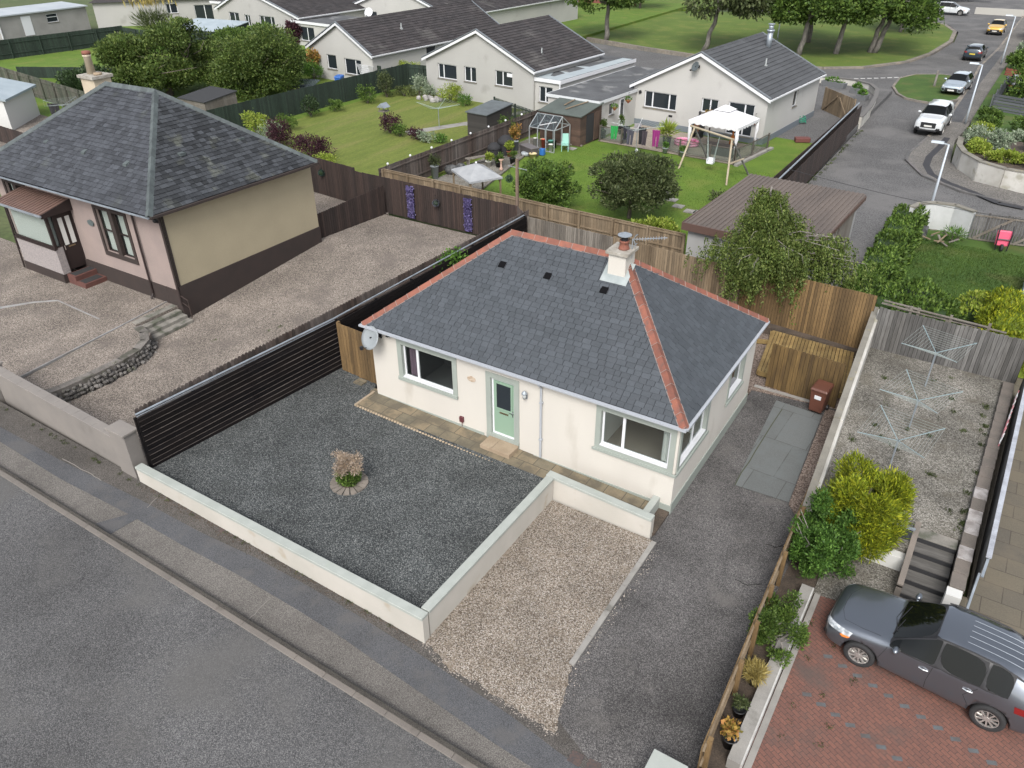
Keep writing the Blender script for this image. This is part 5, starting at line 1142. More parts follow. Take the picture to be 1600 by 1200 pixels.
# weeping birch behind the bungalow
wb = thing('weeping_birch', 'weeping birch hanging over the golden brown rear fence', 'tree', (9.15,12.95,-.3))
rg = np.random.default_rng(77); g = MB()
LW = leafmat('leaf_birch', (.05,.08,.016), (.09,.128,.026), (.18,.215,.06), isl=.35, ns=1.0)
main = limb(g, (0,0,0), (-.05,.1,3.0), .14, .10, rg, 5, .02); main2 = limb(g, (-.05,.1,3.0), (-.1,.2,5.5), .10, .03, rg, 5, .05)
PP = []; DD = []
arms_ = []
for k in range(58):
    a = rg.random()*6.28; L = rg.uniform(.45,1.0); z0 = rg.uniform(2.2,5.5); sx, sy = 2.4, 1.8
    if k < 9: a = .15+rg.normal()*.3; z0 = rg.uniform(3.0,4.0); L = rg.uniform(1.2,1.6)
    pass
    s = max(.1, 1-max(0,(z0-3.1))/2.5); e = Vector((math.cos(a)*sx*L*s*1.05, math.sin(a)*sy*L*s, z0+rg.uniform(-.1,.35)))
    p0_ = Vector((0,.1,z0-.5)); mid = (p0_+e)/2+Vector((0,0,.28)); g.tube([p0_, mid, e, e+Vector((math.cos(a)*.2,math.sin(a)*.2,-.35))], [.026,.016,.009,.004], 6)
    for j in range(34):     # hanging twigs
        f = rg.uniform(.15,1.08); q = (p0_.lerp(mid, f*2) if f < .5 else mid.lerp(e, (f-.5)*2)) + Vector((rg.normal()*.22, rg.normal()*.22, rg.normal()*.08))
        ln = rg.uniform(.4,1.55)*(.7+.5*f)
        n = int(44*ln)+6
        tt = rg.random(n); PP.append(np.column_stack([q.x+rg.normal(size=n)*.045+math.cos(a)*tt*.18, q.y+rg.normal(size=n)*.045+math.sin(a)*tt*.18, q.z-tt*ln])); DD.append(np.tile([math.cos(a)*.2, math.sin(a)*.2, -1.0], (n,1)))
P = np.vstack(PP); D = np.vstack(DD); k = P[:,2] > .5; leafcloud('crown', P[k], D[k], .095, LW, wb, rg, .55, up_bias=-.2); g.build('trunk', palebark, wb, True)

# ------------------------------------------------------------------ houses behind
A5 = math.radians(-5.2)
harl = mat('grey_harling', (.345,.34,.325), .92, (.315,.31,.297), .35, fine=.1, fs=30, bump=.4, bs=20, stain=(.25,.245,.23), ss=.5, sth=.6)
harlw = mat('white_harling', (.40,.393,.375), .92, (.365,.36,.345), .35, fine=.08, fs=30, bump=.4, bs=20, stain=(.29,.28,.265), ss=.5, sth=.62)
tileb = mat('brown_concrete_tile', (.036,.031,.031), .85, (.028,.025,.026), .9, isl=.3, fine=.25, fs=15, stain=(.075,.07,.066), ss=.45, sth=.58)
tileg = mat('grey_concrete_tile', (.060,.063,.067), .8, (.050,.052,.056), .9, isl=.12, fine=.12, fs=15)
felt = mat('roof_felt', (.085,.088,.092), .9, (.055,.057,.06), .8, fine=.2, fs=15, stain=(.20,.20,.195), ss=.7, sth=.55)
felt_g = mat('green_felt', (.075,.09,.08), .9, (.055,.065,.06), .8, fine=.2, fs=20)
bluebase = mat('slate_blue_base', (.13,.15,.17), .9)
dkroom = MATS['dark_room']; netc = mat('net_curtain', (.32,.34,.34), .9)
def winbasic(F, a, b, c, d, par, splits=(), curt=None, sillm=None, frame=None, hs=None):
    return window(F, a, b, c, d, par, splits, fm=frame, sill=sillm or MATS['stone_cope'], curtain=curt, bar=.07, transom=hs)
def gable_house(name, label, O, rz, wd, dp, eL, eR, ru, rz_z, wallm, roofm, fronts, rights=(), ex=.34, tw=.6, th=.035, basem=None, oh=.25, group=None, seed=1, soff=0.0):
    t = thing(name, label, 'house', (O[0], O[1], 0), rz, group)
    F = Face((0,0,0), (1,0,0)); G = Face((wd,0,0), (0,1,0)); B = Face((wd,dp,0), (-1,0,0)); Lf = Face((0,dp,0), (0,-1,0))
    m = MB(); e = min(eL, eR); hf = [w[:4] for w in fronts]
    wallface(m, F, 0, wd, -.5, e, hf); m.add([F(0,e),F(wd,e),F(wd,eR),F(ru,rz_z-.1),F(0,eL)], [(0,1,2,3,4)])
    wallface(m, G, 0, dp, -.5, eR, [w[:4] for w in rights]); wallface(m, B, 0, wd, -.5, e); m.add([B(0,e),B(wd,e),B(wd,eL),B(wd-ru,rz_z-.1),B(0,eR)], [(0,1,2,3,4)])
    wallface(m, Lf, 0, dp, -.5, eL); m.build('wall', wallm, t)
    if basem: g = MB(); F.box(g, -.03, wd+.03, -.5, .38, 0, .03); G.box(g, -.0, dp, -.5, .38, 0, .03); g.build('base_course', basem, t)
    for w in fronts: winbasic(F, *w[:4], t, w[4] if len(w) > 4 else (), w[5] if len(w) > 5 else None)
    for w in rights: winbasic(G, *w[:4], t, w[4] if len(w) > 4 else (), w[5] if len(w) > 5 else None)
    sL = (rz_z-eL)/ru; sR = (rz_z-eR)/(wd-ru)
    P = [Vector((-oh,-oh,eL-sL*oh+.05)), Vector((ru,-oh,rz_z+.05)), Vector((wd+oh,-oh,eR-sR*oh+.05))]
    Q = [p+Vector((0,dp+2*oh,0)) for p in P]; dz = Vector((0,0,-.12)); m = MB()
    m.add(P+Q+[p+dz for p in P+Q], [(0,1,4,3),(1,2,5,4),(6,9,10,7),(7,10,11,8),(0,3,9,6),(2,8,11,5)]); rf_ = m.build('roof', roofdeck, t)
    for (a, b, c, d, sd) in ((P[2],Q[2],Q[1],P[1],1),(Q[0],P[0],P[1],Q[1],2)):
        U = (b-a).normalized(); S = (c-b).normalized(); m = MB()
        slates(m, a+Vector((0,0,.006)), U, S, [(0,0),((b-a).length,0),((b-a).length,(c-b).length),(0,(c-b).length)], ex, tw, th, random.Random(seed+sd), .0, .0, soff); m.build('tiles', roofm, rf_)
    m = MB(); ridge(m, P[1], Q[1], P[0]-P[1], P[2]-P[1], .17, .45, .05, .02); m.build('ridge_tiles', roofm, rf_)
    for nm, mm, ya, yb, dz_, h_ in (('barge_board', whitepvc, -oh-.03, -oh+.02, -.14, .2), ('verge', mat('verge_grey', (.13,.145,.16), .7), -oh-.06, -oh+.10, .05, .07), ('barge_board', whitepvc, dp+oh-.02, dp+oh+.03, -.14, .2), ('verge', mat('verge_grey', (.13,.145,.16), .7), dp+oh-.1, dp+oh+.03, .05, .07)):
        m = MB()
        for a, b in ((P[0],P[1]),(P[1],P[2])):
            for _ in (0,):
                m.hexa([(a.x,ya,a.z+dz_-h_/2),(b.x,ya,b.z+dz_-h_/2),(b.x,yb,b.z+dz_-h_/2),(a.x,yb,a.z+dz_-h_/2),(a.x,ya,a.z+dz_+h_/2),(b.x,ya,b.z+dz_+h_/2),(b.x,yb,b.z+dz_+h_/2),(a.x,yb,a.z+dz_+h_/2)])
        m.build(nm, mm, rf_)
    m = MB(); m.bar(P[2]+Vector((.05,0,-.06)), Q[2]+Vector((.05,0,-.06)), .11, .09); m.bar(P[2]+Vector((-.1,0,-.14)), Q[2]+Vector((-.1,0,-.14)), .16, .12); m.build('gutter', whitepvc, rf_)
    return t, F, G
def curt(a, b): return [(a, b, netc)]
h3, F, G = gable_house('harled_bungalow', 'pale harled bungalow with brown tiled roof and three gable windows behind the striped lawn', (-27.9,39.2), A5, 11.4, 9.6, 2.95, 3.1, 5.85, 5.5, harl, tileb,
    [(1.35,3.42,1.42,2.6,(1.95,),[(1.42,1.65,netc)]),(4.28,5.55,1.48,2.66,(4.95,)),(7.55,9.3,1.55,2.7,(8.3,))], seed=5)
h4, F4_, G4_ = gable_house('harled_bungalow', 'pale harled bungalow with grey tiled roof and silver flue behind the white gazebo', (-8.31,38.83), A5, 10.2, 10.1, 2.85, 3.1, 5.1, 5.4, harlw, tileg,
    [(.9,3.5,1.3,2.45,(1.55,2.9),[(1.0,3.4,netc)]),(5.45,6.7,1.55,2.5,(6.1,),[(5.5,6.05,netc),(6.15,6.62,netc)]),(7.45,9.35,.35,2.5,(8.65,),[(8.72,9.28,netc)])],
    [(4.9,5.75,1.55,2.65)], basem=bluebase, ex=.36, tw=3.3, th=.04, seed=9)
h5, F5_, G5_ = gable_house('harled_bungalow', 'white gabled bungalow with long brown roof and trellis behind the green fence', (-41.9,39.5), A5, 8.4, 18.5, 2.75, 2.75, 4.3, 5.0, harlw, tileb,
    [(2.3,3.6,.95,2.2,(),curt(3.0,3.5)),(4.7,6.9,.75,2.1,(6.1,),curt(4.8,6.0))], [(7.0,8.4,1.5,2.6)], seed=12)
h6, F6_, G6_ = gable_house('harled_bungalow', 'pale bungalow with three white windows and wide brown roof, top left behind the hedge trees', (-71.5,53.6), A5, 15.5, 12, 2.9, 2.9, 6.2, 5.4, harl, tileb,
    [(2.2,4.2,1.25,2.6,(3.3,)),(5.3,6.4,1.25,2.5,(5.9,)),(8.2,11.0,1.3,2.6,(9.0,10.3))], seed=14)
h7, F7_, G7_ = gable_house('harled_bungalow', 'bungalow with brown roof behind the other houses at the top', (-58,62.5), A5, 17, 26, 2.9, 2.9, 8.5, 5.6, harlw, tileb, [(3,5,1.4,2.6),(12,14,1.4,2.6)], seed=15)
# details on them
t = h4; g = MB(); g.tube([(6.5,8.3,4.7),(6.5,8.3,5.9)], .2, 14); g.tube([(6.5,8.3,5.9),(6.5,8.3,6.02)], .28, 14); g.tube([(6.5,8.3,6.05),(6.5,8.3,6.35)], .17, 14); g.tube([(6.5,8.3,6.38),(6.5,8.3,6.43)], .25, 14); g.build('flue', galv, t, True)
for (hh, x, y, z) in ((h4,7.9,4.6,4.25),(h3,10.0,3.0,3.75),(h5,6.3,6,4.05)): g = MB(); g.tube([(x,y,z-.2),(x,y,z+.42)], .055, 8); g.box(x-.1,x+.1,y-.12,y+.12,z-.12,z-.0); g.build('vent_pipe', netc, hh)
t = dish('dark grey satellite dish high on the gable behind the white gazebo', (-3.35,38.33,4.5), A5-.5, -.45, .36, mat('dish_dark', (.08,.095,.10), .5), .35)
dish('round white satellite dish on the small gable at the top left', (-44.2,51.0,4.2), .1, -.4, .5, whitepvc, .3)
g = MB(); F4_.box(g, -.0,.0,0,0,0,0) if False else None
g = MB(); g.tube([(.55,-.02,2.3),(.55,-.08,2.3)], .12, 12); g.build('wall_vent', black, h4); g = MB(); g.box(3.0,3.3,-.02,0,.85,1.0); g.build('air_grille', black, h4)
# H3 extension, flat roofed, white fascia
def flatbox(name, label, O, rz, wd, dp, h, wallm, topm, fasc, fronts=(), rights=(), doors=(), cat='extension', over=.12, fh=.22, base=None):
    t = thing(name, label, cat, (O[0],O[1],0), rz); F = Face((0,0,0),(1,0,0)); G = Face((wd,0,0),(0,1,0)); m = MB()
    wallface(m, F, 0, wd, -.5, h, [w[:4] for w in fronts]); wallface(m, G, 0, dp, -.5, h, [w[:4] for w in rights]); wallface(m, Face((wd,dp,0),(-1,0,0)), 0, wd, -.5, h); wallface(m, Face((0,dp,0),(0,-1,0)), 0, dp, -.5, h); m.build('wall', wallm, t)
    m = MB(); m.box(-over,wd+over,-over,dp+over,h-.02,h+fh-.03); r_ = m.build('roof', topm, t)
    m = MB(); m.box(-over-.03,wd+over+.03,-over-.03,-over,h-.05,h+fh); m.box(wd+over,wd+over+.03,-over,dp+over,h-.05,h+fh); m.box(-over-.03,-over,-over,dp+over,h-.05,h+fh); m.build('fascia', fasc, r_)
    for w in fronts: winbasic(F, *w[:4], t, w[4] if len(w) > 4 else (), w[5] if len(w) > 5 else None)
    for w in rights: winbasic(G, *w[:4], t, w[4] if len(w) > 4 else (), w[5] if len(w) > 5 else None)
    return t, F, G
ex3, _, _ = flatbox('flat_roofed_extension', 'white flat roofed extension with pale fascia between the two harled bungalows', (-19.05,38.6), A5, 4.9, 11.2, 2.35, harlw, felt, whitepvc, [(1.3,2.35,.3,1.95),(2.9,4.2,.75,1.95,(3.5,))])
pale = mat('fibreglass', (.33,.37,.38), .5, (.27,.31,.33), .8)
g = MB(); g.prism([(.05,.05),(4.85,.05),(4.85,.9),(3.2,1.1),(2.6,2.4),(1.8,1.6),(.05,1.8)], 2.54, 2.56); g.prism([(3.6,1.0),(4.85,1.0),(4.85,11),(3.9,11),(3.7,6),(2.5,5.6),(3.8,5.2),(3.7,3),(2.6,3.2),(3.6,2.6)], 2.54, 2.556); g.build('roof_patch', pale, ex3)
g = MB(); g.tube([(4.98,-.16,-.1),(4.98,-.16,2.5)], .05, 8); g.build('downpipe', whitepvc, ex3)
ex4, _, _ = flatbox('flat_roofed_garage', 'flat felt roofed garage with side door beside the harled bungalow', (-12.9,34.1), A5, 4.35, 12.6, 2.35, harlw, felt, mat('pale_fascia', (.5,.52,.53), .6), [], [(1.35,2.0,1.25,2.1)], over=.1, fh=.16)
t, _, _ = ex4, 0, 0
g = MB(); g.box(4.36,4.40,2.75,3.35,.1,2.2); dr = g.build('door', whitepvc, ex4); g = MB(); g.box(4.40,4.41,2.85,3.25,1.0,2.1); g.build('door_glass', darkglass, dr)
ex5, _, _ = flatbox('flat_roofed_extension', 'small white flat roofed link with porch left of the green shed roof', (-57.2,52.2), A5, 7, 6, 2.35, harlw, felt, whitepvc, [(1.2,3.6,.5,2.0,(2.4,))])
# top left: outbuilding and house with patio doors
ob = thing('outbuilding', 'grey outbuilding with pale metal roof and white door at the top left', 'outbuilding', (-90.3,36.4,0), math.radians(92))
F = Face((0,0,0),(1,0,0)); G = Face((11.8,0,0),(0,1,0)); m = MB(); og = mat('outbuilding_grey', (.27,.265,.25), .92, (.22,.215,.205), .6, fine=.08)
wallface(m, F, 0, 11.8, -.5, 2.5, [(6.2,7.7,1.2,2.2)]); wallface(m, G, 0, 6, -.5, 2.5); wallface(m, Face((0,5,0),(0,-1,0)), 0, 5, -.5, 2.5, [(1.2,2.2,1.2,2.2)]); m.build('wall', og, ob)
m = MB(); m.hexa([(-.2,-.25,2.5),(12,-.25,2.5),(12,5.2,2.7),(-.2,5.2,2.7),(-.2,-.25,2.64),(12,-.25,2.64),(12,5.2,2.84),(-.2,5.2,2.84)]); m.build('roof', mat('metal_roof', (.35,.38,.40), .5, (.3,.33,.36), .5), ob)
winbasic(F, 6.2,7.7,1.2,2.2, ob, (), None, None, None, {0:1.8}); winbasic(Face((0,5,0),(0,-1,0)), 1.2,2.2,1.2,2.2, ob, (), None, None, None, {0:1.8})
g = MB(); F.box(g, 2.9,4.1,.1,2.25,0,.05); g.build('door', whitepvc, ob); g = MB(); g.bar((.0,-.1,0),(.0,-.1,2.5),.1); g.build('downpipe', whitepvc, ob)
hs8 = thing('harled_house', 'pale rendered house wall with patio doors behind the pampas grass', 'house', (-90,48.8,0), math.radians(48))
F = Face((0,0,0),(1,0,0)); m = MB(); wallface(m, F, 0, 17, -.5, 2.9, [(8.9,10.3,1.3,2.5),(12.4,15,.1,2.2)]); wallface(m, Face((17,0,0),(0,1,0)), 0, 10, -.5, 2.9); wallface(m, Face((0,10,0),(0,-1,0)), 0, 10, -.5, 2.9); m.build('wall', harl, hs8)
winbasic(F, 8.9,10.3,1.3,2.5, hs8, (9.4,)); winbasic(F, 12.4,15,.1,2.2, hs8, (13.7,), [(12.5,13.6,netc)])
m = MB(); m.add([(-.4,-.4,2.9),(17.4,-.4,2.9),(17.4,10.4,2.9),(-.4,10.4,2.9),(4,5,5),(13,5,5)], [(0,1,5,4),(1,2,5),(2,3,4,5),(3,0,4),(0,3,2,1)]); m.build('roof', tileb, hs8)
t, _, _ = flatbox('harled_house', 'pale rendered wing with dark tiled roof right of the patio doors', (-78.6,58.5), math.radians(4), 12, 8, 2.6, harl, tileb, whitepvc, cat='house')
# green fence far left, old fence
fence('garden_fence', 'long dark green fence below the grey outbuilding at the top left', 'fence', (-77.8,24), (-75.2,42.5), 0, 1.9, bw=.14, gap=.011, m=greenwood, post=3, side=1, postside=-1, rails=(.25,.8))
fence('garden_fence', 'dark green fence running behind the two leafy trees', 'fence', (-75.2,42.5), (-33,39.2), 0, 1.75, bw=.14, gap=.011, m=greenwood, post=3, postside=-1, rails=(.25,.8))
oldgreen = mat('old_green_wood', (.055,.065,.045), .92, (.085,.08,.065), 1, isl=.35, fine=.3, fs=15)
fence('garden_fence', 'old greenish post and rail fence left of the tan chimney', 'fence', (-68,22.3), (-42.5,18.6), 0, 1.8, bw=.14, gap=.006, m=oldgreen, pm=oldgreen, post=2.4, postside=-1, rails=(.2,.85))
fence('garden_fence', 'low dark hedge coloured fence at the near edge of the far lawn', 'fence', (-66,24.6), (-47,34.5), 0, 1.0, bw=.14, gap=.011, m=greenwood, post=0)
fence('garden_fence', 'dark green board fence between the striped lawn and the leafy trees', 'fence', (-32.6,17.5), (-31.4,41.0), 0, 1.85, bw=.14, gap=.011, m=greenwood, pm=greenwood, post=1.9, postside=1, side=1, rails=(.3,.95))
fence('garden_fence', 'short dark green fence end meeting the harled bungalow wall', 'fence', (-31.4,41.0), (-28.2,41.3), 0, 1.8, bw=.14, gap=.011, m=greenwood, post=1.6, postside=-1)
fence('garden_fence', 'dark weathered brown fence between the striped lawn and the patio garden', 'fence', (-13.55,16.1), (-12.95,33.9), 0, 1.6, bw=.13, gap=.011, m=weatherbrown, post=0, side=1, postside=-1)
fence('picket_fence', 'open dark green picket fence beside the small black shed', 'fence', (-18.9,36.0), (-13.6,33.6), 0, 1.25, bw=.1, gap=.08, m=greenwood, post=2.5, th=.02)
g = MB()
for i in range(9):
    a = Vector((-13.55,16.1,0)).lerp(Vector((-12.95,33.9,0)), (i+.4)/9); g.ball((a.x,a.y,1.68), .07, 10, 7)
    if i < 8: tag(g.build('globe_light', whitepvc, smooth=True), 'small white globe light on top of the weathered brown fence', 'garden light', 'globe lights along the brown fence'); g = MB()
# ------------------------------------------------------------------ gardens behind: planting and small buildings
tree('garden_tree', 'broad leafy green tree behind the slate ridge, left of a pair', 'tree', -46.9,27.2,0, 5.2, 6.6, 2.9, LM, 46000, .23, 41, lumps=38, tr=.22, trunks=2, gaps=.25, small=.32)
tree('garden_tree', 'rounded darker tree with mottled leaves, right of the broad leafy tree', 'tree', -40.2,31.6,0, 4.2, 6.0, 2.4, LM, 38000, .21, 42, lumps=30, tr=.18, gaps=.15)
tree('garden_tree', 'smaller green tree between the leafy pair and the green shed', 'tree', -44.5,34.5,0, 4.0, 5.4, 2.6, LG, 22000, .23, 43, lumps=20, gaps=.15)
shrub('dark rounded garden bush below the leafy trees left of the small shed', -52,24,0, 4.5,2.5,2.2, LD, 5000, .28, 44)
shrub('yellow green shrub just above the slate ridge', -43.5,21.6,0, 2.2,1.2,1.6, LYG, 2500, .2, 45)
def shed(name, label, O, rz, wd, dp, h0, h1, wm, rm, roofname='roof', door=None, over=.1, cat='shed', pitch=False):
    t = thing(name, label, cat, (O[0],O[1],0), rz); m = MB()
    n = int(h0/.14)
    for i in range(n):  # overlapping boards
        z0, z1 = i*h0/n, (i+1)*h0/n; m.hexa([(-.01,-.015,z0),(wd+.01,-.015,z0),(wd+.01,dp+.01,z0),(-.01,dp+.01,z0),(0,0,z1),(wd,0,z1),(wd,dp,z1),(0,dp,z1)])
    if pitch: m.add([(0,0,h0),(wd,0,h0),(wd/2,0,h1-.05),(0,dp,h0),(wd,dp,h0),(wd/2,dp,h1-.05)], [(0,1,2),(3,5,4)])
    else: m.hexa([(0,0,h0),(wd,0,h0),(wd,dp,h0),(0,dp,h0),(0,0,h0+.01),(wd,0,h1-.02) if False else (wd,0,h0+.01),(wd,dp,h1-.03),(0,dp,h1-.03)])
    m.build('wall', wm, t); m = MB(); o = over
    if pitch:
        for s in (0, 1):
            xa = -o if s == 0 else wd+o; m.hexa([(xa,-o,h0-.06),(wd/2,-o,h1),(wd/2,dp+o,h1),(xa,dp+o,h0-.06),(xa,-o,h0-.0),(wd/2,-o,h1+.06),(wd/2,dp+o,h1+.06),(xa,dp+o,h0-.0)])
    else: m.hexa([(-o,-o,h0),(wd+o,-o,h0),(wd+o,dp+o,h1),(-o,dp+o,h1),(-o,-o,h0+.06),(wd+o,-o,h0+.06),(wd+o,dp+o,h1+.06),(-o,dp+o,h1+.06)])
    m.build('roof', rm, t)
    if door: m = MB(); m.box(wd, wd+.03, door[0], door[1], .08, door[2]); m.build('door', door[3], t)
    return t
metalr = mat('blue_grey_metal', (.30,.35,.38), .45, (.25,.30,.33), 1)
shed('garden_shed', 'green shed with a pale blue metal roof behind the leafy trees', (-67.5,43.4), math.radians(8), 7.5, 4.4, 2.0, 2.5, greenwood, metalr, pitch=False)
shed('garden_shed', 'small dark shed with black felt roof and pale boarded end above the slate roof', (-37.9,21.6), math.radians(-2), 3.0, 2.9, 1.75, 2.05, palegrey, mat('black_felt', (.025,.026,.028), .9, fine=.2), pitch=False)
shed('garden_shed', 'small black shed with grey lean to roof beside the striped lawn', (-16.9,29.6), math.radians(-4), 1.75, 2.9, 1.6, 1.85, mat('black_boards', (.03,.027,.025), .85, isl=.2), mat('grey_felt', (.10,.115,.12), .85, (.075,.085,.09), 2, fine=.15), pitch=False)
sh = shed('garden_shed', 'brown timber shed with green felt roof and open door beside the greenhouse', (-11.9,31.3), math.radians(-4), 3.3, 2.75, 1.95, 2.35, mat('shed_brown', (.075,.045,.032), .9, (.055,.035,.025), 2, isl=.3, fine=.2), felt_g)
g = MB(); g.box(3.31,3.34,.75,1.7,.1,1.95); d_ = g.build('doorway', blackmatt, sh); g = MB(); g.box(3.34,3.39,1.7,2.35,.1,1.95); g.build('door', MATS['shed_brown'], sh)
for (a, b) in (((1.2,1.2),(1.3,2.4)),((1.7,.6),(2.4,2.4))): g = MB(); g.bar((a[0],a[1],2.05+a[1]*.14+.05),(b[0],b[1],2.05+b[1]*.14+.05),.09,.04); g.build('roof_batten', palewood, sh)
# greenhouse
gh = thing('greenhouse', 'small aluminium greenhouse full of pots beside the brown shed', 'greenhouse', (-11.35,28.95,0), math.radians(-3)); fr_ = mat('aluminium', (.45,.48,.49), .4, metal=.5)
ghg = glassmat('greenhouse_glass', (.05,.065,.075), .5, .08)
g = MB(); W_, D_, e_, r_ = 2.0, 1.95, 1.45, 2.15
for x in (0, W_/3, 2*W_/3, W_):
    g.bar((x,0,0),(x,0,e_),.05); g.bar((x,0,e_),(x,D_/2,r_),.045); g.bar((x,D_/2,r_),(x,D_,e_),.045); g.bar((x,D_,0),(x,D_,e_),.05)
for z, y in ((e_,0),(e_,D_),(r_,D_/2),(.02,0),(.02,D_)): g.bar((0,y,z),(W_,y,z),.05)
for x in (0, W_): g.bar((x,0,e_),(x,D_,e_),.045); g.bar((x,D_/2,0),(x,D_/2,r_),.04)
g.build('frame', fr_, gh)
for (p, q) in (((0,0,e_),(0,D_/2,r_)),((0,D_/2,r_),(0,D_,e_))):
    g = MB(); g.add([(0,p[1],p[2]+.02),(W_,p[1],p[2]+.02),(W_,q[1],q[2]+.02),(0,q[1],q[2]+.02)], [(0,1,2,3)]); g.build('roof_glass', ghg, gh)
g = MB(); g.bar((.75,.15,1.62),(1.8,.55,1.88),.04); g.build('window_stay', whitepvc, gh)
RC = random.Random(21)
pots_m = [mat('pot_white',(.5,.5,.46),.7), mat('pot_red',(.4,.08,.05),.7), mat('pot_blue',(.08,.2,.35),.6), mat('pot_green',(.1,.3,.25),.6), yellowpot, terrapot, blackpot]
lab = ['white','red','blue','green','cream','terracotta','black']
for k, (x, y, i) in enumerate(((-11.1,29.3,0),(-10.7,29.6,4),(-10.4,29.2,1),(-10.0,29.5,3),(-9.7,29.0,0),(-9.9,29.9,6),(-10.9,30.1,2))):
    g = MB(); r = RC.uniform(.12,.19); pot(g, 0, 0, 0, r, .5+RC.uniform(-.1,.25)); tag(g.build('plant_pot', pots_m[i], smooth=True, loc=(x,y,0)), '%s tub number standing inside the greenhouse frame' % lab[i] if False else '%s tub standing inside the small aluminium greenhouse' % lab[i], 'pot', 'tubs inside the greenhouse')
g = MB(); g.box(0,1.35,0,.62,0,.5); t = thing('storage_box', 'dark grey plastic storage box in front of the greenhouse', 'storage box', (-11.35,27.75,0), -.45); g.build('box', mat('grey_rattan', (.07,.062,.06), .7, (.055,.05,.05), 20), t, bevel=.03); g = MB(); g.box(-.03,1.38,-.03,.65,.5,.57); g.build('lid', mat('grey_lid', (.11,.10,.10), .6), t, bevel=.02)
g = MB(); g.box(0,.32,0,.3,0,.42); tag(g.build('blue_tub', mat('blue_plastic', (.03,.13,.38), .4), loc=(-9.95,27.9,0), bevel=.03), 'blue plastic tub right of the grey storage box', 'tub')
t = thing('garden_chair', 'pale turquoise garden chair between the greenhouse and the brown shed', 'chair', (-9.0,29.7,0), .5); tq = mat('turquoise', (.22,.42,.36), .6)
g = MB(); g.box(-.25,.25,-.25,.25,.4,.45); g.build('seat', tq, t); g = MB(); g.hexa([(-.25,.22,.45),(.25,.22,.45),(.25,.27,.45),(-.25,.27,.45),(-.22,.36,1.05),(.22,.36,1.05),(.22,.4,1.05),(-.22,.4,1.05)]); g.build('backrest', tq, t)
for sx in (-.22,.22):
    for sy in (-.22,.22): g = MB(); g.bar((sx,sy,0),(sx,sy,.4),.045); g.build('leg', tq, t)
# barbecues, bench, pots
def bbq(label, x, y, s):
    t = thing('barbecue', label, 'barbecue', (x,y,0), .3); g = MB(); g.lathe([(.42*s,.55*s),(.46*s,.62*s),(.40*s,.78*s),(.2*s,.95*s),(.04*s,1.0*s)], (0,0,0), 14); g.build('cover', blackmatt, t, True)
    g = MB(); g.lathe([(.36*s,.0),(.42*s,.55*s)], (0,0,0), 14); g.build('skirt', blackmatt, t)
bbq('black covered round barbecue on the left behind the timber bench', -12.2, 25.9, 1.0); bbq('larger black covered barbecue beside the weathered brown fence', -12.0, 27.0, 1.25)
t = thing('garden_bench', 'low weathered timber bench in front of the covered barbecue', 'bench', (-12.3,24.1,0), 1.05); g = MB()
for i in range(3): g.box(-.8,.8,-.2+i*.14,-.08+i*.14,.44,.48)
g.build('seat', palegrey, t)
for x in (-.65,.65): g = MB(); g.box(x-.04,x+.04,-.18,.18,0,.44); g.build('leg', palegrey, t)
potplant('terracotta pot of tall yellow leaves near the wooden pole top', -11.5,26.7,0,.35,.75,.2,.32,terrapot,LYG,500,.14,61,.5)
potplant('white pot with yellow green plant in front of the bench', -11.5,24.2,0,.4,.55,.22,.3,pots_m[0],LYG,500,.14,62,.3)
potplant('black pot with dark green plant right of the yellow one', -10.85,24.4,0,.35,.55,.25,.3,blackpot,LG,450,.14,63,.3)
potplant('black pot with airy green plant by the lawn edge', -10.45,25.4,0,.4,.5,.2,.35,blackpot,LG,400,.12,64,.3)
potplant('zinc bucket planter with grass against the weathered fence', -12.9,20.4,0,.4,.8,.25,.75,galvpot,LO,500,.2,65,.15)
potplant('tall zinc planter with reddish shrub left of the storage box', -11.9,28.1,0,.5,1.3,.2,.6,galvpot,LAU,900,.12,66,.5)
g = MB(); pot(g,0,0,0,.25,.3); tag(g.build('plant_pot', yellowpot, smooth=True, loc=(-9.95,27.1,0)), 'cream patterned bowl pot near the storage box', 'pot')
g = MB(); g.lathe([(.28,0),(.3,.2),(.27,.22)], (0,0,0), 14); tag(g.build('basin', galvpot, smooth=True, loc=(-10.7,27.4,0)), 'round zinc basin beside the storage box', 'basin')
g = MB(); g.lathe([(.14,0),(.1,.1),(.06,.2),(.06,.5),(.12,.6),(.16,.66)], (0,0,0), 12); tag(g.build('stone_urn', mat('pink_stone', (.42,.28,.22), .9), smooth=True, loc=(-10.35,23.9,0)), 'pinkish stone pedestal urn by the lawn edge', 'urn')
bag = mat('dark_bag', (.03,.033,.035), .6, (.1,.1,.1), 5)
t = thing('rubbish_bags', 'heap of black and white sacks against the weathered fence', 'sacks', (-12.6,21.7,0)); g = MB()
g.ball((0,0,.25),(.5,.4,.28),10,7,.12); g.build('sack', bag, t); g = MB(); g.ball((.3,.6,.25),(.4,.35,.28),10,7,.12); g.build('sack', bag, t)
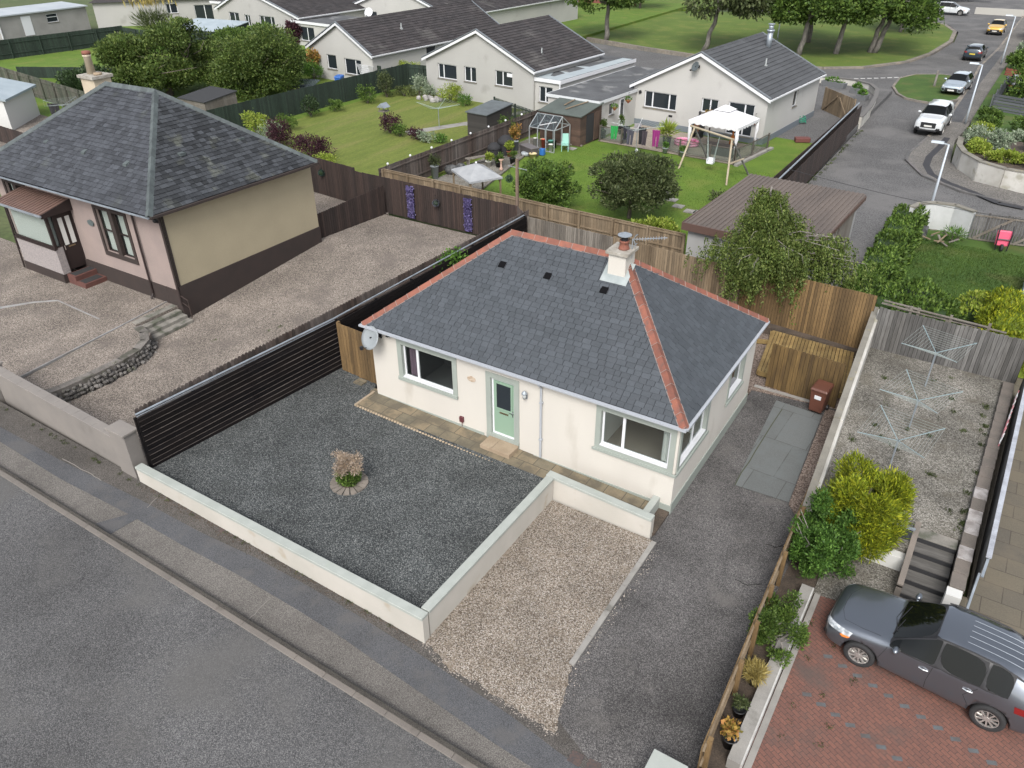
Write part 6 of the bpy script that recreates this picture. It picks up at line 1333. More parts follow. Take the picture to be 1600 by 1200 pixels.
# small gazebo with grey canopy over planting
cg = thing('small_gazebo', 'small timber gazebo with grey pyramid canopy in front of the bench', 'gazebo', (-8.05,17.9,0), -.55)
g = MB(); r = 1.3; pts = [(-r,-r*.75,1.75),(r,-r*.75,1.75),(r,r*.75,1.75),(-r,r*.75,1.75),(0,0,2.3)]; g.add(pts, [(0,1,4),(1,2,4),(2,3,4),(3,0,4)]); g.add([(p[0],p[1],p[2]-.1) for p in pts[:4]]+pts[:4], [(0,1,5,4),(1,2,6,5),(2,3,7,6),(3,0,4,7)]); o = g.build('canopy', mat('grey_canvas', (.30,.31,.32), .8, (.24,.25,.26), 2), cg); s_ = o.modifiers.new('s','SOLIDIFY'); s_.thickness = .02
g = MB(); g.ball((0,0,2.33), .06, 8, 6); g.build('finial', whitepvc, cg)
for sx in (-1,1):
    for sy in (-1,1): g = MB(); g.box(sx*1.2-.04,sx*1.2+.04,sy*.88-.04,sy*.88+.04,0,1.75); g.bar((sx*1.2,sy*.88,1.35),(sx*.85,sy*.88,1.72),.05); g.build('post', palewood, cg)
potplant('terracotta pot of red plants under the small grey gazebo', -8.4,17.9,0,.4,.5,.3,.4,terrapot,LAU,400,.12,67)
hangball(-6.75,19.2,1.3,.2,dgl,'dark green ball hanging from the small gazebo corner')
# lawn edging rail
strip('edging', [(-9.1,19.4),(-10.8,27.9),(-10.4,30.5),(-9.0,31.3),(-8.5,31.2)], .12, 0, .09, palegrey, kind=None, label='timber edging board between the patio planting and the bright lawn', cat='edging')
# trees and shrubs on the lawns
tree('apple_tree', 'round bushy green tree on the bright lawn right of the wooden pole', 'tree', -4.1,19.0,0, 1.75, 3.2, 1.55, LG, 15000, .15, 51, lumps=26, tr=.09, gaps=.3, small=.34)
tree('apple_tree', 'wide olive green tree with a dark trunk behind the white chimney', 'tree', .15,20.3,0, 2.6, 3.5, 1.95, LO, 20000, .15, 52, lumps=32, tr=.13, gaps=.38, small=.3)
shrub('yellow green variegated shrub between the olive tree and the garage', 2.6,17.6,0, 1.45,.85,1.3, LYG, 3800, .16, 53)
for i, a in enumerate([(-30.6,27.8,.9,.8,1.6,LD,'dark conifer like shrub at the green fence, left end'),(-30.3,30.1,.9,.6,.9,LG,'low green shrub with white blooms at the green fence'),(-29.9,33.6,1.0,.8,1.4,LG,'rounded dark green shrub at the middle of the green fence'),
    (-30.0,36.2,.9,.9,2.2,LO,'tall brownish green shrub by the corner of the green fence'),(-28.9,37.3,1.1,.7,.9,LO,'low clipped olive bush near the harled bungalow'),(-27.9,38.1,.9,.8,1.8,LS,'grey lavender coloured shrub beside the bungalow corner'),(-26.9,38.2,.8,.6,1.1,LS,'silver green low plant under the first gable window'),
    (-24.2,37.4,1.3,.9,1.6,LYG,'bright yellow green shrub below the gable windows'),(-22.4,37.0,.75,.65,.95,LB,'small clipped box bush at the garden path'),(-22.1,27.2,1.0,.9,1.4,LP,'dark purple shrub under the bird table'),(-21.0,26.9,.7,.6,.9,LG,'green shrub right of the purple shrub'),
    (-19.3,26.8,.9,.6,.9,LP,'reddish purple low shrub in the lawn bed'),(-18.3,26.6,.8,.6,.8,LS,'grey green low shrub in the lawn bed'),(-17.4,27.0,.6,.5,.6,LB,'bright green low plant at the end of the lawn bed'),
    (-26.0,20.2,1.2,1.0,2.1,LP,'tall dusky purple shrub behind the slate house corner'),(-22.6,19.8,2.1,1.1,1.5,LP,'wide dark purple shrub above the brown fence'),(-20.4,18.6,1.2,.8,.9,LYG,'pale yellow green shrub beside the purple shrub'),(-27.5,20.8,1.2,.9,1.5,LS,'silver variegated shrub behind the slate hip'),(-30.2,22.0,1.3,.9,1.7,LYG,'light green shrub at the near end of the green fence'),
    (-29.3,24.0,1.1,.7,1.2,LG,'leafy green plant in the corner bed of the striped lawn'),(-40.5,38.2,1.3,.9,1.8,LB,'spiky green plant beside the blue bin'),(-32.8,41.8,3,.8,1.9,LYG,'yellow hedge top showing behind the green fence'),(-13.5,29.6,.8,.5,1.9,LG,'green climber on the weathered brown fence by the shed'),
    (3.6,24.4,.9,.7,.9,LO,'low olive shrub by the garage roof corner'),(-66,40.0,2.2,1.2,2.4,LB,'green shrub against the far dark green fence'),(-57,52.3,1.6,.8,2.6,LP,'brown climber on the white gable wall')]):
    shrub(a[6], a[0], a[1], 0, a[2], a[3], a[4], a[5], int(900*max(a[2],.8)*a[4]), .13 if a[1] < 45 else .3, 100+i)
rg = np.random.default_rng(3); t = thing('pampas_grass', 'pampas grass with pale yellow plumes beside the grey outbuilding', 'grass clump', (-80.5,50.5,0))
P, D = blobs([(0,0,.9,2.2,2.2,1.2)], 900, rg, shell=.2, gaps=.0); leafcloud('leaves', P, D, 1.0, LO, t, rg, .08, up_bias=1.0)
P = np.column_stack([rg.normal(size=160)*1.3, rg.normal(size=160)*1.3, rg.uniform(2.6,4.0,160)]); leafcloud('plume', P, np.tile([0,0,1.],(160,1)), .9, LYD, t, rg, .18, up_bias=2.5)
# bird table, airers, cold frames, blue bin
t = thing('bird_table', 'wooden bird table with grey roof standing in the striped lawn bed', 'bird table', (-22.9,27.6,0)); g = MB(); g.box(-.04,.04,-.04,.04,0,1.35); g.build('post', palegrey, t)
g = MB(); g.box(-.3,.3,-.3,.3,1.35,1.4); [g.box(x-.02,x+.02,y-.02,y+.02,1.4,1.7) for x in (-.22,.22) for y in (-.22,.22)]; g.build('tray', palegrey, t); g = MB(); g.add([(-.36,-.34,1.66),(.36,-.34,1.66),(.36,.34,1.66),(-.36,.34,1.66),(0,-.34,1.95),(0,.34,1.95)], [(0,1,4),(2,3,5),(0,4,5,3),(1,2,5,4),(0,3,2,1)]); g.build('roof', galv, t)
greenline = mat('green_line', (.33,.42,.36), .6)
drier('rotary_drier', 'empty pale green rotary drier on the striped lawn', -20.0,30.3,0, 1.35, 1.7, .3, 4, rise=.38, lines=7, m=greenline)
wd_ = drier('rotary_drier', 'rotary drier hung with green, black and magenta washing by the patio', -4.73,31.75,0, 1.55, 1.75, .25, 4, rise=.3, lines=6, m=whitepvc)
def cloth(par, name, x, y, z, w, h, m, rz=0, split=False):
    g = MB(); n = 8; vs = []
    for i in range(n+1):
        for j in range(6): xx = -w/2+w*i/n; k = j/5; wv = .05*math.sin(i*1.7+j*.6); sx = 1-(.25*k if split else .12*k); vs.append((x+math.cos(rz)*xx*sx-math.sin(rz)*wv, y+math.sin(rz)*xx*sx+math.cos(rz)*wv, z-h*k))
    g.add(vs, [(i*6+j, (i+1)*6+j, (i+1)*6+j+1, i*6+j+1) for i in range(n) for j in range(5) if not (split and j > 1 and i == 4)]); o = g.build(name, m, None); q = o.modifiers.new('s','SOLIDIFY'); q.thickness = .015
    return o
for (x, y, w, h, c, lb) in ((-5.25,32.2,.5,.85,(.02,.25,.06),'bright green garment hanging on the rotary drier'),(-4.55,32.6,.45,.9,(.02,.02,.03),'black top hanging second from the left on the drier'),(-4.0,32.0,.5,1.0,(.06,.06,.08),'dark grey garment in the middle of the drier'),(-3.5,32.8,.5,1.1,(.015,.015,.02),'long black garment hanging in the middle of the drier'),(-3.0,32.0,.35,.9,(.05,.04,.05),'dark trousers hanging right of centre on the drier'),(-2.45,32.6,.5,1.05,(.22,.02,.14),'magenta garment hanging at the right of the drier'),(-4.2,33.6,.5,.6,(.3,.28,.3),'pale patterned top hanging at the back of the drier')):
    o = cloth(None, 'garment', 0,0,0, w, h, mat('cloth_'+str(len(MATS)), c, .9, fine=.2), .2, True); o.location = (x+(-0.83),y+(-1.15),1.72); tag(o, lb, 'clothing', 'washing on the rotary drier')
g = MB(); g.hexa([(0,0,.5),(2.2,0,.5),(2.2,1.6,.9),(0,1.6,.9),(0,0,.56),(2.2,0,.56),(2.2,1.6,.96),(0,1.6,.96)]); t = thing('cold_frame', 'pale blue glazed cold frame beside the right hand leafy tree', 'cold frame', (-38.3,33.0,0), .2); g.build('lid', ghg, t); g = MB(); g.box(.05,2.15,.05,1.55,0,.5); g.build('box', palegrey, t)
bb = thing('wheelie_bin', 'blue wheelie bin in front of the white gabled bungalow', 'bin', (-35.9,36.8,0), .3); g = MB(); g.hexa([(-.25,-.3,.05),(.25,-.3,.05),(.25,.3,.05),(-.25,.3,.05),(-.3,-.36,.95),(.3,-.36,.95),(.3,.36,.95),(-.3,.36,.95)]); g.build('body', mat('bin_blue', (.02,.10,.35), .45), bb); g = MB(); g.hexa([(-.33,-.4,.95),(.33,-.4,.95),(.33,.4,.95),(-.33,.4,.95),(-.3,-.36,1.05),(.3,-.36,1.05),(.3,.36,1.1),(-.3,.36,1.1)]); g.build('lid', MATS['bin_blue'], bb)
t = thing('trellis', 'white diamond trellis on the corner of the white gabled bungalow', 'trellis', (-34.6,38.75,.1), A5); g = MB()
for i in range(9): g.bar((-.3+i*.16-.6,0,0),(-.3+i*.16+.2,0,1.7),.03); g.bar((-.3+i*.16+.2,-.02,0),(-.3+i*.16-.6,-.02,1.7),.03)
g.build('lattice', whitepvc, t)
shrub('brown wall climber on the left side of the white gable', -41.2,39.1,.9, .9,.35,1.7, LAU, 900, .2, 71)
t = thing('rockery', 'grey pebble rockery beside the clipped olive bush', 'rockery', (-26.1,37.0,0)); g = MB(); 
for i in range(16): g.ball((RC.uniform(-1,1),RC.uniform(-.5,.5),.12),(RC.uniform(.15,.3),RC.uniform(.12,.25),.2),8,6,.15)
g.build('stones', mat('grey_pebble', (.25,.24,.23), .9, isl=.3), t)
# ------------------------------------------------------------------ patio with white gazebo
gz = thing('gazebo', 'white canvas gazebo with a raised vent roof on the block patio', 'gazebo', (-.05,35.0,.03), -.12)
wc = mat('white_canvas', (.62,.62,.63), .8, (.57,.57,.59), 2)
g = MB(); a, b = 1.75, 1.6; z0, z1 = 2.05, 2.62; q = .45
P0 = [(-a,-b,z0),(a,-b,z0),(a,b,z0),(-a,b,z0)]; P1 = [(-q,-q,z1),(q,-q,z1),(q,q,z1),(-q,q,z1)]; g.add(P0+P1, [(0,1,5,4),(1,2,6,5),(2,3,7,6),(3,0,4,7),(4,5,6,7)])
for i in range(4):  # scalloped valance
    A = Vector(P0[i]); B = Vector(P0[(i+1)%4]); 
    for k in range(8): u = A.lerp(B,k/8); v = A.lerp(B,(k+1)/8); m_ = (u+v)/2; g.add([u, v, v-Vector((0,0,.16)), m_-Vector((0,0,.24)), u-Vector((0,0,.16))], [(0,1,2,3,4)])
g.add([(-q-.1,-q-.1,z1+.05),(q+.1,-q-.1,z1+.05),(q+.1,q+.1,z1+.05),(-q-.1,q+.1,z1+.05),(-.12,-.12,z1+.3),(.12,-.12,z1+.3),(.12,.12,z1+.3),(-.12,.12,z1+.3)], [(0,1,5,4),(1,2,6,5),(2,3,7,6),(3,0,4,7),(4,5,6,7)])
o = g.build('canopy', wc, gz); s_ = o.modifiers.new('s','SOLIDIFY'); s_.thickness = .015
for sx in (-1,1):
    for sy in (-1,1): g = MB(); g.box(sx*1.66-.04,sx*1.66+.04,sy*1.5-.04,sy*1.5+.04,0,2.05); g.build('post', mat('gazebo_post', (.07,.05,.045), .6), gz)
for (x, y) in ((-1.66,-1.5),(1.66,-1.5),(1.66,1.5)): g = MB(); g.tube([(x,y,2.0),(x+.03,y,1.3),(x,y,1.0),(x+.05,y,.35)], [.10,.13,.07,.13], 8); g.build('curtain', wc, gz, True)
t = thing('garden_sofa', 'dark rattan sofa under the white gazebo', 'sofa', (.4,34.2,.03), -.1); g = MB(); g.box(-1,1,-.35,.4,0,.4); g.build('seat', mat('dark_rattan', (.035,.03,.028), .8, fine=.3), t); g = MB(); g.box(-1,1,-.45,-.3,0,.8); g.build('backrest', MATS['dark_rattan'], t)
g = MB(); g.lathe([(.2,0),(.16,.5),(.06,.6),(.05,1.1),(.02,1.15)], (0,0,0), 12); tag(g.build('orange_parasol', mat('orange_cloth', (.45,.13,.02), .8), smooth=True, loc=(.55,35.4,.4)), 'folded orange cloth item under the white gazebo', 'parasol')
t = thing('chiminea', 'black cast iron log burner standing by the harled wall', 'log burner', (-2.55,37.3,.03), -.1); g = MB(); g.box(-.35,.35,-.3,.3,.35,1.15); g.add([(-.38,-.33,1.15),(.38,-.33,1.15),(.38,.33,1.15),(-.38,.33,1.15),(-.1,-.1,1.5),(.1,-.1,1.5),(.1,.1,1.5),(-.1,.1,1.5)], [(0,1,5,4),(1,2,6,5),(2,3,7,6),(3,0,4,7),(4,5,6,7)]); g.build('body', black, t)
g = MB(); g.tube([(0,0,1.5),(0,0,1.68)], .08, 10); g.ball((0,0,1.72), .1, 8, 6); g.build('flue', black, t)
g = MB(); g.box(-.2,.2,-.32,-.3,.5,1.0); g.build('door', mat('rust', (.12,.06,.03), .8), t)
for sx in (-.28,.28): g = MB(); g.box(sx-.03,sx+.03,-.25,.25,0,.35); g.build('leg', black, t)
t = thing('paddling_pool', 'round pink inflatable paddling pool on the patio', 'paddling pool', (-2.5,35.1,.03)); g = MB(); n = 24
for z, r in ((.1,.1),(.27,.095)): g.tube([(.78*math.cos(2*PI*k/n), .55*math.sin(2*PI*k/n), z) for k in range(n+1)], r, 8, False)
pk = mat('pink_vinyl', (.62,.12,.25), .4, (.6,.3,.42), 3); g.build('ring', pk, t, True); g = MB(); g.lathe([(.72,.05),(.7,.1)], (0,0,0), 24); o = g.build('base', mat('pool_inner', (.5,.25,.3), .4), t); o.scale = (1,.7,1)
potplant('dark pot with spiky yucca plant beside the pink pool', -3.5,34.0,.03,.42,.75,.3,.65,blackpot,LYG,240,.6,81,.12,up_bias=.9)
for (x, y, s, lb) in ((-7.6,35.4,85,'potted bay tree beside the garage side door'),(-8.2,33.8,86,'potted green plant at the patio gate by the garage')): potplant(lb, x, y, .03, .3,1.0,.2,.5, blackpot, LG, 500, .1, s, .5)
for (x, y, s, lb) in ((-6.3,33.3,87,'zinc pot with small green plant behind the left patio rail'),(-3.0,32.6,88,'zinc bucket planter in front of the pink pool'),(-1.7,32.4,89,'zinc bucket with bright leaves left of the swing')): potplant(lb, x, y, .03, .25,.45,.18,.3, galvpot, LB, 260, .12, s, .4)
t = thing('patio_rail', 'low open metal and glass rail around the patio', 'railing', (0,0,0)); rr_ = mat('rail_bronze', (.08,.07,.06), .5)
pts = [(-8.3,34.0),(-8.1,33.1),(-6.4,33.0)]; 
def railrun(pts, par, h=1.0):
    for i in range(len(pts)-1):
        a, b = pts[i], pts[i+1]; g = MB(); g.bar((*a,h),(*b,h),.05); g.bar((*a,.15),(*b,.15),.03); g.build('rail', rr_, par); g = MB(); g.hexa([(a[0],a[1],.2),(b[0],b[1],.2),(b[0],b[1]+.012,.2),(a[0],a[1]+.012,.2),(a[0],a[1],h-.05),(b[0],b[1],h-.05),(b[0],b[1]+.012,h-.05),(a[0],a[1]+.012,h-.05)]); g.build('glass_panel', MATS['greenhouse_glass'] if False else glass_r, par)
    for a in pts: g = MB(); g.box(a[0]-.05,a[0]+.05,a[1]-.05,a[1]+.05,0,h+.08); g.build('post', rr_, par)
glass_r = glassmat('rail_glass', (.12,.14,.13), .75, .1)
railrun(pts, t); railrun([(-3.9,33.3),(-2.0,32.6),(.1,32.45),(1.75,32.4)], t); railrun([(1.8,32.4),(2.2,34.6),(2.5,37.0)], t)
g = MB(); g.bar((1.95,32.2,.05),(2.75,37.3,.05),.25,.14); tag(g.build('patio_kerb', concrete), 'concrete kerb on the right side of the patio', 'edging')
# swing
sw = thing('garden_swing', 'timber A frame swing with a white baby seat on the bright lawn', 'swing', (0,0,0)); lw = mat('light_round_wood', (.36,.31,.23), .8, (.28,.23,.16), 2, fine=.15)
T1, T2 = Vector((-.65,31.2,2.3)), Vector((2.25,29.7,2.3))
for q in ((-.95,29.95,0),(.3,32.0,0)): g = MB(); g.tube([T1, Vector(q)-Vector((0,0,.05))], .06, 8); g.build('leg', lw if q[0] < 0 else greywood, sw)
for q in ((2.7,28.35,0),(3.2,31.0,0)): g = MB(); g.tube([T2, Vector(q)-Vector((0,0,.05))], .06, 8); g.build('leg', lw if q[0] < 3 else greywood, sw)
g = MB(); g.tube([T1+(T1-T2)*.12, T2+(T2-T1)*.04], .065, 8); g.build('crossbeam', lw, sw); g = MB(); g.bar((2.45,29.1,1.0),(2.95,30.3,1.1),.07); g.build('brace', lw, sw)
c = T1.lerp(T2,.53); g = MB(); 
for s in (-1,1):
    for k in (-1,1): g.bar(T1.lerp(T2,.53+.16*s), c+Vector((.2*s*.9,.1*k,-1.65)), .025)
g.build('rope', linem, sw); g = MB(); g.box(c.x-.2,c.x+.2,c.y-.17,c.y+.17,.48,.54); 
for sx in (-.2,.2): g.box(c.x+sx-.02,c.x+sx+.02,c.y-.17,c.y+.17,.54,.78)
g.box(c.x-.2,c.x+.2,c.y+.14,c.y+.17,.54,.80); g.build('baby_seat', whitepvc, sw)
g = MB(); g.ball((0,0,.11), .11, 12, 8); tag(g.build('ball', whitepvc, smooth=True, loc=(-4.75,31.9,0)), 'small white ball on the bright lawn by the patio edge', 'ball')
# stepping stones
for i, (x, y) in enumerate([(885,222),(893,232),(1040,300),(1050,312),(1060,322),(1078,330),(1093,332)]):
    g = MB(); a = at(x,y,0); g.box(-.3,.3,-.28,.28,-.03,.015); tag(g.build('stepping_stone', concrete, loc=(a[0],a[1],0)), 'square concrete stepping stone in the bright lawn', 'stepping stone', 'stepping stones across the lawn')
# hanging baskets on the wall
def basket(x, y, z, lb, m=LB):
    rg = np.random.default_rng(int(x*10+900)); t = thing('hanging_basket', lb, 'hanging basket', (x,y,z)); g = MB(); g.lathe([(.05,-.2),(.2,-.03),(.22,0)], (0,0,0), 10); g.build('basket', terrapot, t); P, D = blobs([(0,0,.08,.25,.22,.16)], 220, rg, gaps=.1); leafcloud('foliage', P, D, .09, m, t, rg); g = MB(); g.bar((0,.2,.5),(0,-.05,.5),.02); g.bar((0,0,.5),(0,0,.1),.01); g.build('bracket', black, t)
basket(-2.15,38.0,1.6,'hanging basket left of the two pane window on the harled wall', LAU); basket(1.2,37.75,1.5,'hanging basket near the right corner of the harled wall'); basket(-8.0,35.0,1.9,'terracotta wall pot by the small garage window'); basket(-7.75,36.7,2.1,'terracotta wall pot left of the white side door')
g = MB(); g.box(0,1.0,0,.5,0,.3); t = thing('wood_planter', 'terracotta coloured pots and bicycle parts in the gravel beside the gable', 'planter', (3.7,39.6,0), .5); g.build('box', mat('maroon_box', (.12,.04,.035), .7), t, bevel=.03)
g = MB(); g.box(-.02,.1,0,.9,0,1.0); tag(g.build('black_panel', blackmatt, loc=(2.15,42.9,0)), 'black lattice panel leaning on the side wall of the grey roofed bungalow', 'panel')
t = thing('garden_hose', 'coil of green hose on the gravel beside the side wall', 'hose', (2.6,45.2,0)); g = MB(); g.tube([(.35*math.cos(k*.6)*(1-.01*k),.35*math.sin(k*.6),.05+.012*k) for k in range(40)], .03, 6); g.build('coil', mat('hose_green', (.02,.2,.12), .5), t)
# garage with ribbed brown roof
gr_ = thing('ribbed_roof_garage', 'grey garage with ribbed brown sheet roof behind the weeping birch', 'garage', (5.25,15.2,0), math.radians(-3))
g = MB(); g.box(0,5.3,0,7.6,-.5,2.25); g.build('wall', mat('garage_grey', (.30,.30,.295), .92, (.26,.26,.255), .7, fine=.08), gr_); g = MB(); n = 26; rbm = mat('ribbed_roof', (.115,.092,.078), .75, (.09,.073,.063), .9, fine=.12, fs=12, stretch=(1,.3,1))
for i in range(n):
    x = -.2+i*5.7/n; w = 5.7/n
    for (a, b, h) in ((0,.5,.05),(.5,1,.02)): g.hexa([(x+a*w,-.2,2.3),(x+b*w,-.2,2.3),(x+b*w,7.9,2.42),(x+a*w,7.9,2.42),(x+a*w,-.2,2.34+h),(x+b*w,-.2,2.34+h),(x+b*w,7.9,2.46+h),(x+a*w,7.9,2.46+h)])
rfg = g.build('roof', rbm, gr_); g = MB(); g.box(-.24,5.55,-.26,-.2,2.08,2.42); g.box(-.24,-.2,-.2,7.9,2.2,2.44); g.box(5.5,5.54,-.2,7.9,2.2,2.4); g.build('fascia', mat('brown_fascia', (.085,.05,.04), .6), rfg)
g = MB(); g.box(5.31,5.36,3.9,4.2,-.4,1.9); g.box(5.31,5.36,4.5,6.9,-.4,1.9); g.build('garage_door', palegrey, gr_)
fence('boarded_fence', 'dark brown street side fence with pale top edge along the side road', 'fence', (6.5,24.0), (6.25,47.2), -.4, 1.75, bw=.14, gap=.011, m=brownwood, pm=brownwood, post=0, side=-1, postside=1)
fence('boarded_fence', 'inner dark brown fence parallel to the street side fence', 'fence', (5.7,23.6), (5.9,47.6), -.2, 1.55, bw=.14, gap=.011, m=brownwood, pm=brownwood, post=0, side=1, postside=1)
g = MB(); g.tube([(6.1,24,1.35),(6.05,47,1.5)], .05, 6); tag(g.build('fence_pipe', galv), 'grey rail running between the two dark brown fences', 'pipe')
fence('double_gate', 'golden timber double gate with diagonal braces beside the gable wall', 'gate', (2.75,50.6), (5.6,47.4), -.2, 1.85, bw=.14, gap=.006, m=palewood, pm=palewood, post=1.9, rails=(.1,.5,.9), postside=1)
g = MB()
for i, (a, b) in enumerate((((2.85,50.35,.0),(4.1,48.9,1.4)),((5.45,47.3,.0),(4.3,48.6,1.4)))): g.bar(a, b, .05, .1)
o = g.build('brace', palewood); o.parent = bpy.data.objects['double_gate']; o.matrix_parent_inverse = Matrix.LocRotScale(Vector((2.75,50.6,-.2)), Matrix.Rotation(math.atan2(-3.2,2.85),3,'Z'), None).inverted()
# curved white wall with planters
cwp = [(.0,60.9),(1.6,61.2),(3.2,60.9),(4.6,59.8),(5.5,57.8),(5.9,55),(6.2,51.5),(6.3,48.5),(6.3,47.3)]
cwl = thing('curved_wall', 'curved white wall with dark coping around the red gravel planters', 'wall', (0,0,0)); strip('wall_panel', cwp, .22, -.6, .45, MATS['whitewash'], kind=None, parent=cwl); strip('coping', cwp, .34, .45, .52, mat('dark_cope', (.12,.115,.11), .9), kind=None, parent=cwl)
surf('red_gravel', [(.0,60.8),(1.6,61.1),(3.2,60.8),(4.6,59.7),(5.4,57.8),(5.8,55),(6.1,51.5),(6.2,47.5),(5.4,47.8),(2.6,51),(1.3,52)], -.25, gravel('red_gravel', [(.12,.05,.04),(.22,.10,.08),(.32,.17,.14)], 10, big=.2))
for (x, y, s, lb) in ((1.6,59.6,1,'longest grey planter by the curved white wall'),(3.9,58.0,2,'square grey planter at the bend of the curved white wall'),(4.8,55.6,3,'low grey planter on the right side of the red gravel')):
    t = thing('planter', lb, 'planter', (x,y,-.25), -.3); g = MB(); w = (1.1,.5,.45)[s-1]; g.hexa([(-w*.9,-.28,0),(w*.9,-.28,0),(w*.9,.28,0),(-w*.9,.28,0),(-w,-.32,.65),(w,-.32,.65),(w,.32,.65),(-w,.32,.65)]); g.build('trough', mat('planter_grey', (.12,.125,.13), .8), t)
    rg = np.random.default_rng(s); P, D = blobs([(0,0,.75,w*.8,.25,.25)], 300, rg, gaps=.1); leafcloud('foliage', P, D, .18, LB, t, rg)

# ------------------------------------------------------------------ cars
from mathutils.bvhtree import BVHTree
tyrem = mat('tyre', (.02,.02,.021), .85, fine=.2); rimm = mat('alloy', (.50,.49,.47), .3, metal=.7); lampm = mat('headlamp', (.55,.58,.60), .1, (.2,.22,.24), 9); redl = mat('tail_lamp', (.16,.01,.01), .25); amber = mat('amber_lamp', (.7,.2,.04), .3)
platew = mat('plate_white', (.55,.55,.52), .5); platey = mat('plate_yellow', (.55,.42,.05), .5)
def carpaint(n, c, met=.5): return mat(n, c, .32, metal=met, coat=1)
# station: x, half width, bottom z, waist z, belt (y, z), roof edge (y, z), top z
SUV = [(2.14,.55,.42,.55,(.55,.68),(.45,.74),.76), (2.06,.80,.26,.52,(.78,.76),(.60,.84),.86), (1.86,.87,.20,.52,(.84,.86),(.64,.93),.95),
       (1.4,.885,.20,.55,(.86,.94),(.66,1.01),1.03), (1.02,.885,.20,.58,(.86,.98),(.68,1.06),1.08), (.78,.885,.20,.6,(.86,1.0),(.68,1.10),1.13),
       (.0,.885,.20,.62,(.86,1.03),(.585,1.53),1.585), (-.16,.885,.20,.62,(.86,1.035),(.59,1.55),1.60), (-1.05,.885,.20,.64,(.86,1.06),(.59,1.56),1.605),
       (-1.55,.88,.20,.66,(.85,1.08),(.575,1.53),1.575), (-1.86,.87,.22,.66,(.83,1.09),(.56,1.49),1.53), (-2.04,.85,.26,.66,(.80,1.06),(.60,1.14),1.17),
       (-2.13,.78,.32,.62,(.74,.95),(.60,1.0),1.02), (-2.15,.68,.42,.55,(.66,.70),(.5,.74),.76)]
def scaled(st, lx, w, h, low=1.0): return [(s[0]*lx, s[1]*w, s[2], s[3]*low, (s[4][0]*w, s[4][1]*low*(1 if s[4][1] < 1 else 1)), (s[5][0]*w, s[5][1]*(h if s[5][1] > 1.2 else low)), s[6]*(h if s[6] > 1.25 else low)) for s in st]
PICK = [(2.68,.70,.55,.70,(.70,.95),(.55,1.02),1.04), (2.60,.90,.40,.68,(.88,1.05),(.66,1.12),1.14), (2.35,.95,.36,.68,(.92,1.12),(.70,1.19),1.21),
        (1.7,.955,.36,.7,(.93,1.16),(.72,1.23),1.25), (1.32,.955,.36,.7,(.93,1.18),(.74,1.26),1.28), (1.12,.955,.36,.72,(.93,1.19),(.74,1.30),1.33),
        (.42,.955,.36,.74,(.92,1.21),(.66,1.76),1.82), (.0,.955,.36,.74,(.92,1.22),(.67,1.80),1.86), (-.65,.955,.36,.74,(.92,1.23),(.67,1.79),1.85),
        (-1.2,.955,.36,.74,(.92,1.25),(.67,1.76),1.82), (-1.9,.955,.36,.74,(.92,1.27),(.70,1.74),1.80), (-2.45,.95,.38,.74,(.92,1.27),(.74,1.60),1.64),
        (-2.62,.92,.42,.72,(.88,1.2),(.74,1.25),1.27), (-2.66,.85,.48,.68,(.82,1.0),(.7,1.05),1.07)]
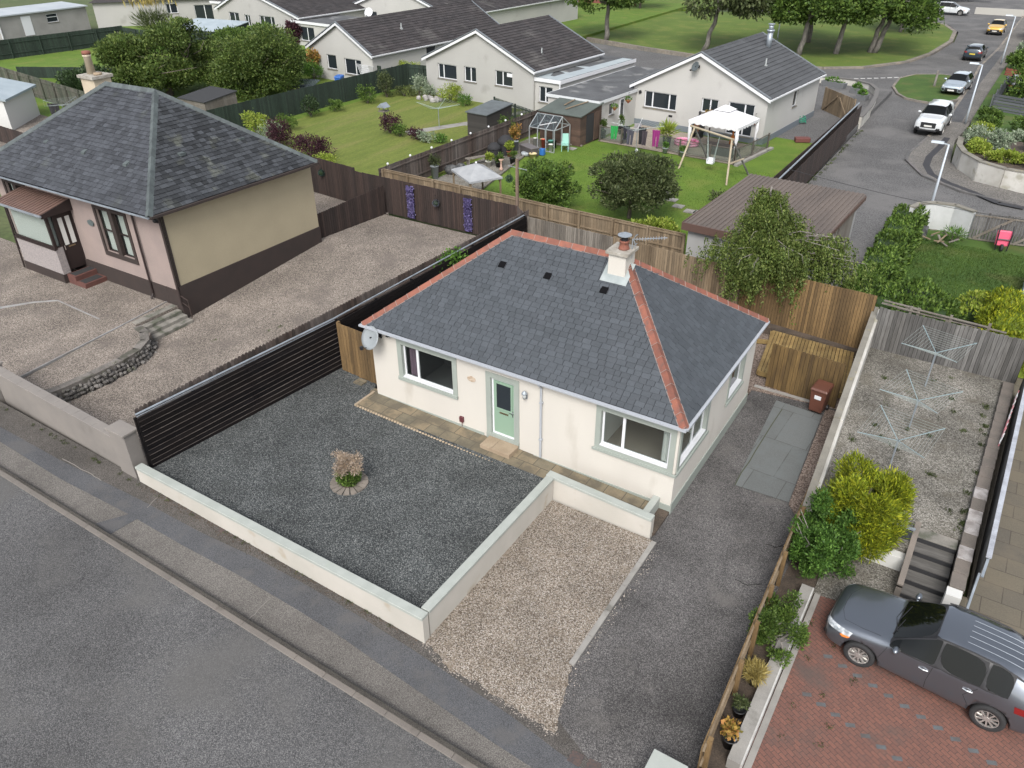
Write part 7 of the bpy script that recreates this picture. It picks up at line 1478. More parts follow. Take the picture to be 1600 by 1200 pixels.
def car(label, loc, rz, st, paint, wheel_r=.345, wb=(1.28,-1.39), glass=None, trim=None, rails=False, front=True, mirrors=True, level=2, plate=(platew, platey), cladding=True, group=None, cat='car', name='parked_car', roof=None):
    t = thing(name, label, cat, loc, rz, group); glass = glass or carglass; trim = trim or black
    sec = []
    for (x, w, zb, zw, be, re, zt) in st:
        L = [(0,zb),(w*.82,zb),(w*.985,zb+.13),(w,zw),(be[0],be[1]),(re[0],re[1])]; sec.append([(x,y,z) for y,z in L]+[(x,0,zt)]+[(x,-y,z) for y,z in L[:0:-1]])
    n = 12; vs = [p for s in sec for p in s]; fs = []; mi = []
    k = len(sec)
    for i in range(k-1):
        for j in range(n):
            fs.append((i*n+j, (i+1)*n+j, (i+1)*n+(j+1) % n, i*n+(j+1) % n))
            m = 0; jj = min(j, n-1-j)   # 0 bottom,1 sill,2 lower,3 upper door,4 side glass,5 top
            if jj == 0: m = 2
            if jj == 1 and cladding: m = 2
            if jj == 5 and i == 5: m = 1
            if jj == 5 and i == 10: m = 1
            if jj == 4 and 5 <= i <= 8: m = 1
            mi.append(m)
    fs.append(tuple(range(n))[::-1]); fs.append(tuple(range((k-1)*n, k*n))); mi += [0, 0]
    me = bpy.data.meshes.new('cage'); me.from_pydata(vs, [], fs)
    for m in (paint, glass, trim): me.materials.append(m)
    me.polygons.foreach_set('material_index', mi); bm = bmesh.new(); bm.from_mesh(me)
    # window frames: inset each glazed area and keep the border in trim or paint
    for grp in ('ws','rw','l','r'):
        sel = []
        for f in bm.faces:
            if f.material_index != 1: continue
            c = f.calc_center_median(); side = abs(f.normal.y) > .6
            if grp == 'l' and side and c.y > 0 or grp == 'r' and side and c.y < 0: sel.append(f)
            if grp == 'ws' and not side and c.x > 0 or grp == 'rw' and not side and c.x < 0: sel.append(f)
        if not sel: continue
        if grp in 'lr':
            xs = (st[7][0], st[8][0]); gs = [[f for f in sel if f.calc_center_median().x > xs[0]], [f for f in sel if xs[1] < f.calc_center_median().x <= xs[0]], [f for f in sel if f.calc_center_median().x <= xs[1]]]
            for q_ in gs:
                if not q_: continue
                q = bmesh.ops.inset_region(bm, faces=q_, thickness=.028)
                for e in q['faces']: e.material_index = 2
        else:
            q = bmesh.ops.inset_region(bm, faces=sel, thickness=.03)
            for e in q['faces']: e.material_index = 2 if grp == 'ws' else 0
    cl = bm.edges.layers.float.get('crease_edge') or bm.edges.layers.float.new('crease_edge')
    for e in bm.edges:
        ms = {f.material_index for f in e.link_faces}
        if len(ms) > 1: e[cl] = 1.0 if 1 in ms else .6
    vl = bm.verts.layers.float.get('crease_vert') or bm.verts.layers.float.new('crease_vert')
    for v in bm.verts:
        if sum(1 for f in v.link_faces if f.material_index == 1) == 1: v[vl] = .75
    bmesh.ops.recalc_face_normals(bm, faces=bm.faces); bm.to_mesh(me); bm.free()
    tmp = bpy.data.objects.new('tmp', me); C.objects.link(tmp); sb = tmp.modifiers.new('s','SUBSURF'); sb.levels = level; sb.render_levels = level
    cut = MB(); hw = st[4][1]
    for x in wb:
        for s in (-1,1): cut.lathe([(wheel_r+.065, s*(hw+.2)), (wheel_r+.065, s*(hw-.26))], (x,0,wheel_r), 24, 'y')
    co = cut.build('cut', [paint, glass, trim]); co.data.polygons.foreach_set('material_index', [2]*len(co.data.polygons))
    bm = bmesh.new(); bm.from_mesh(co.data); bmesh.ops.recalc_face_normals(bm, faces=bm.faces); bm.to_mesh(co.data); bm.free()
    b = tmp.modifiers.new('b','BOOLEAN'); b.operation = 'DIFFERENCE'; b.object = co; b.solver = 'EXACT'
    dg = bpy.context.evaluated_depsgraph_get(); ev = bpy.data.meshes.new_from_object(tmp.evaluated_get(dg)); bpy.data.objects.remove(tmp); bpy.data.objects.remove(co)
    bvh = BVHTree.FromPolygons([v.co for v in ev.vertices], [tuple(p.vertices) for p in ev.polygons])
    def part(nm, test, mt):
        bm = bmesh.new(); bm.from_mesh(ev); bmesh.ops.delete(bm, geom=[f for f in bm.faces if not test(f)], context='FACES')
        if not len(bm.faces): bm.free(); return None
        m2 = bpy.data.meshes.new(nm); 
        for f in bm.faces: f.smooth = True
        bm.to_mesh(m2); bm.free()
        if not mt:
            for q in (paint, glass, trim): m2.materials.append(q)
        else:
            m2.materials.clear(); m2.materials.append(mt); m2.polygons.foreach_set('material_index', [0]*len(m2.polygons))
        o = bpy.data.objects.new(nm, m2); C.objects.link(o); o.parent = t; return o
    body = part('body', lambda f: f.material_index != 1, None)
    part('windscreen', lambda f: f.material_index == 1 and abs(f.normal.y) < .6 and f.calc_center_median().x > 0, glass)
    part('rear_window', lambda f: f.material_index == 1 and abs(f.normal.y) < .6 and f.calc_center_median().x <= 0, glass)
    for s, nm in ((1,'side_windows'), (-1,'side_windows')): part(nm, lambda f: f.material_index == 1 and abs(f.normal.y) >= .6 and f.calc_center_median().y*s > 0, glass)
    def hit(x, z, s):
        r = bvh.ray_cast(Vector((x, s*3, z)), Vector((0,-s,0))); return r[0] if r[0] else Vector((x, s*hw, z))
    def top(x, y):
        r = bvh.ray_cast(Vector((x, y, 4)), Vector((0,0,-1))); return r[0] if r[0] else Vector((x,y,1))
    def fr(y, z, s=1):
        r = bvh.ray_cast(Vector((s*4, y, z)), Vector((-s,0,0))); return r[0] if r[0] else Vector((st[0][0]*s, y, z))
    bz = st[5][4][1]
    g = MB()
    for s in (-1,1):
        for pts in ([(.86,.3),(.90,.6),(.80,bz-.05)], [(-.12,.3),(-.10,.6),(-.14,bz+.02)], [(-.95,.5),(-.82,.7),(-1.02,bz+.02)], [(.86,.30),(-.12,.30),(-.75,.32)]):
            P = []
            for i in range(len(pts)-1):
                for q in range(4): P.append((pts[i][0]+(pts[i+1][0]-pts[i][0])*q/4, pts[i][1]+(pts[i+1][1]-pts[i][1])*q/4))
            P.append(pts[-1]); g.tube([hit(x, z, s) for x, z in P], .007, 5)
    P = [top(x, y) for x, y in ((1.0,.70),(1.4,.68),(1.8,.60),(1.93,.3),(1.95,0),(1.93,-.3),(1.8,-.60),(1.4,-.68),(1.0,-.70))]; g.tube(P, .006, 5)
    g.build('panel_gap', blackmatt, t)
    for s in (-1,1):
        for x in (.02,-.86):
            g = MB(); c = hit(x, bz-.13, s); g.tube([c+Vector((.09,s*.01,0)), c+Vector((0,s*.035,.005)), c+Vector((-.1,s*.01,.0))], .016, 6); g.build('door_handle', chrome, t)
        if mirrors:
            g = MB(); c = hit(.62, bz+.06, s); g.ball((c.x, c.y+s*.14, c.z+.03), (.075,.12,.085), 10, 7); g.bar(c, (c.x,c.y+s*.08,c.z+.01), .05); g.build('wing_mirror', paint, t, True)
        if rails:
            g = MB(); g.tube([top(x, s*.60)+Vector((0,0,.035)) for x in (.0,-.2,-.7,-1.2,-1.6,-1.75)], .018, 6); g.build('roof_rail', black, t)
        # lamps laid on the body surface
        def patch(nm, pts, mt, th=.012, fn=None):
            g = MB(); c = [fn(*p) for p in pts]; m_ = sum(c, Vector())/len(c); out = (m_-Vector((0,0,.8))); out.z = 0; out = out.normalized()
            g.add([p+out*th for p in c]+[p-out*.05 for p in c], [tuple(range(len(c))), tuple(range(len(c),2*len(c)))[::-1]]+[(i,(i+1)%len(c),(i+1)%len(c)+len(c),i+len(c)) for i in range(len(c))]); return g.build(nm, mt, t)
        zl = st[1][4][1]
        def wrap(nm, quad, dr, mt, off=.012, nu=7, nv=4):
            D_ = Vector(dr).normalized(); g = MB(); vs = []; q = [Vector(k) for k in quad]
            for i in range(nu+1):
                for j in range(nv+1):
                    p = (q[0].lerp(q[1], i/nu)).lerp(q[3].lerp(q[2], i/nu), j/nv); r = bvh.ray_cast(p+D_*1.5, -D_); h = r[0] if r[0] and (r[0]-p).length < .6 else p
                    vs.append(h+D_*off)
            g.add(vs, [(i*(nv+1)+j, (i+1)*(nv+1)+j, (i+1)*(nv+1)+j+1, i*(nv+1)+j+1) for i in range(nu) for j in range(nv)]); return g.build(nm, mt, t, True)
        X0 = st[1][0]; w0 = st[2][1]
        wrap('headlight', [(X0,s*.44,zl-.12),(X0-.52,s*w0,zl-.04),(X0-.60,s*(w0-.06),zl+.10),(X0-.05,s*.48,zl-.00)], (1,s*.75,.35), lampm)
        wrap('side_marker', [(X0-.36,s*w0,zl-.09),(X0-.50,s*w0,zl-.06),(X0-.54,s*w0,zl+.0),(X0-.40,s*w0,zl-.02)], (.6,s*1,.25), amber, .02, 3, 2)
        X1 = st[-2][0]; wrap('tail_light', [(X1,s*.50,zl+.04),(X1+.42,s*w0,zl+.08),(X1+.42,s*w0,zl+.24),(X1,s*.52,zl+.20)], (-1,s*.75,.2), redl)
        wrap('fog_lamp', [(X0,s*.52,st[1][2]+.14),(X0-.12,s*.76,st[1][2]+.14),(X0-.12,s*.76,st[1][2]+.28),(X0,s*.52,st[1][2]+.28)], (1,s*.3,0), black, .01, 3, 2)
    zl = st[1][4][1]; g = MB(); c = fr(0, zl-.22); g.box(c.x-.06, c.x+.012, -.5,.5, zl-(.40 if st is PICK else .33), zl-(.02 if st is PICK else .10)); g.build('grille', black, t, bevel=.02)
    if cladding: g = MB(); g.box(c.x-.10, c.x-.0, -.62,.62, st[1][2]+.02, st[1][2]+.12); g.build('bumper_trim', black, t, bevel=.03)
    for s, pm, z in ((1,plate[0],zl-.26),(-1,plate[1],zl-.02)):
        c = fr(0, z, s); g = MB(); xa, xb = sorted((c.x-s*.03, c.x+s*.02)); g.box(xa, xb, -.26,.26, z-.055, z+.055); g.build('number_plate', pm, t)
    g = MB()
    for x in wb: pass
    for x in wb:
        for s in (-1,1):
            g = MB(); y0 = s*(hw-.20); y1 = s*(hw-.0); r = wheel_r
            g.lathe([(r*.6,y0),(r*.95,y0),(r,y0+s*.03),(r,y1-s*.03),(r*.95,y1),(r*.66,y1+s*.0),(r*.64,y1-s*.03)], (x,0,r), 28, 'y'); w = g.build('wheel', tyrem, t, True)
            g = MB(); ys = sorted((y1-s*.035, y1-s*.012)); g.lathe([(r*.66,y1-s*.03),(r*.66,y1-s*.003),(r*.61,y1-s*.003),(r*.60,y1-s*.03)], (x,0,r), 28, 'y')
            for q in range(10):
                a = 2*PI*q/10+.15; g.bar((x,y1-s*.025,r), (x+math.cos(a)*r*.62,y1-s*.018,r+math.sin(a)*r*.62), .035, .03, (0,1,0))
            g.lathe([(r*.16,y1-s*.05),(r*.14,y1-s*.005)], (x,0,r), 12, 'y'); g.build('rim', rimm, w)
            g = MB(); g.lathe([(r*.63,y1-s*.08),(r*.63,y1-s*.06)], (x,0,r), 20, 'y'); g.build('brake', blackmatt, w)
    return t, hit, top
def loc2(x, y, z): a = at(x, y, z); return (a[0], a[1], z)
Fw, Rw = Vector(at(1333,1033,-.44)), Vector(at(1541,1137,-.44)); d = (Fw-Rw).normalized(); nrm = Vector((-d.y, d.x)) ; cen = (Fw+Rw)/2 - nrm*.80*(-1 if nrm.y < 0 else 1)*(-1)
hd = math.atan2(d.y, d.x)
asx, hit, top = car('dark grey crossover parked on the red block paving at bottom right', (cen.x+d.x*.055, cen.y+d.y*.055, -.44), hd, scaled(SUV,1.02,1.02,1.055), carpaint('graphite_paint', (.145,.162,.188), .8), rails=True, level=2)
g = MB()
for y in (-.36,-.18,0,.18,.36): g.tube([top(x,y)+Vector((0,0,.002)) for x in (-.55,-.8,-1.1,-1.4,-1.65)], .007, 5)
g.tube([top(-1.6,.35), top(-1.6,.35)+Vector((-.12,0,.18))], .008, 5); g.build('roof_rib', MATS['graphite_paint'], asx)
g = MB(); 
for s in (-1,1): c = hit(1.72, .70, s); g.ball((c.x,c.y,c.z), (.07,.02,.035), 8, 6)
g.build('indicator', amber, asx)
g = MB(); g.tube([(.74,.45,1.15),(.86,0,1.10),(.78,-.45,1.12)], .012, 5); g.tube([(.80,.1,1.14),(.66,-.45,1.2)], .01, 5); g.tube([(.80,.55,1.12),(.68,.05,1.2)], .01, 5); g.build('wiper', black, asx)
g = MB(); g.ball((.42,-.1,1.18),(.05,.05,.02),8,6); 
# white pickup etc.
a = Vector(at(1423,212,-.4)); b = Vector(at(1471,216,-.4)); m_ = (a+b)/2
car('white double cab pickup facing us on the side road', (m_.x+.02, m_.y+2.55, -.4), -PI/2-.03, PICK, carpaint('white_paint', (.52,.54,.55), 0), .40, (1.62,-1.62), level=1, name='parked_pickup', cat='pickup')
a = Vector(at(1467,148,-.3)); b = Vector(at(1503,151,-.3)); m_ = (a+b)/2
car('silver blue estate car parked half on the small grass island', (m_.x+.15, m_.y+2.2, -.30), -PI/2-.10, scaled(SUV,1.08,1.0,.92,.93), carpaint('silver_paint', (.36,.42,.47), .5), .32, (1.36,-1.42), level=1, cladding=False)
a = Vector(at(1501,95,-.4)); b = Vector(at(1535,98,-.4)); m_ = (a+b)/2
car('dark blue hatchback seen from behind at the kerb', (m_.x, m_.y+2.1, -.4), PI/2-.06, scaled(SUV,1.0,1.0,.95), carpaint('navy_paint', (.025,.04,.055), .4), .33, level=1)
a = Vector(at(1541,55,-.4)); b = Vector(at(1564,57,-.4)); m_ = (a+b)/2
car('yellow hatchback facing us far up the side road', (m_.x, m_.y+2.1, -.4), -PI/2-.03, scaled(SUV,.95,1.0,.96), carpaint('yellow_paint', (.55,.33,.04), .2), .33, level=1)
a = Vector(at(1500,25,-.4))
car('white crossover parked side on behind the park trees', (a.x-1.3, a.y+1.0, -.4), -.08, scaled(SUV,1.05,1.0,1.02), carpaint('white_paint2', (.5,.52,.53), 0), .36, level=1)
car('black car half hidden by the big hedge at the right edge', (15.4, 66.5, -.3), PI/2+.1, scaled(SUV,1.0,1.0,.95), carpaint('black_paint', (.02,.025,.035), .3), .33, level=1)

# ------------------------------------------------------------------ street lamps
lpm = mat('lamp_post_grey', (.38,.42,.46), .5, metal=.3)
def lamp(label, x, y, z, h, rz):
    t = thing('street_lamp', label, 'street lamp', (x,y,z), rz, 'grey lamp posts along the side road'); g = MB(); g.tube([(0,0,0),(0,0,.9),(0,0,h)], [.085,.07,.05], 10); g.build('post', lpm, t, True)
    g = MB(); g.bar((0,0,h-.02),(-.35,0,h+.05),.06); g.build('arm', lpm, t); g = MB(); g.hexa([(-.85,-.12,h+.02),(-.25,-.10,h+.0),(-.25,.10,h+.0),(-.85,.12,h+.02),(-.85,-.09,h+.11),(-.25,-.07,h+.12),(-.25,.07,h+.12),(-.85,.09,h+.11)]); g.build('lamp_head', lpm, t); return t
lamp('nearest grey lamp post behind the curved white wall and timber gates', 13.55, 30.6, -.4, 3.75, 0)
lamp('lamp post beside the white pickup in front of the clipped hedges', 12.95, 52.5, -.3, 4.2, 0)
lamp('farthest right lamp post by the yellow hatchback', 13.2, 80.5, -.3, 4.4, 0)
lamp('white lamp post among the park tree trunks', -10.2, 83, -.3, 3.4, 0)
lamp('white lamp post behind the brown tiled roof at the top', -45.6, 78.6, -.3, 3.2, 0)
lamp('short post standing in the small grass island', 8.9, 68, -.3, 1.2, 0) if False else None
g = MB(); g.tube([(0,0,0),(0,0,1.3)], .1, 8); tag(g.build('bollard', palebark, loc=(9.0,65.8,-.28)), 'pale short tree stump post on the small grass island', 'post')
# ------------------------------------------------------------------ park trees
def ptree(label, px, py, R_, H, th, n, seed, lm=LG, tr=.32, ls=.36, lumps=26, lean=(0,0), trunks=1, bk=None, droop=0, asp=.55):
    a = at(px, py, -.3); return tree('park_tree', label, 'tree', a[0], a[1], -.3, R_, H*1.05, th-1.1, lm, int(n*1.7), ls, seed, None, tr, lumps, bk or palebark, asp, .4, .25, lean, trunks, droop=droop)
ptree('park tree with round dark crown standing alone right of the brown roof', 947,62, 4.7,7.5,7.2,9000,201)
ptree('drooping silver barked birch leaning right behind the grey bungalow roof', 1098,80, 5.4,8,8.2,8500,202,LO,.3,.42,30,(2.6,1.0),bk=palebark,droop=.6)
ptree('leftmost of the clustered park trees with a curved pale trunk', 1248,86, 4.6,7,6.9,8500,203,lean=(.8,0))
ptree('slim trunked park tree just behind the leftmost of the cluster', 1262,66, 4.5,7,7.2,6500,204)
ptree('park tree with straight pale trunk in the middle of the cluster', 1306,84, 4.8,7.5,7.1,9000,205,lean=(.5,0))
ptree('pair of leaning trunks under one wide dark crown, right of the cluster', 1362,82, 5.2,7.5,7.0,11000,206,trunks=2,lean=(1.6,.5))
ptree('drooping dark park tree nearest the white crossover', 1408,50, 4.4,7.5,6.0,8000,207,LD,lean=(0,0),droop=.5)
ptree('park tree far behind the cluster trunks', 1170,20, 5,8,8,5000,208,LD)
for i, (px, py, R_, lb) in enumerate(((720,12,4,'small dark tree above the brown roofs, left one'),(790,30,3.2,'purple leaved tree above the brown roof'),(850,22,3,'low dark red shrub tree at the park edge'),(1000,8,4,'dark tree at the far park edge'))):
    a = at(px, py+8, -.3); tree('distant_tree', lb, 'tree', a[0], a[1], -.3, R_, R_*1.3, R_*.9, LP if i in (1,2) else LD, 3500, .5, 220+i, tr=.2, lumps=14)
# red wall and far hedge at the top
g = MB(); g.box(-62,-38,104,104.4,-.5,1.6); tag(g.build('brick_wall', mat('far_brick', (.17,.06,.045), .9, fine=.2, fs=5)), 'long reddish brick wall at the far side of the park', 'wall')
shrub('long dark hedge along the far side of the street at the top', -52,110,-.3, 22,2.5,3.2, LD, 9000, .6, 230, 'hedge','hedge')
shrub('far dark hedge mass above the white crossover', -5,136,-.3, 14,3,4.5, LD, 7000, .6, 231, 'hedge','hedge')
g = MB(); g.box(7.6,14.5,121.5,121.8,-.5,.45); o = g.build('low_wall', mat('pale_far_wall', (.35,.34,.31), .9)); o.location = (-.9,0,0); tag(o, 'low pale wall right of the white crossover', 'wall')
# ------------------------------------------------------------------ right side gardens
def hedge(label, x0, x1, y0, y1, z, h, lm, n, ls, seed, rz=0, cat='hedge', asp=.5, core=LD, name='hedge', up=.4):
    rg = np.random.default_rng(seed); cx, cy = (x0+x1)/2, (y0+y1)/2; t = thing(name, label, cat, (cx,cy,z), rz); a, b = (x1-x0)/2, (y1-y0)/2
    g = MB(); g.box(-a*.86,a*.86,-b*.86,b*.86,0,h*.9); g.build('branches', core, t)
    ar = np.array([2*b*h,2*b*h,2*a*h,2*a*h,4*a*b]); f = rg.choice(5, n, p=ar/ar.sum()); U = rg.uniform(-1,1,(n,2)); P = np.zeros((n,3)); D = np.zeros((n,3))
    for q, (sx, sy) in enumerate(((1,0),(-1,0),(0,1),(0,-1))):
        k = f == q; m_ = k.sum(); P[k] = np.column_stack([np.full(m_, sx*a) if sx else U[k,0]*a, np.full(m_, sy*b) if sy else U[k,0]*b, (U[k,1]*.5+.5)*h]); D[k] = (sx, sy, .3)
    k = f == 4; P[k] = np.column_stack([U[k,0]*a, U[k,1]*b, np.full(k.sum(), h)]); D[k] = (0,0,1)
    bump = .17*np.sin(P[:,0]*3.1+seed+np.sin(P[:,2]*3))+.17*np.sin(P[:,1]*2.7+seed*2)+.12*np.sin(P[:,2]*4+P[:,0]*2); e_ = np.minimum(np.minimum(a-np.abs(P[:,0]), b-np.abs(P[:,1])), .25); P[:,2] -= (P[:,2] > h*.6)*(.25-e_)*.9; P += D*bump[:,None]*min(1,min(a,b,h)*1.0); P += rg.normal(size=P.shape)*.05*min(1,a)
    leafcloud('foliage', P, D, ls, lm, t, rg, asp, up_bias=up); return t
hedge('broad leafy green hedge between the side drive and the dark lawn', 12.25,13.5,16.0,27.4,-.4,1.3, LG, 16000, .16, 301)
hedge('glossy green hedge block behind the stack of split rails', 12.4,16.3,13.6,16.2,-.4,1.75, LG, 14000, .15, 302)
hedge('bright yellow and green conifer hedge at the right edge behind the grey fence', 17.3,22.5,13.4,16.6,-.4,2.0, LY, 24000, .17, 303, core=LYG, asp=.25)
hedge('low yellow topped hedge stub left of the yellow conifer hedge', 16.5,17.6,15.4,17.6,-.4,1.3, LYG, 3500, .14, 304)
fence('picket_fence', 'old leaning pale pickets between green hedge and yellow hedge', 'fence', (16.1,13.4),(17.6,13.6), -.3,1.5, bw=.08, gap=.05, m=palegrey, post=0, jit=.1)
wallp = [(12.95,27.8),(13.2,28.6),(13.9,29.2),(14.8,29.3),(15.75,28.7)]
cw2 = thing('curved_wall', 'curved white stained garden wall beside the grey timber gates', 'wall', (0,0,0)); wst = mat('stained_white', (.45,.46,.46), .9, (.36,.37,.36), 1, fine=.06, stain=(.12,.13,.12), ss=1.0, sth=.6)
strip('wall_panel', [(x,y-1.2) for x,y in wallp], .2, -.8, 1.0, wst, kind=None, parent=cw2); strip('coping', [(x,y-1.2) for x,y in wallp], .28, 1.0, 1.08, MATS['stone_cope'], kind=None, parent=cw2)
fence('timber_gate', 'grey weathered timber gates with diagonal braces behind the pink barrow', 'gate', (15.8,27.35),(22,28.2), -.4,1.45, bw=.11, gap=.03, m=greywood, pm=palegrey, post=0, rails=(.08,.92), side=1, postside=-1, jit=.06)
o = bpy.data.objects['timber_gate']; 
for (u0, z0, u1, z1) in ((.2,.15,1.7,1.35),(2.0,.1,3.6,1.35),(3.9,.1,5.4,1.3)): g = MB(); g.bar((u0,-.06,z0),(u1,-.06,z1),.04,.12); g.build('brace', palegrey, o)
wbw = thing('wheelbarrow', 'pink wheelbarrow tipped up against the grey timber gates', 'wheelbarrow', (17.3,26.6,-.36), .2)
pkb = mat('barrow_pink', (.60,.09,.16), .5)
g = MB(); g.hexa([(-.32,-.12,.25),(.32,-.12,.25),(.25,.25,.22),(-.25,.25,.22),(-.36,-.05,1.0),(.36,-.05,1.0),(.25,.35,.9),(-.25,.35,.9)]); g.build('tray', pkb, wbw, bevel=.04)
g = MB(); g.tube([(-.25,-.2,.05),(-.3,-.18,.9),(-.28,-.0,1.25)], .03, 6); g.tube([(.25,-.2,.05),(.3,-.18,.9),(.28,-.0,1.25)], .03, 6); g.tube([(-.3,-.17,.6),(.3,-.17,.6)], .03, 6); g.build('frame', black, wbw)
g = MB(); g.lathe([(.17,-.05),(.17,.05)], (0,-.22,.2), 14, 'x'); g.build('wheel', tyrem, wbw)
wp = thing('wood_pile', 'heap of broken pallets and timber at the foot of the curved white wall', 'wood pile', (14.3,26.2,-.36)); R7 = random.Random(31)
for i in range(16): 
    g = MB(); x, y = R7.uniform(-.9,1.0), R7.uniform(-.7,.5); a = R7.uniform(0,3.1); l = R7.uniform(.3,.8); z = R7.uniform(.08,.4); g.bar((x-math.cos(a)*l/2,y-math.sin(a)*l/2,z),(x+math.cos(a)*l/2,y+math.sin(a)*l/2,z+R7.uniform(-.1,.2)),R7.uniform(.06,.14),.03); g.build('plank', palegrey if i % 3 else palewood, wp)
g = MB(); g.box(-.5,.2,-.3,.3,0,.5); tag(g.build('crate', bag, loc=(13.75,26.5,-.36)), 'dark bag lying on the timber heap', 'bag')
g = MB(); g.hexa([(0,0,0),(1.6,0,0),(1.6,1.4,0),(0,1.4,0),(.0,0,.7),(1.6,0,.7),(1.6,1.4,1.1),(0,1.4,1.1)]); tag(g.build('cold_frame', metalr, loc=(18.55,21.3,-.36)), 'blue grey metal box roof at the right edge of the dark lawn', 'box')
shrub('tuft of long grass against the curved white wall', 15.2,26.5,-.36, .7,.4,.7, LB, 400,.3,320, asp=.1)
# white retaining wall and planting beyond the road
rw2 = thing('retaining_wall', 'long white curved retaining wall under the yellow green hedges', 'wall', (0,0,0))
rp = [(40,39.0),(22,37.4),(18.3,37.0),(16.5,37.3),(15.1,38.2),(14.0,39.9),(13.5,41.6),(13.4,43.6)]
strip('wall_panel', rp, .3, -.6, .75, MATS['whitewash'], kind=None, parent=rw2); strip('coping', rp, .36, .75, .82, MATS['stone_cope'], kind=None, parent=rw2)
surf('raised_bed', rp+[(13.6,46.5),(17.5,45.5),(24,44),(40,46)], .45, soil)
for i, a in enumerate([(14.1,43.2,.45,.7,1.0,1.3,LS,'grey green tall plants at the corner of the white wall'),(14.6,41.5,.45,.8,.8,.8,LYG,'yellow green bushy plants in the raised bed'),(15.6,42.6,.45,.9,.8,1.3,LS,'silvery shrub in the middle of the raised bed'),
    (16.3,40.0,.45,1.2,.8,.7,LYG,'low yellow flowering plants behind the white wall'),(18.6,39.6,.45,1.9,1.0,1.3,LY,'large clipped yellow conifer mound above the white wall'),(21.5,40.2,.45,1.8,1.2,1.2,LY,'second yellow conifer mound at the right edge'),
    (18.0,43.6,.1,1.3,.9,1.3,LD,'dark green clipped bush behind the yellow mound'),(14.2,47.6,-.05,.8,.8,1.0,LYG,'round yellow clipped bush beside the lamp post'),(14.6,49.9,-.05,.9,.8,1.0,LG,'round green clipped bush behind the yellow one'),
    (14.4,52.6,-.05,1.0,.8,1.1,LG,'clipped green dome beside the pickup'),(17.2,50.6,-.05,1.5,.9,1.2,LG,'wide clipped green hedge dome right of the path'),(20.2,50.0,-.05,1.8,1.0,1.2,LD,'dark clipped hedge at the right edge'),(17.0,46.8,-.05,1.0,.7,1.0,LS,'pale green shrub in the small lawn'),
    (16.9,61.0,-.05,2.3,3.2,3.6,LG,'very large rounded dark green bush at the right edge'),(15.2,76,-.05,1.6,1.6,1.9,LG,'leafy shrub with white flowers beyond the red fence'),(15.5,82,-.05,1.5,2.2,2.2,LS,'white flowering shrub near the far lamp post'),(15.6,100,-.05,2,4,3.2,LD,'dark shrubbery at the right edge by the yellow hatchback')]):
    shrub(a[7], a[0], a[1], a[2], a[3], a[4], a[5], a[6], int(2200*a[3]), .16 if a[1] < 56 else .28, 400+i, stems=a[1] < 56)
strip('garden_path', [(15.6,50.2),(15.9,47.0)], .7, -.1, -.035, pavf)
fence('slat_fence', 'dark grey horizontal slat fence in front of the very large bush', 'fence', (14.2,57.2),(22,54.2), -.1,1.3, bw=.2, gap=.05, m=mat('grey_slat', (.075,.08,.09), .8, isl=.2), horiz=True, rail=False, post=2.2)
fence('slat_fence', 'dark slat fence running back from the corner beside the very large bush', 'fence', (14.2,57.3),(14.6,66), -.1,1.2, bw=.2, gap=.05, m=mat('grey_slat', (.075,.08,.09), .8), horiz=True, rail=False, post=2.2)
fence('boarded_fence', 'low red brown fence beyond the black car at the right edge', 'fence', (14.0,73),(18,72), -.1,.7, bw=.2, gap=.04, m=mat('red_brown', (.16,.045,.03), .8), horiz=True, rail=False, post=2)
g = MB(); g.box(15.2,15.6,85,97,-.3,.8); tag(g.build('garden_wall', MATS['whitewash']), 'pale garden wall near the right edge by the far lamp post', 'wall')
# far left edge: white gable with clothes and playhouse
t = thing('white_outbuilding', 'white gabled building end cut off by the left edge beyond the slate roof', 'outbuilding', (-50.4,10.4,0), math.radians(38))
g = MB(); g.box(0,4.6,0,5,-.3,2.1); g.build('wall', MATS['bright_whitewash'], t); g = MB(); g.hexa([(-.2,-.2,3.3),(4.9,-.2,2.1),(4.9,5.2,2.1),(-.2,5.2,3.3),(-.2,-.2,3.45),(4.9,-.2,2.25),(4.9,5.2,2.25),(-.2,5.2,3.45)]); g.build('roof', metalr, t)
g = MB(); g.add([(0,0,2.1),(4.6,0,2.1),(0,0,3.3)], [(0,1,2)]); g.build('gable', MATS['bright_whitewash'], t)
drier('rotary_drier', 'rotary drier with dark clothes left of the tan chimney', -44.5,16.2,0, 1.5, 1.6, .3, 4, rise=.3, lines=5, m=galv)
o = cloth(None, 'garment', 0,0,0, .9, 1.2, blackmatt, .4, True); o.location = (-44.6,15.6,1.75); tag(o, 'black coat hanging on the drier left of the slate roof', 'clothing')
shed('playhouse', 'small cream playhouse with dark roof behind the slate roof edge', (-41.0,14.6), math.radians(-30), 1.6, 2.4, 1.35, 1.95, mat('cream_wood', (.42,.37,.28), .85), MATS['black_felt'], cat='playhouse', pitch=True)
fence('boarded_fence', 'brown fence cut off by the left edge behind the slate roof', 'fence', (-47,11.3),(-36.5,10.6), -.1,1.3, bw=.14, gap=.006, m=brownwood, post=0)
# overhead wire
g = MB(); pts = []
A = Vector((7.0,24.5,2.6)); B = Vector((24,22.6,2.9))
for i in range(17): f = i/16; p = A.lerp(B,f); p.z -= .5*math.sin(PI*f); pts.append(p)
g.tube(pts, .012, 4); tag(g.build('overhead_wire', black), 'thin dark wire crossing above the side drive and the curved wall', 'wire')

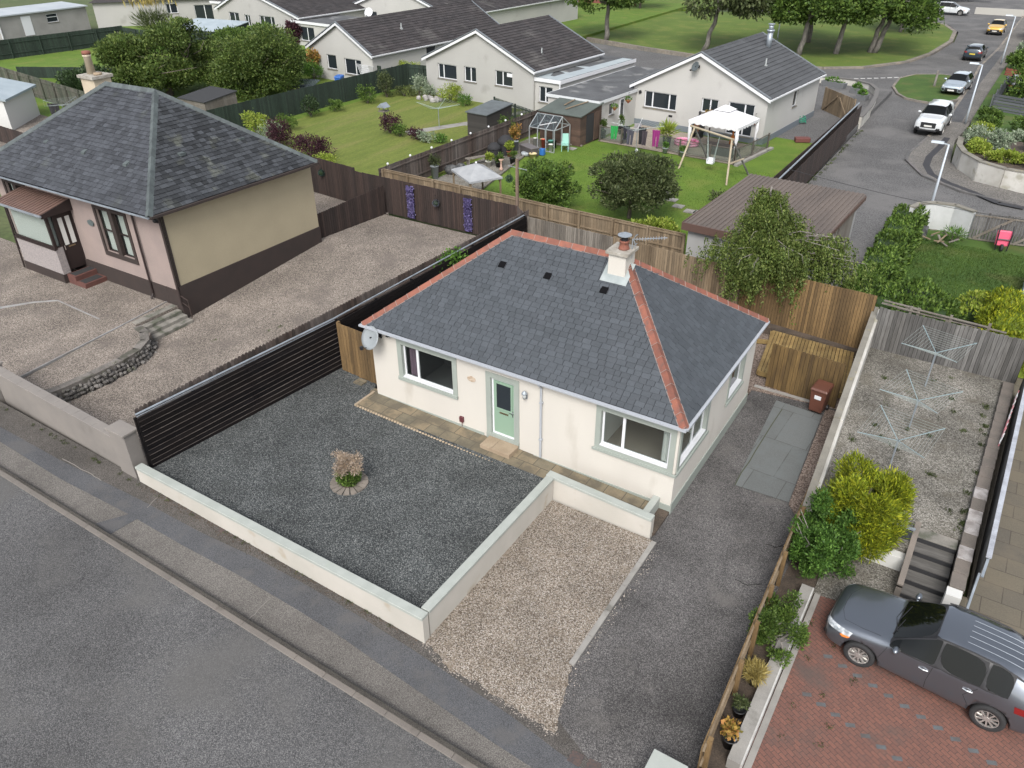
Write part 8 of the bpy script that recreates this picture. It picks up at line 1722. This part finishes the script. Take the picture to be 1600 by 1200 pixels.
# ------------------------------------------------------------------ small things on the ground
cov = mat('iron_cover', (.05,.045,.045), .7, (.09,.06,.05), 20)
for (px, py, w, lb) in ((347,833,.16,'small dark iron stopcock cover in the pavement below the white wall'),(900,1183,.28,'square iron cover in the pavement at the bottom, left one of two'),(927,1196,.28,'reddish square iron cover in the pavement at the bottom edge')):
    a = at(px, py, -.47); g = MB(); g.box(-w/2,w/2,-w/2,w/2,-.03,.012); tag(g.build('utility_cover', cov, loc=(a[0],a[1],pz(a[0]))), lb, 'cover')
# dirt and moss along the foot of the wall and kerb, loose stones beyond the gravel
rg = np.random.default_rng(90)
def scatter(name, pts, s0, s1, m, z):
    g = MB()
    for (x, y) in pts:
        s = rg.uniform(s0, s1); zz = z(x, y) if callable(z) else z; a = rg.random()*3
        c, d = math.cos(a)*s, math.sin(a)*s*.7; g.add([(x-c,y-d,zz),(x+d,y-c,zz),(x+c,y+d,zz),(x-d,y+c,zz),(x,y,zz+s*.7)], [(0,1,4),(1,2,4),(2,3,4),(3,0,4)])
    o = g.build(name, m); tag(o, kind='stuff'); return o
P = []
for i in range(1500):
    x = rg.uniform(-3,7.6); P.append((x, -7.33-abs(rg.normal())*.09*(1+.8*math.sin(x*1.3)**2)))
o = scatter('dirt', P, .008, .03, soil, lambda x, y: pz(x)+.002); tag(o, 'brown dirt and grit along the foot of the cream garden wall', 'dirt')
bb_ = [at(x,y,-.45) for x,y in [(664,1001),(700,1044),(745,1062),(795,1098),(845,1128),(872,1142)]]
P = [(bb_[k][0]+(bb_[k+1][0]-bb_[k][0])*f+rg.normal()*.04, bb_[k][1]+(bb_[k+1][1]-bb_[k][1])*f-abs(rg.normal())*.07) for k, f in ((int(rg.integers(0,5)), rg.random()) for i in range(420))]+[(11.15+abs(rg.normal())*.12, rg.uniform(-7.5,-1.5)) for i in range(260)]
o = scatter('loose_stones', P, .008, .02, mat('pale_stone', (.33,.29,.25), .9, isl=.4), lambda x, y: max(pz(x), -.436-.085*max(0, min(1, (-5.5-y)/2.5)) if x > 11 else -9)+.002); tag(o, 'pale stones spilled from the chippings onto pavement and drive', 'stones')
def tufts(name, lb, pts, r, h, n, m, seed, z):
    rg = np.random.default_rng(seed); PP = []
    for (x, y) in pts: k = int(n*rg.uniform(.4,1.4)); PP.append(np.column_stack([x+rg.normal(size=k)*r, y+rg.normal(size=k)*r, np.full(k, z if not callable(z) else z(x))]))
    P = np.vstack(PP); o = leafcloud(name, P, np.tile([0,0,1.],(len(P),1)), h, m, None, rg, .25, up_bias=.8); tag(o, lb, 'weeds', kind='stuff')
R8 = random.Random(44)
tufts('weeds', 'small weeds scattered over the gravel drying yard', [(R8.uniform(14.6,18.2), R8.uniform(1.6,11.2)) for i in range(24)]+[(18.1+R8.uniform(-.1,.05), R8.uniform(2.5,11)) for i in range(14)], .05, .09, 36, LO, 1, .3)
tufts('weeds', 'low weeds on the darker left part of the gravel drying yard', [(R8.uniform(14.5,17), R8.uniform(4,10)) for i in range(14)], .08, .06, 26, LO, 2, .3)
tufts('weeds', 'little green weeds in the joints of the red block paving', [(R8.uniform(15.3,16.8), R8.uniform(-6.5,-1.5)) for i in range(16)], .05, .06, 24, LO, 3, -.44)
tufts('weeds', 'small weeds along the pavement edge below the walls', [(R8.uniform(-11,7.4), -7.38-R8.random()*.06) for i in range(40)], .04, .06, 18, LO, 4, lambda x: pz(x))
tufts('weeds', 'grass tufts along the foot of the brown street side fence', [(6.62+R8.uniform(-.05,.1), R8.uniform(26,47)) for i in range(50)], .07, .11, 16, LO, 5, -.4)
tufts('weeds', 'dark weeds in the pink gravel of the neighbour', [(R8.uniform(-10,-4), R8.uniform(-5,12)) for i in range(14)], .07, .07, 26, LO, 6, -.1)
# rougher longer grass on the lawns
def grass(name, lb, x0, x1, y0, y1, z, n, h, m, seed, inside=None):
    rg = np.random.default_rng(seed); P = np.column_stack([rg.uniform(x0,x1,n), rg.uniform(y0,y1,n), np.full(n, z)])
    if inside is not None: P = P[inside(P[:,0], P[:,1])]
    o = leafcloud(name, P, np.tile([0,0,1.],(len(P),1)), h, m, None, rg, .2, up_bias=.6); tag(o, lb, 'grass', kind='stuff')
LGr = leafmat('grass_blade', (.06,.12,.006), (.08,.145,.009), (.12,.17,.02), isl=.35, ns=.6, trans=.15)
LGd = leafmat('grass_blade_dark', (.028,.06,.006), (.045,.085,.009), (.08,.11,.018), isl=.35, ns=.6, trans=.15)
grass('grass', 'rough dark green grass of the lawn behind the leafy hedge', 13.8,21,17.4,26.2,-.36, 26000, .08, LGd, 11)
grass('grass', 'bright green grass blades of the patio garden lawn', -8.8,6.0,16.2,31.8,-.02, 30000, .06, LGr, 12)

# cracks and joints in the tarmac
ck_ = mat('crack', (.03,.028,.027), .95, spec=.1)
def crack(pts, z, w=.012, m=None):
    P = [at(x, y, -.44) for x, y in pts]; Q = []
    for (a, b) in zip(P, P[1:]):
        for k in range(4): f = k/4; Q.append((a[0]+(b[0]-a[0])*f+R8.uniform(-.02,.02), a[1]+(b[1]-a[1])*f+R8.uniform(-.02,.02)))
    Q.append(P[-1]); strip('crack', Q, w, z-.01, z+.001, m or ck_) if not callable(z) else strip('crack', Q, w, -.75, 0, m or ck_, zf=z)
crack([(1198,850),(1212,856),(1222,852),(1236,862)], -.431); crack([(1150,905),(1168,915),(1190,912)], -.431, .008)
pale_ = mat('pale_joint', (.19,.175,.16), .9, fine=.2)
zf_ = lambda x: pz(x)+.013
crack([(232,798),(248,782),(262,770)], zf_, .018, pale_); crack([(382,977),(405,955),(422,938)], zf_, .02, pale_); crack([(100,724),(140,745),(160,757)], zf_, .02, pale_)
crack([(1148,757),(1190,690),(1222,640)], -.42, .03, mat('moss_joint', (.05,.055,.03), .95, fine=.3))
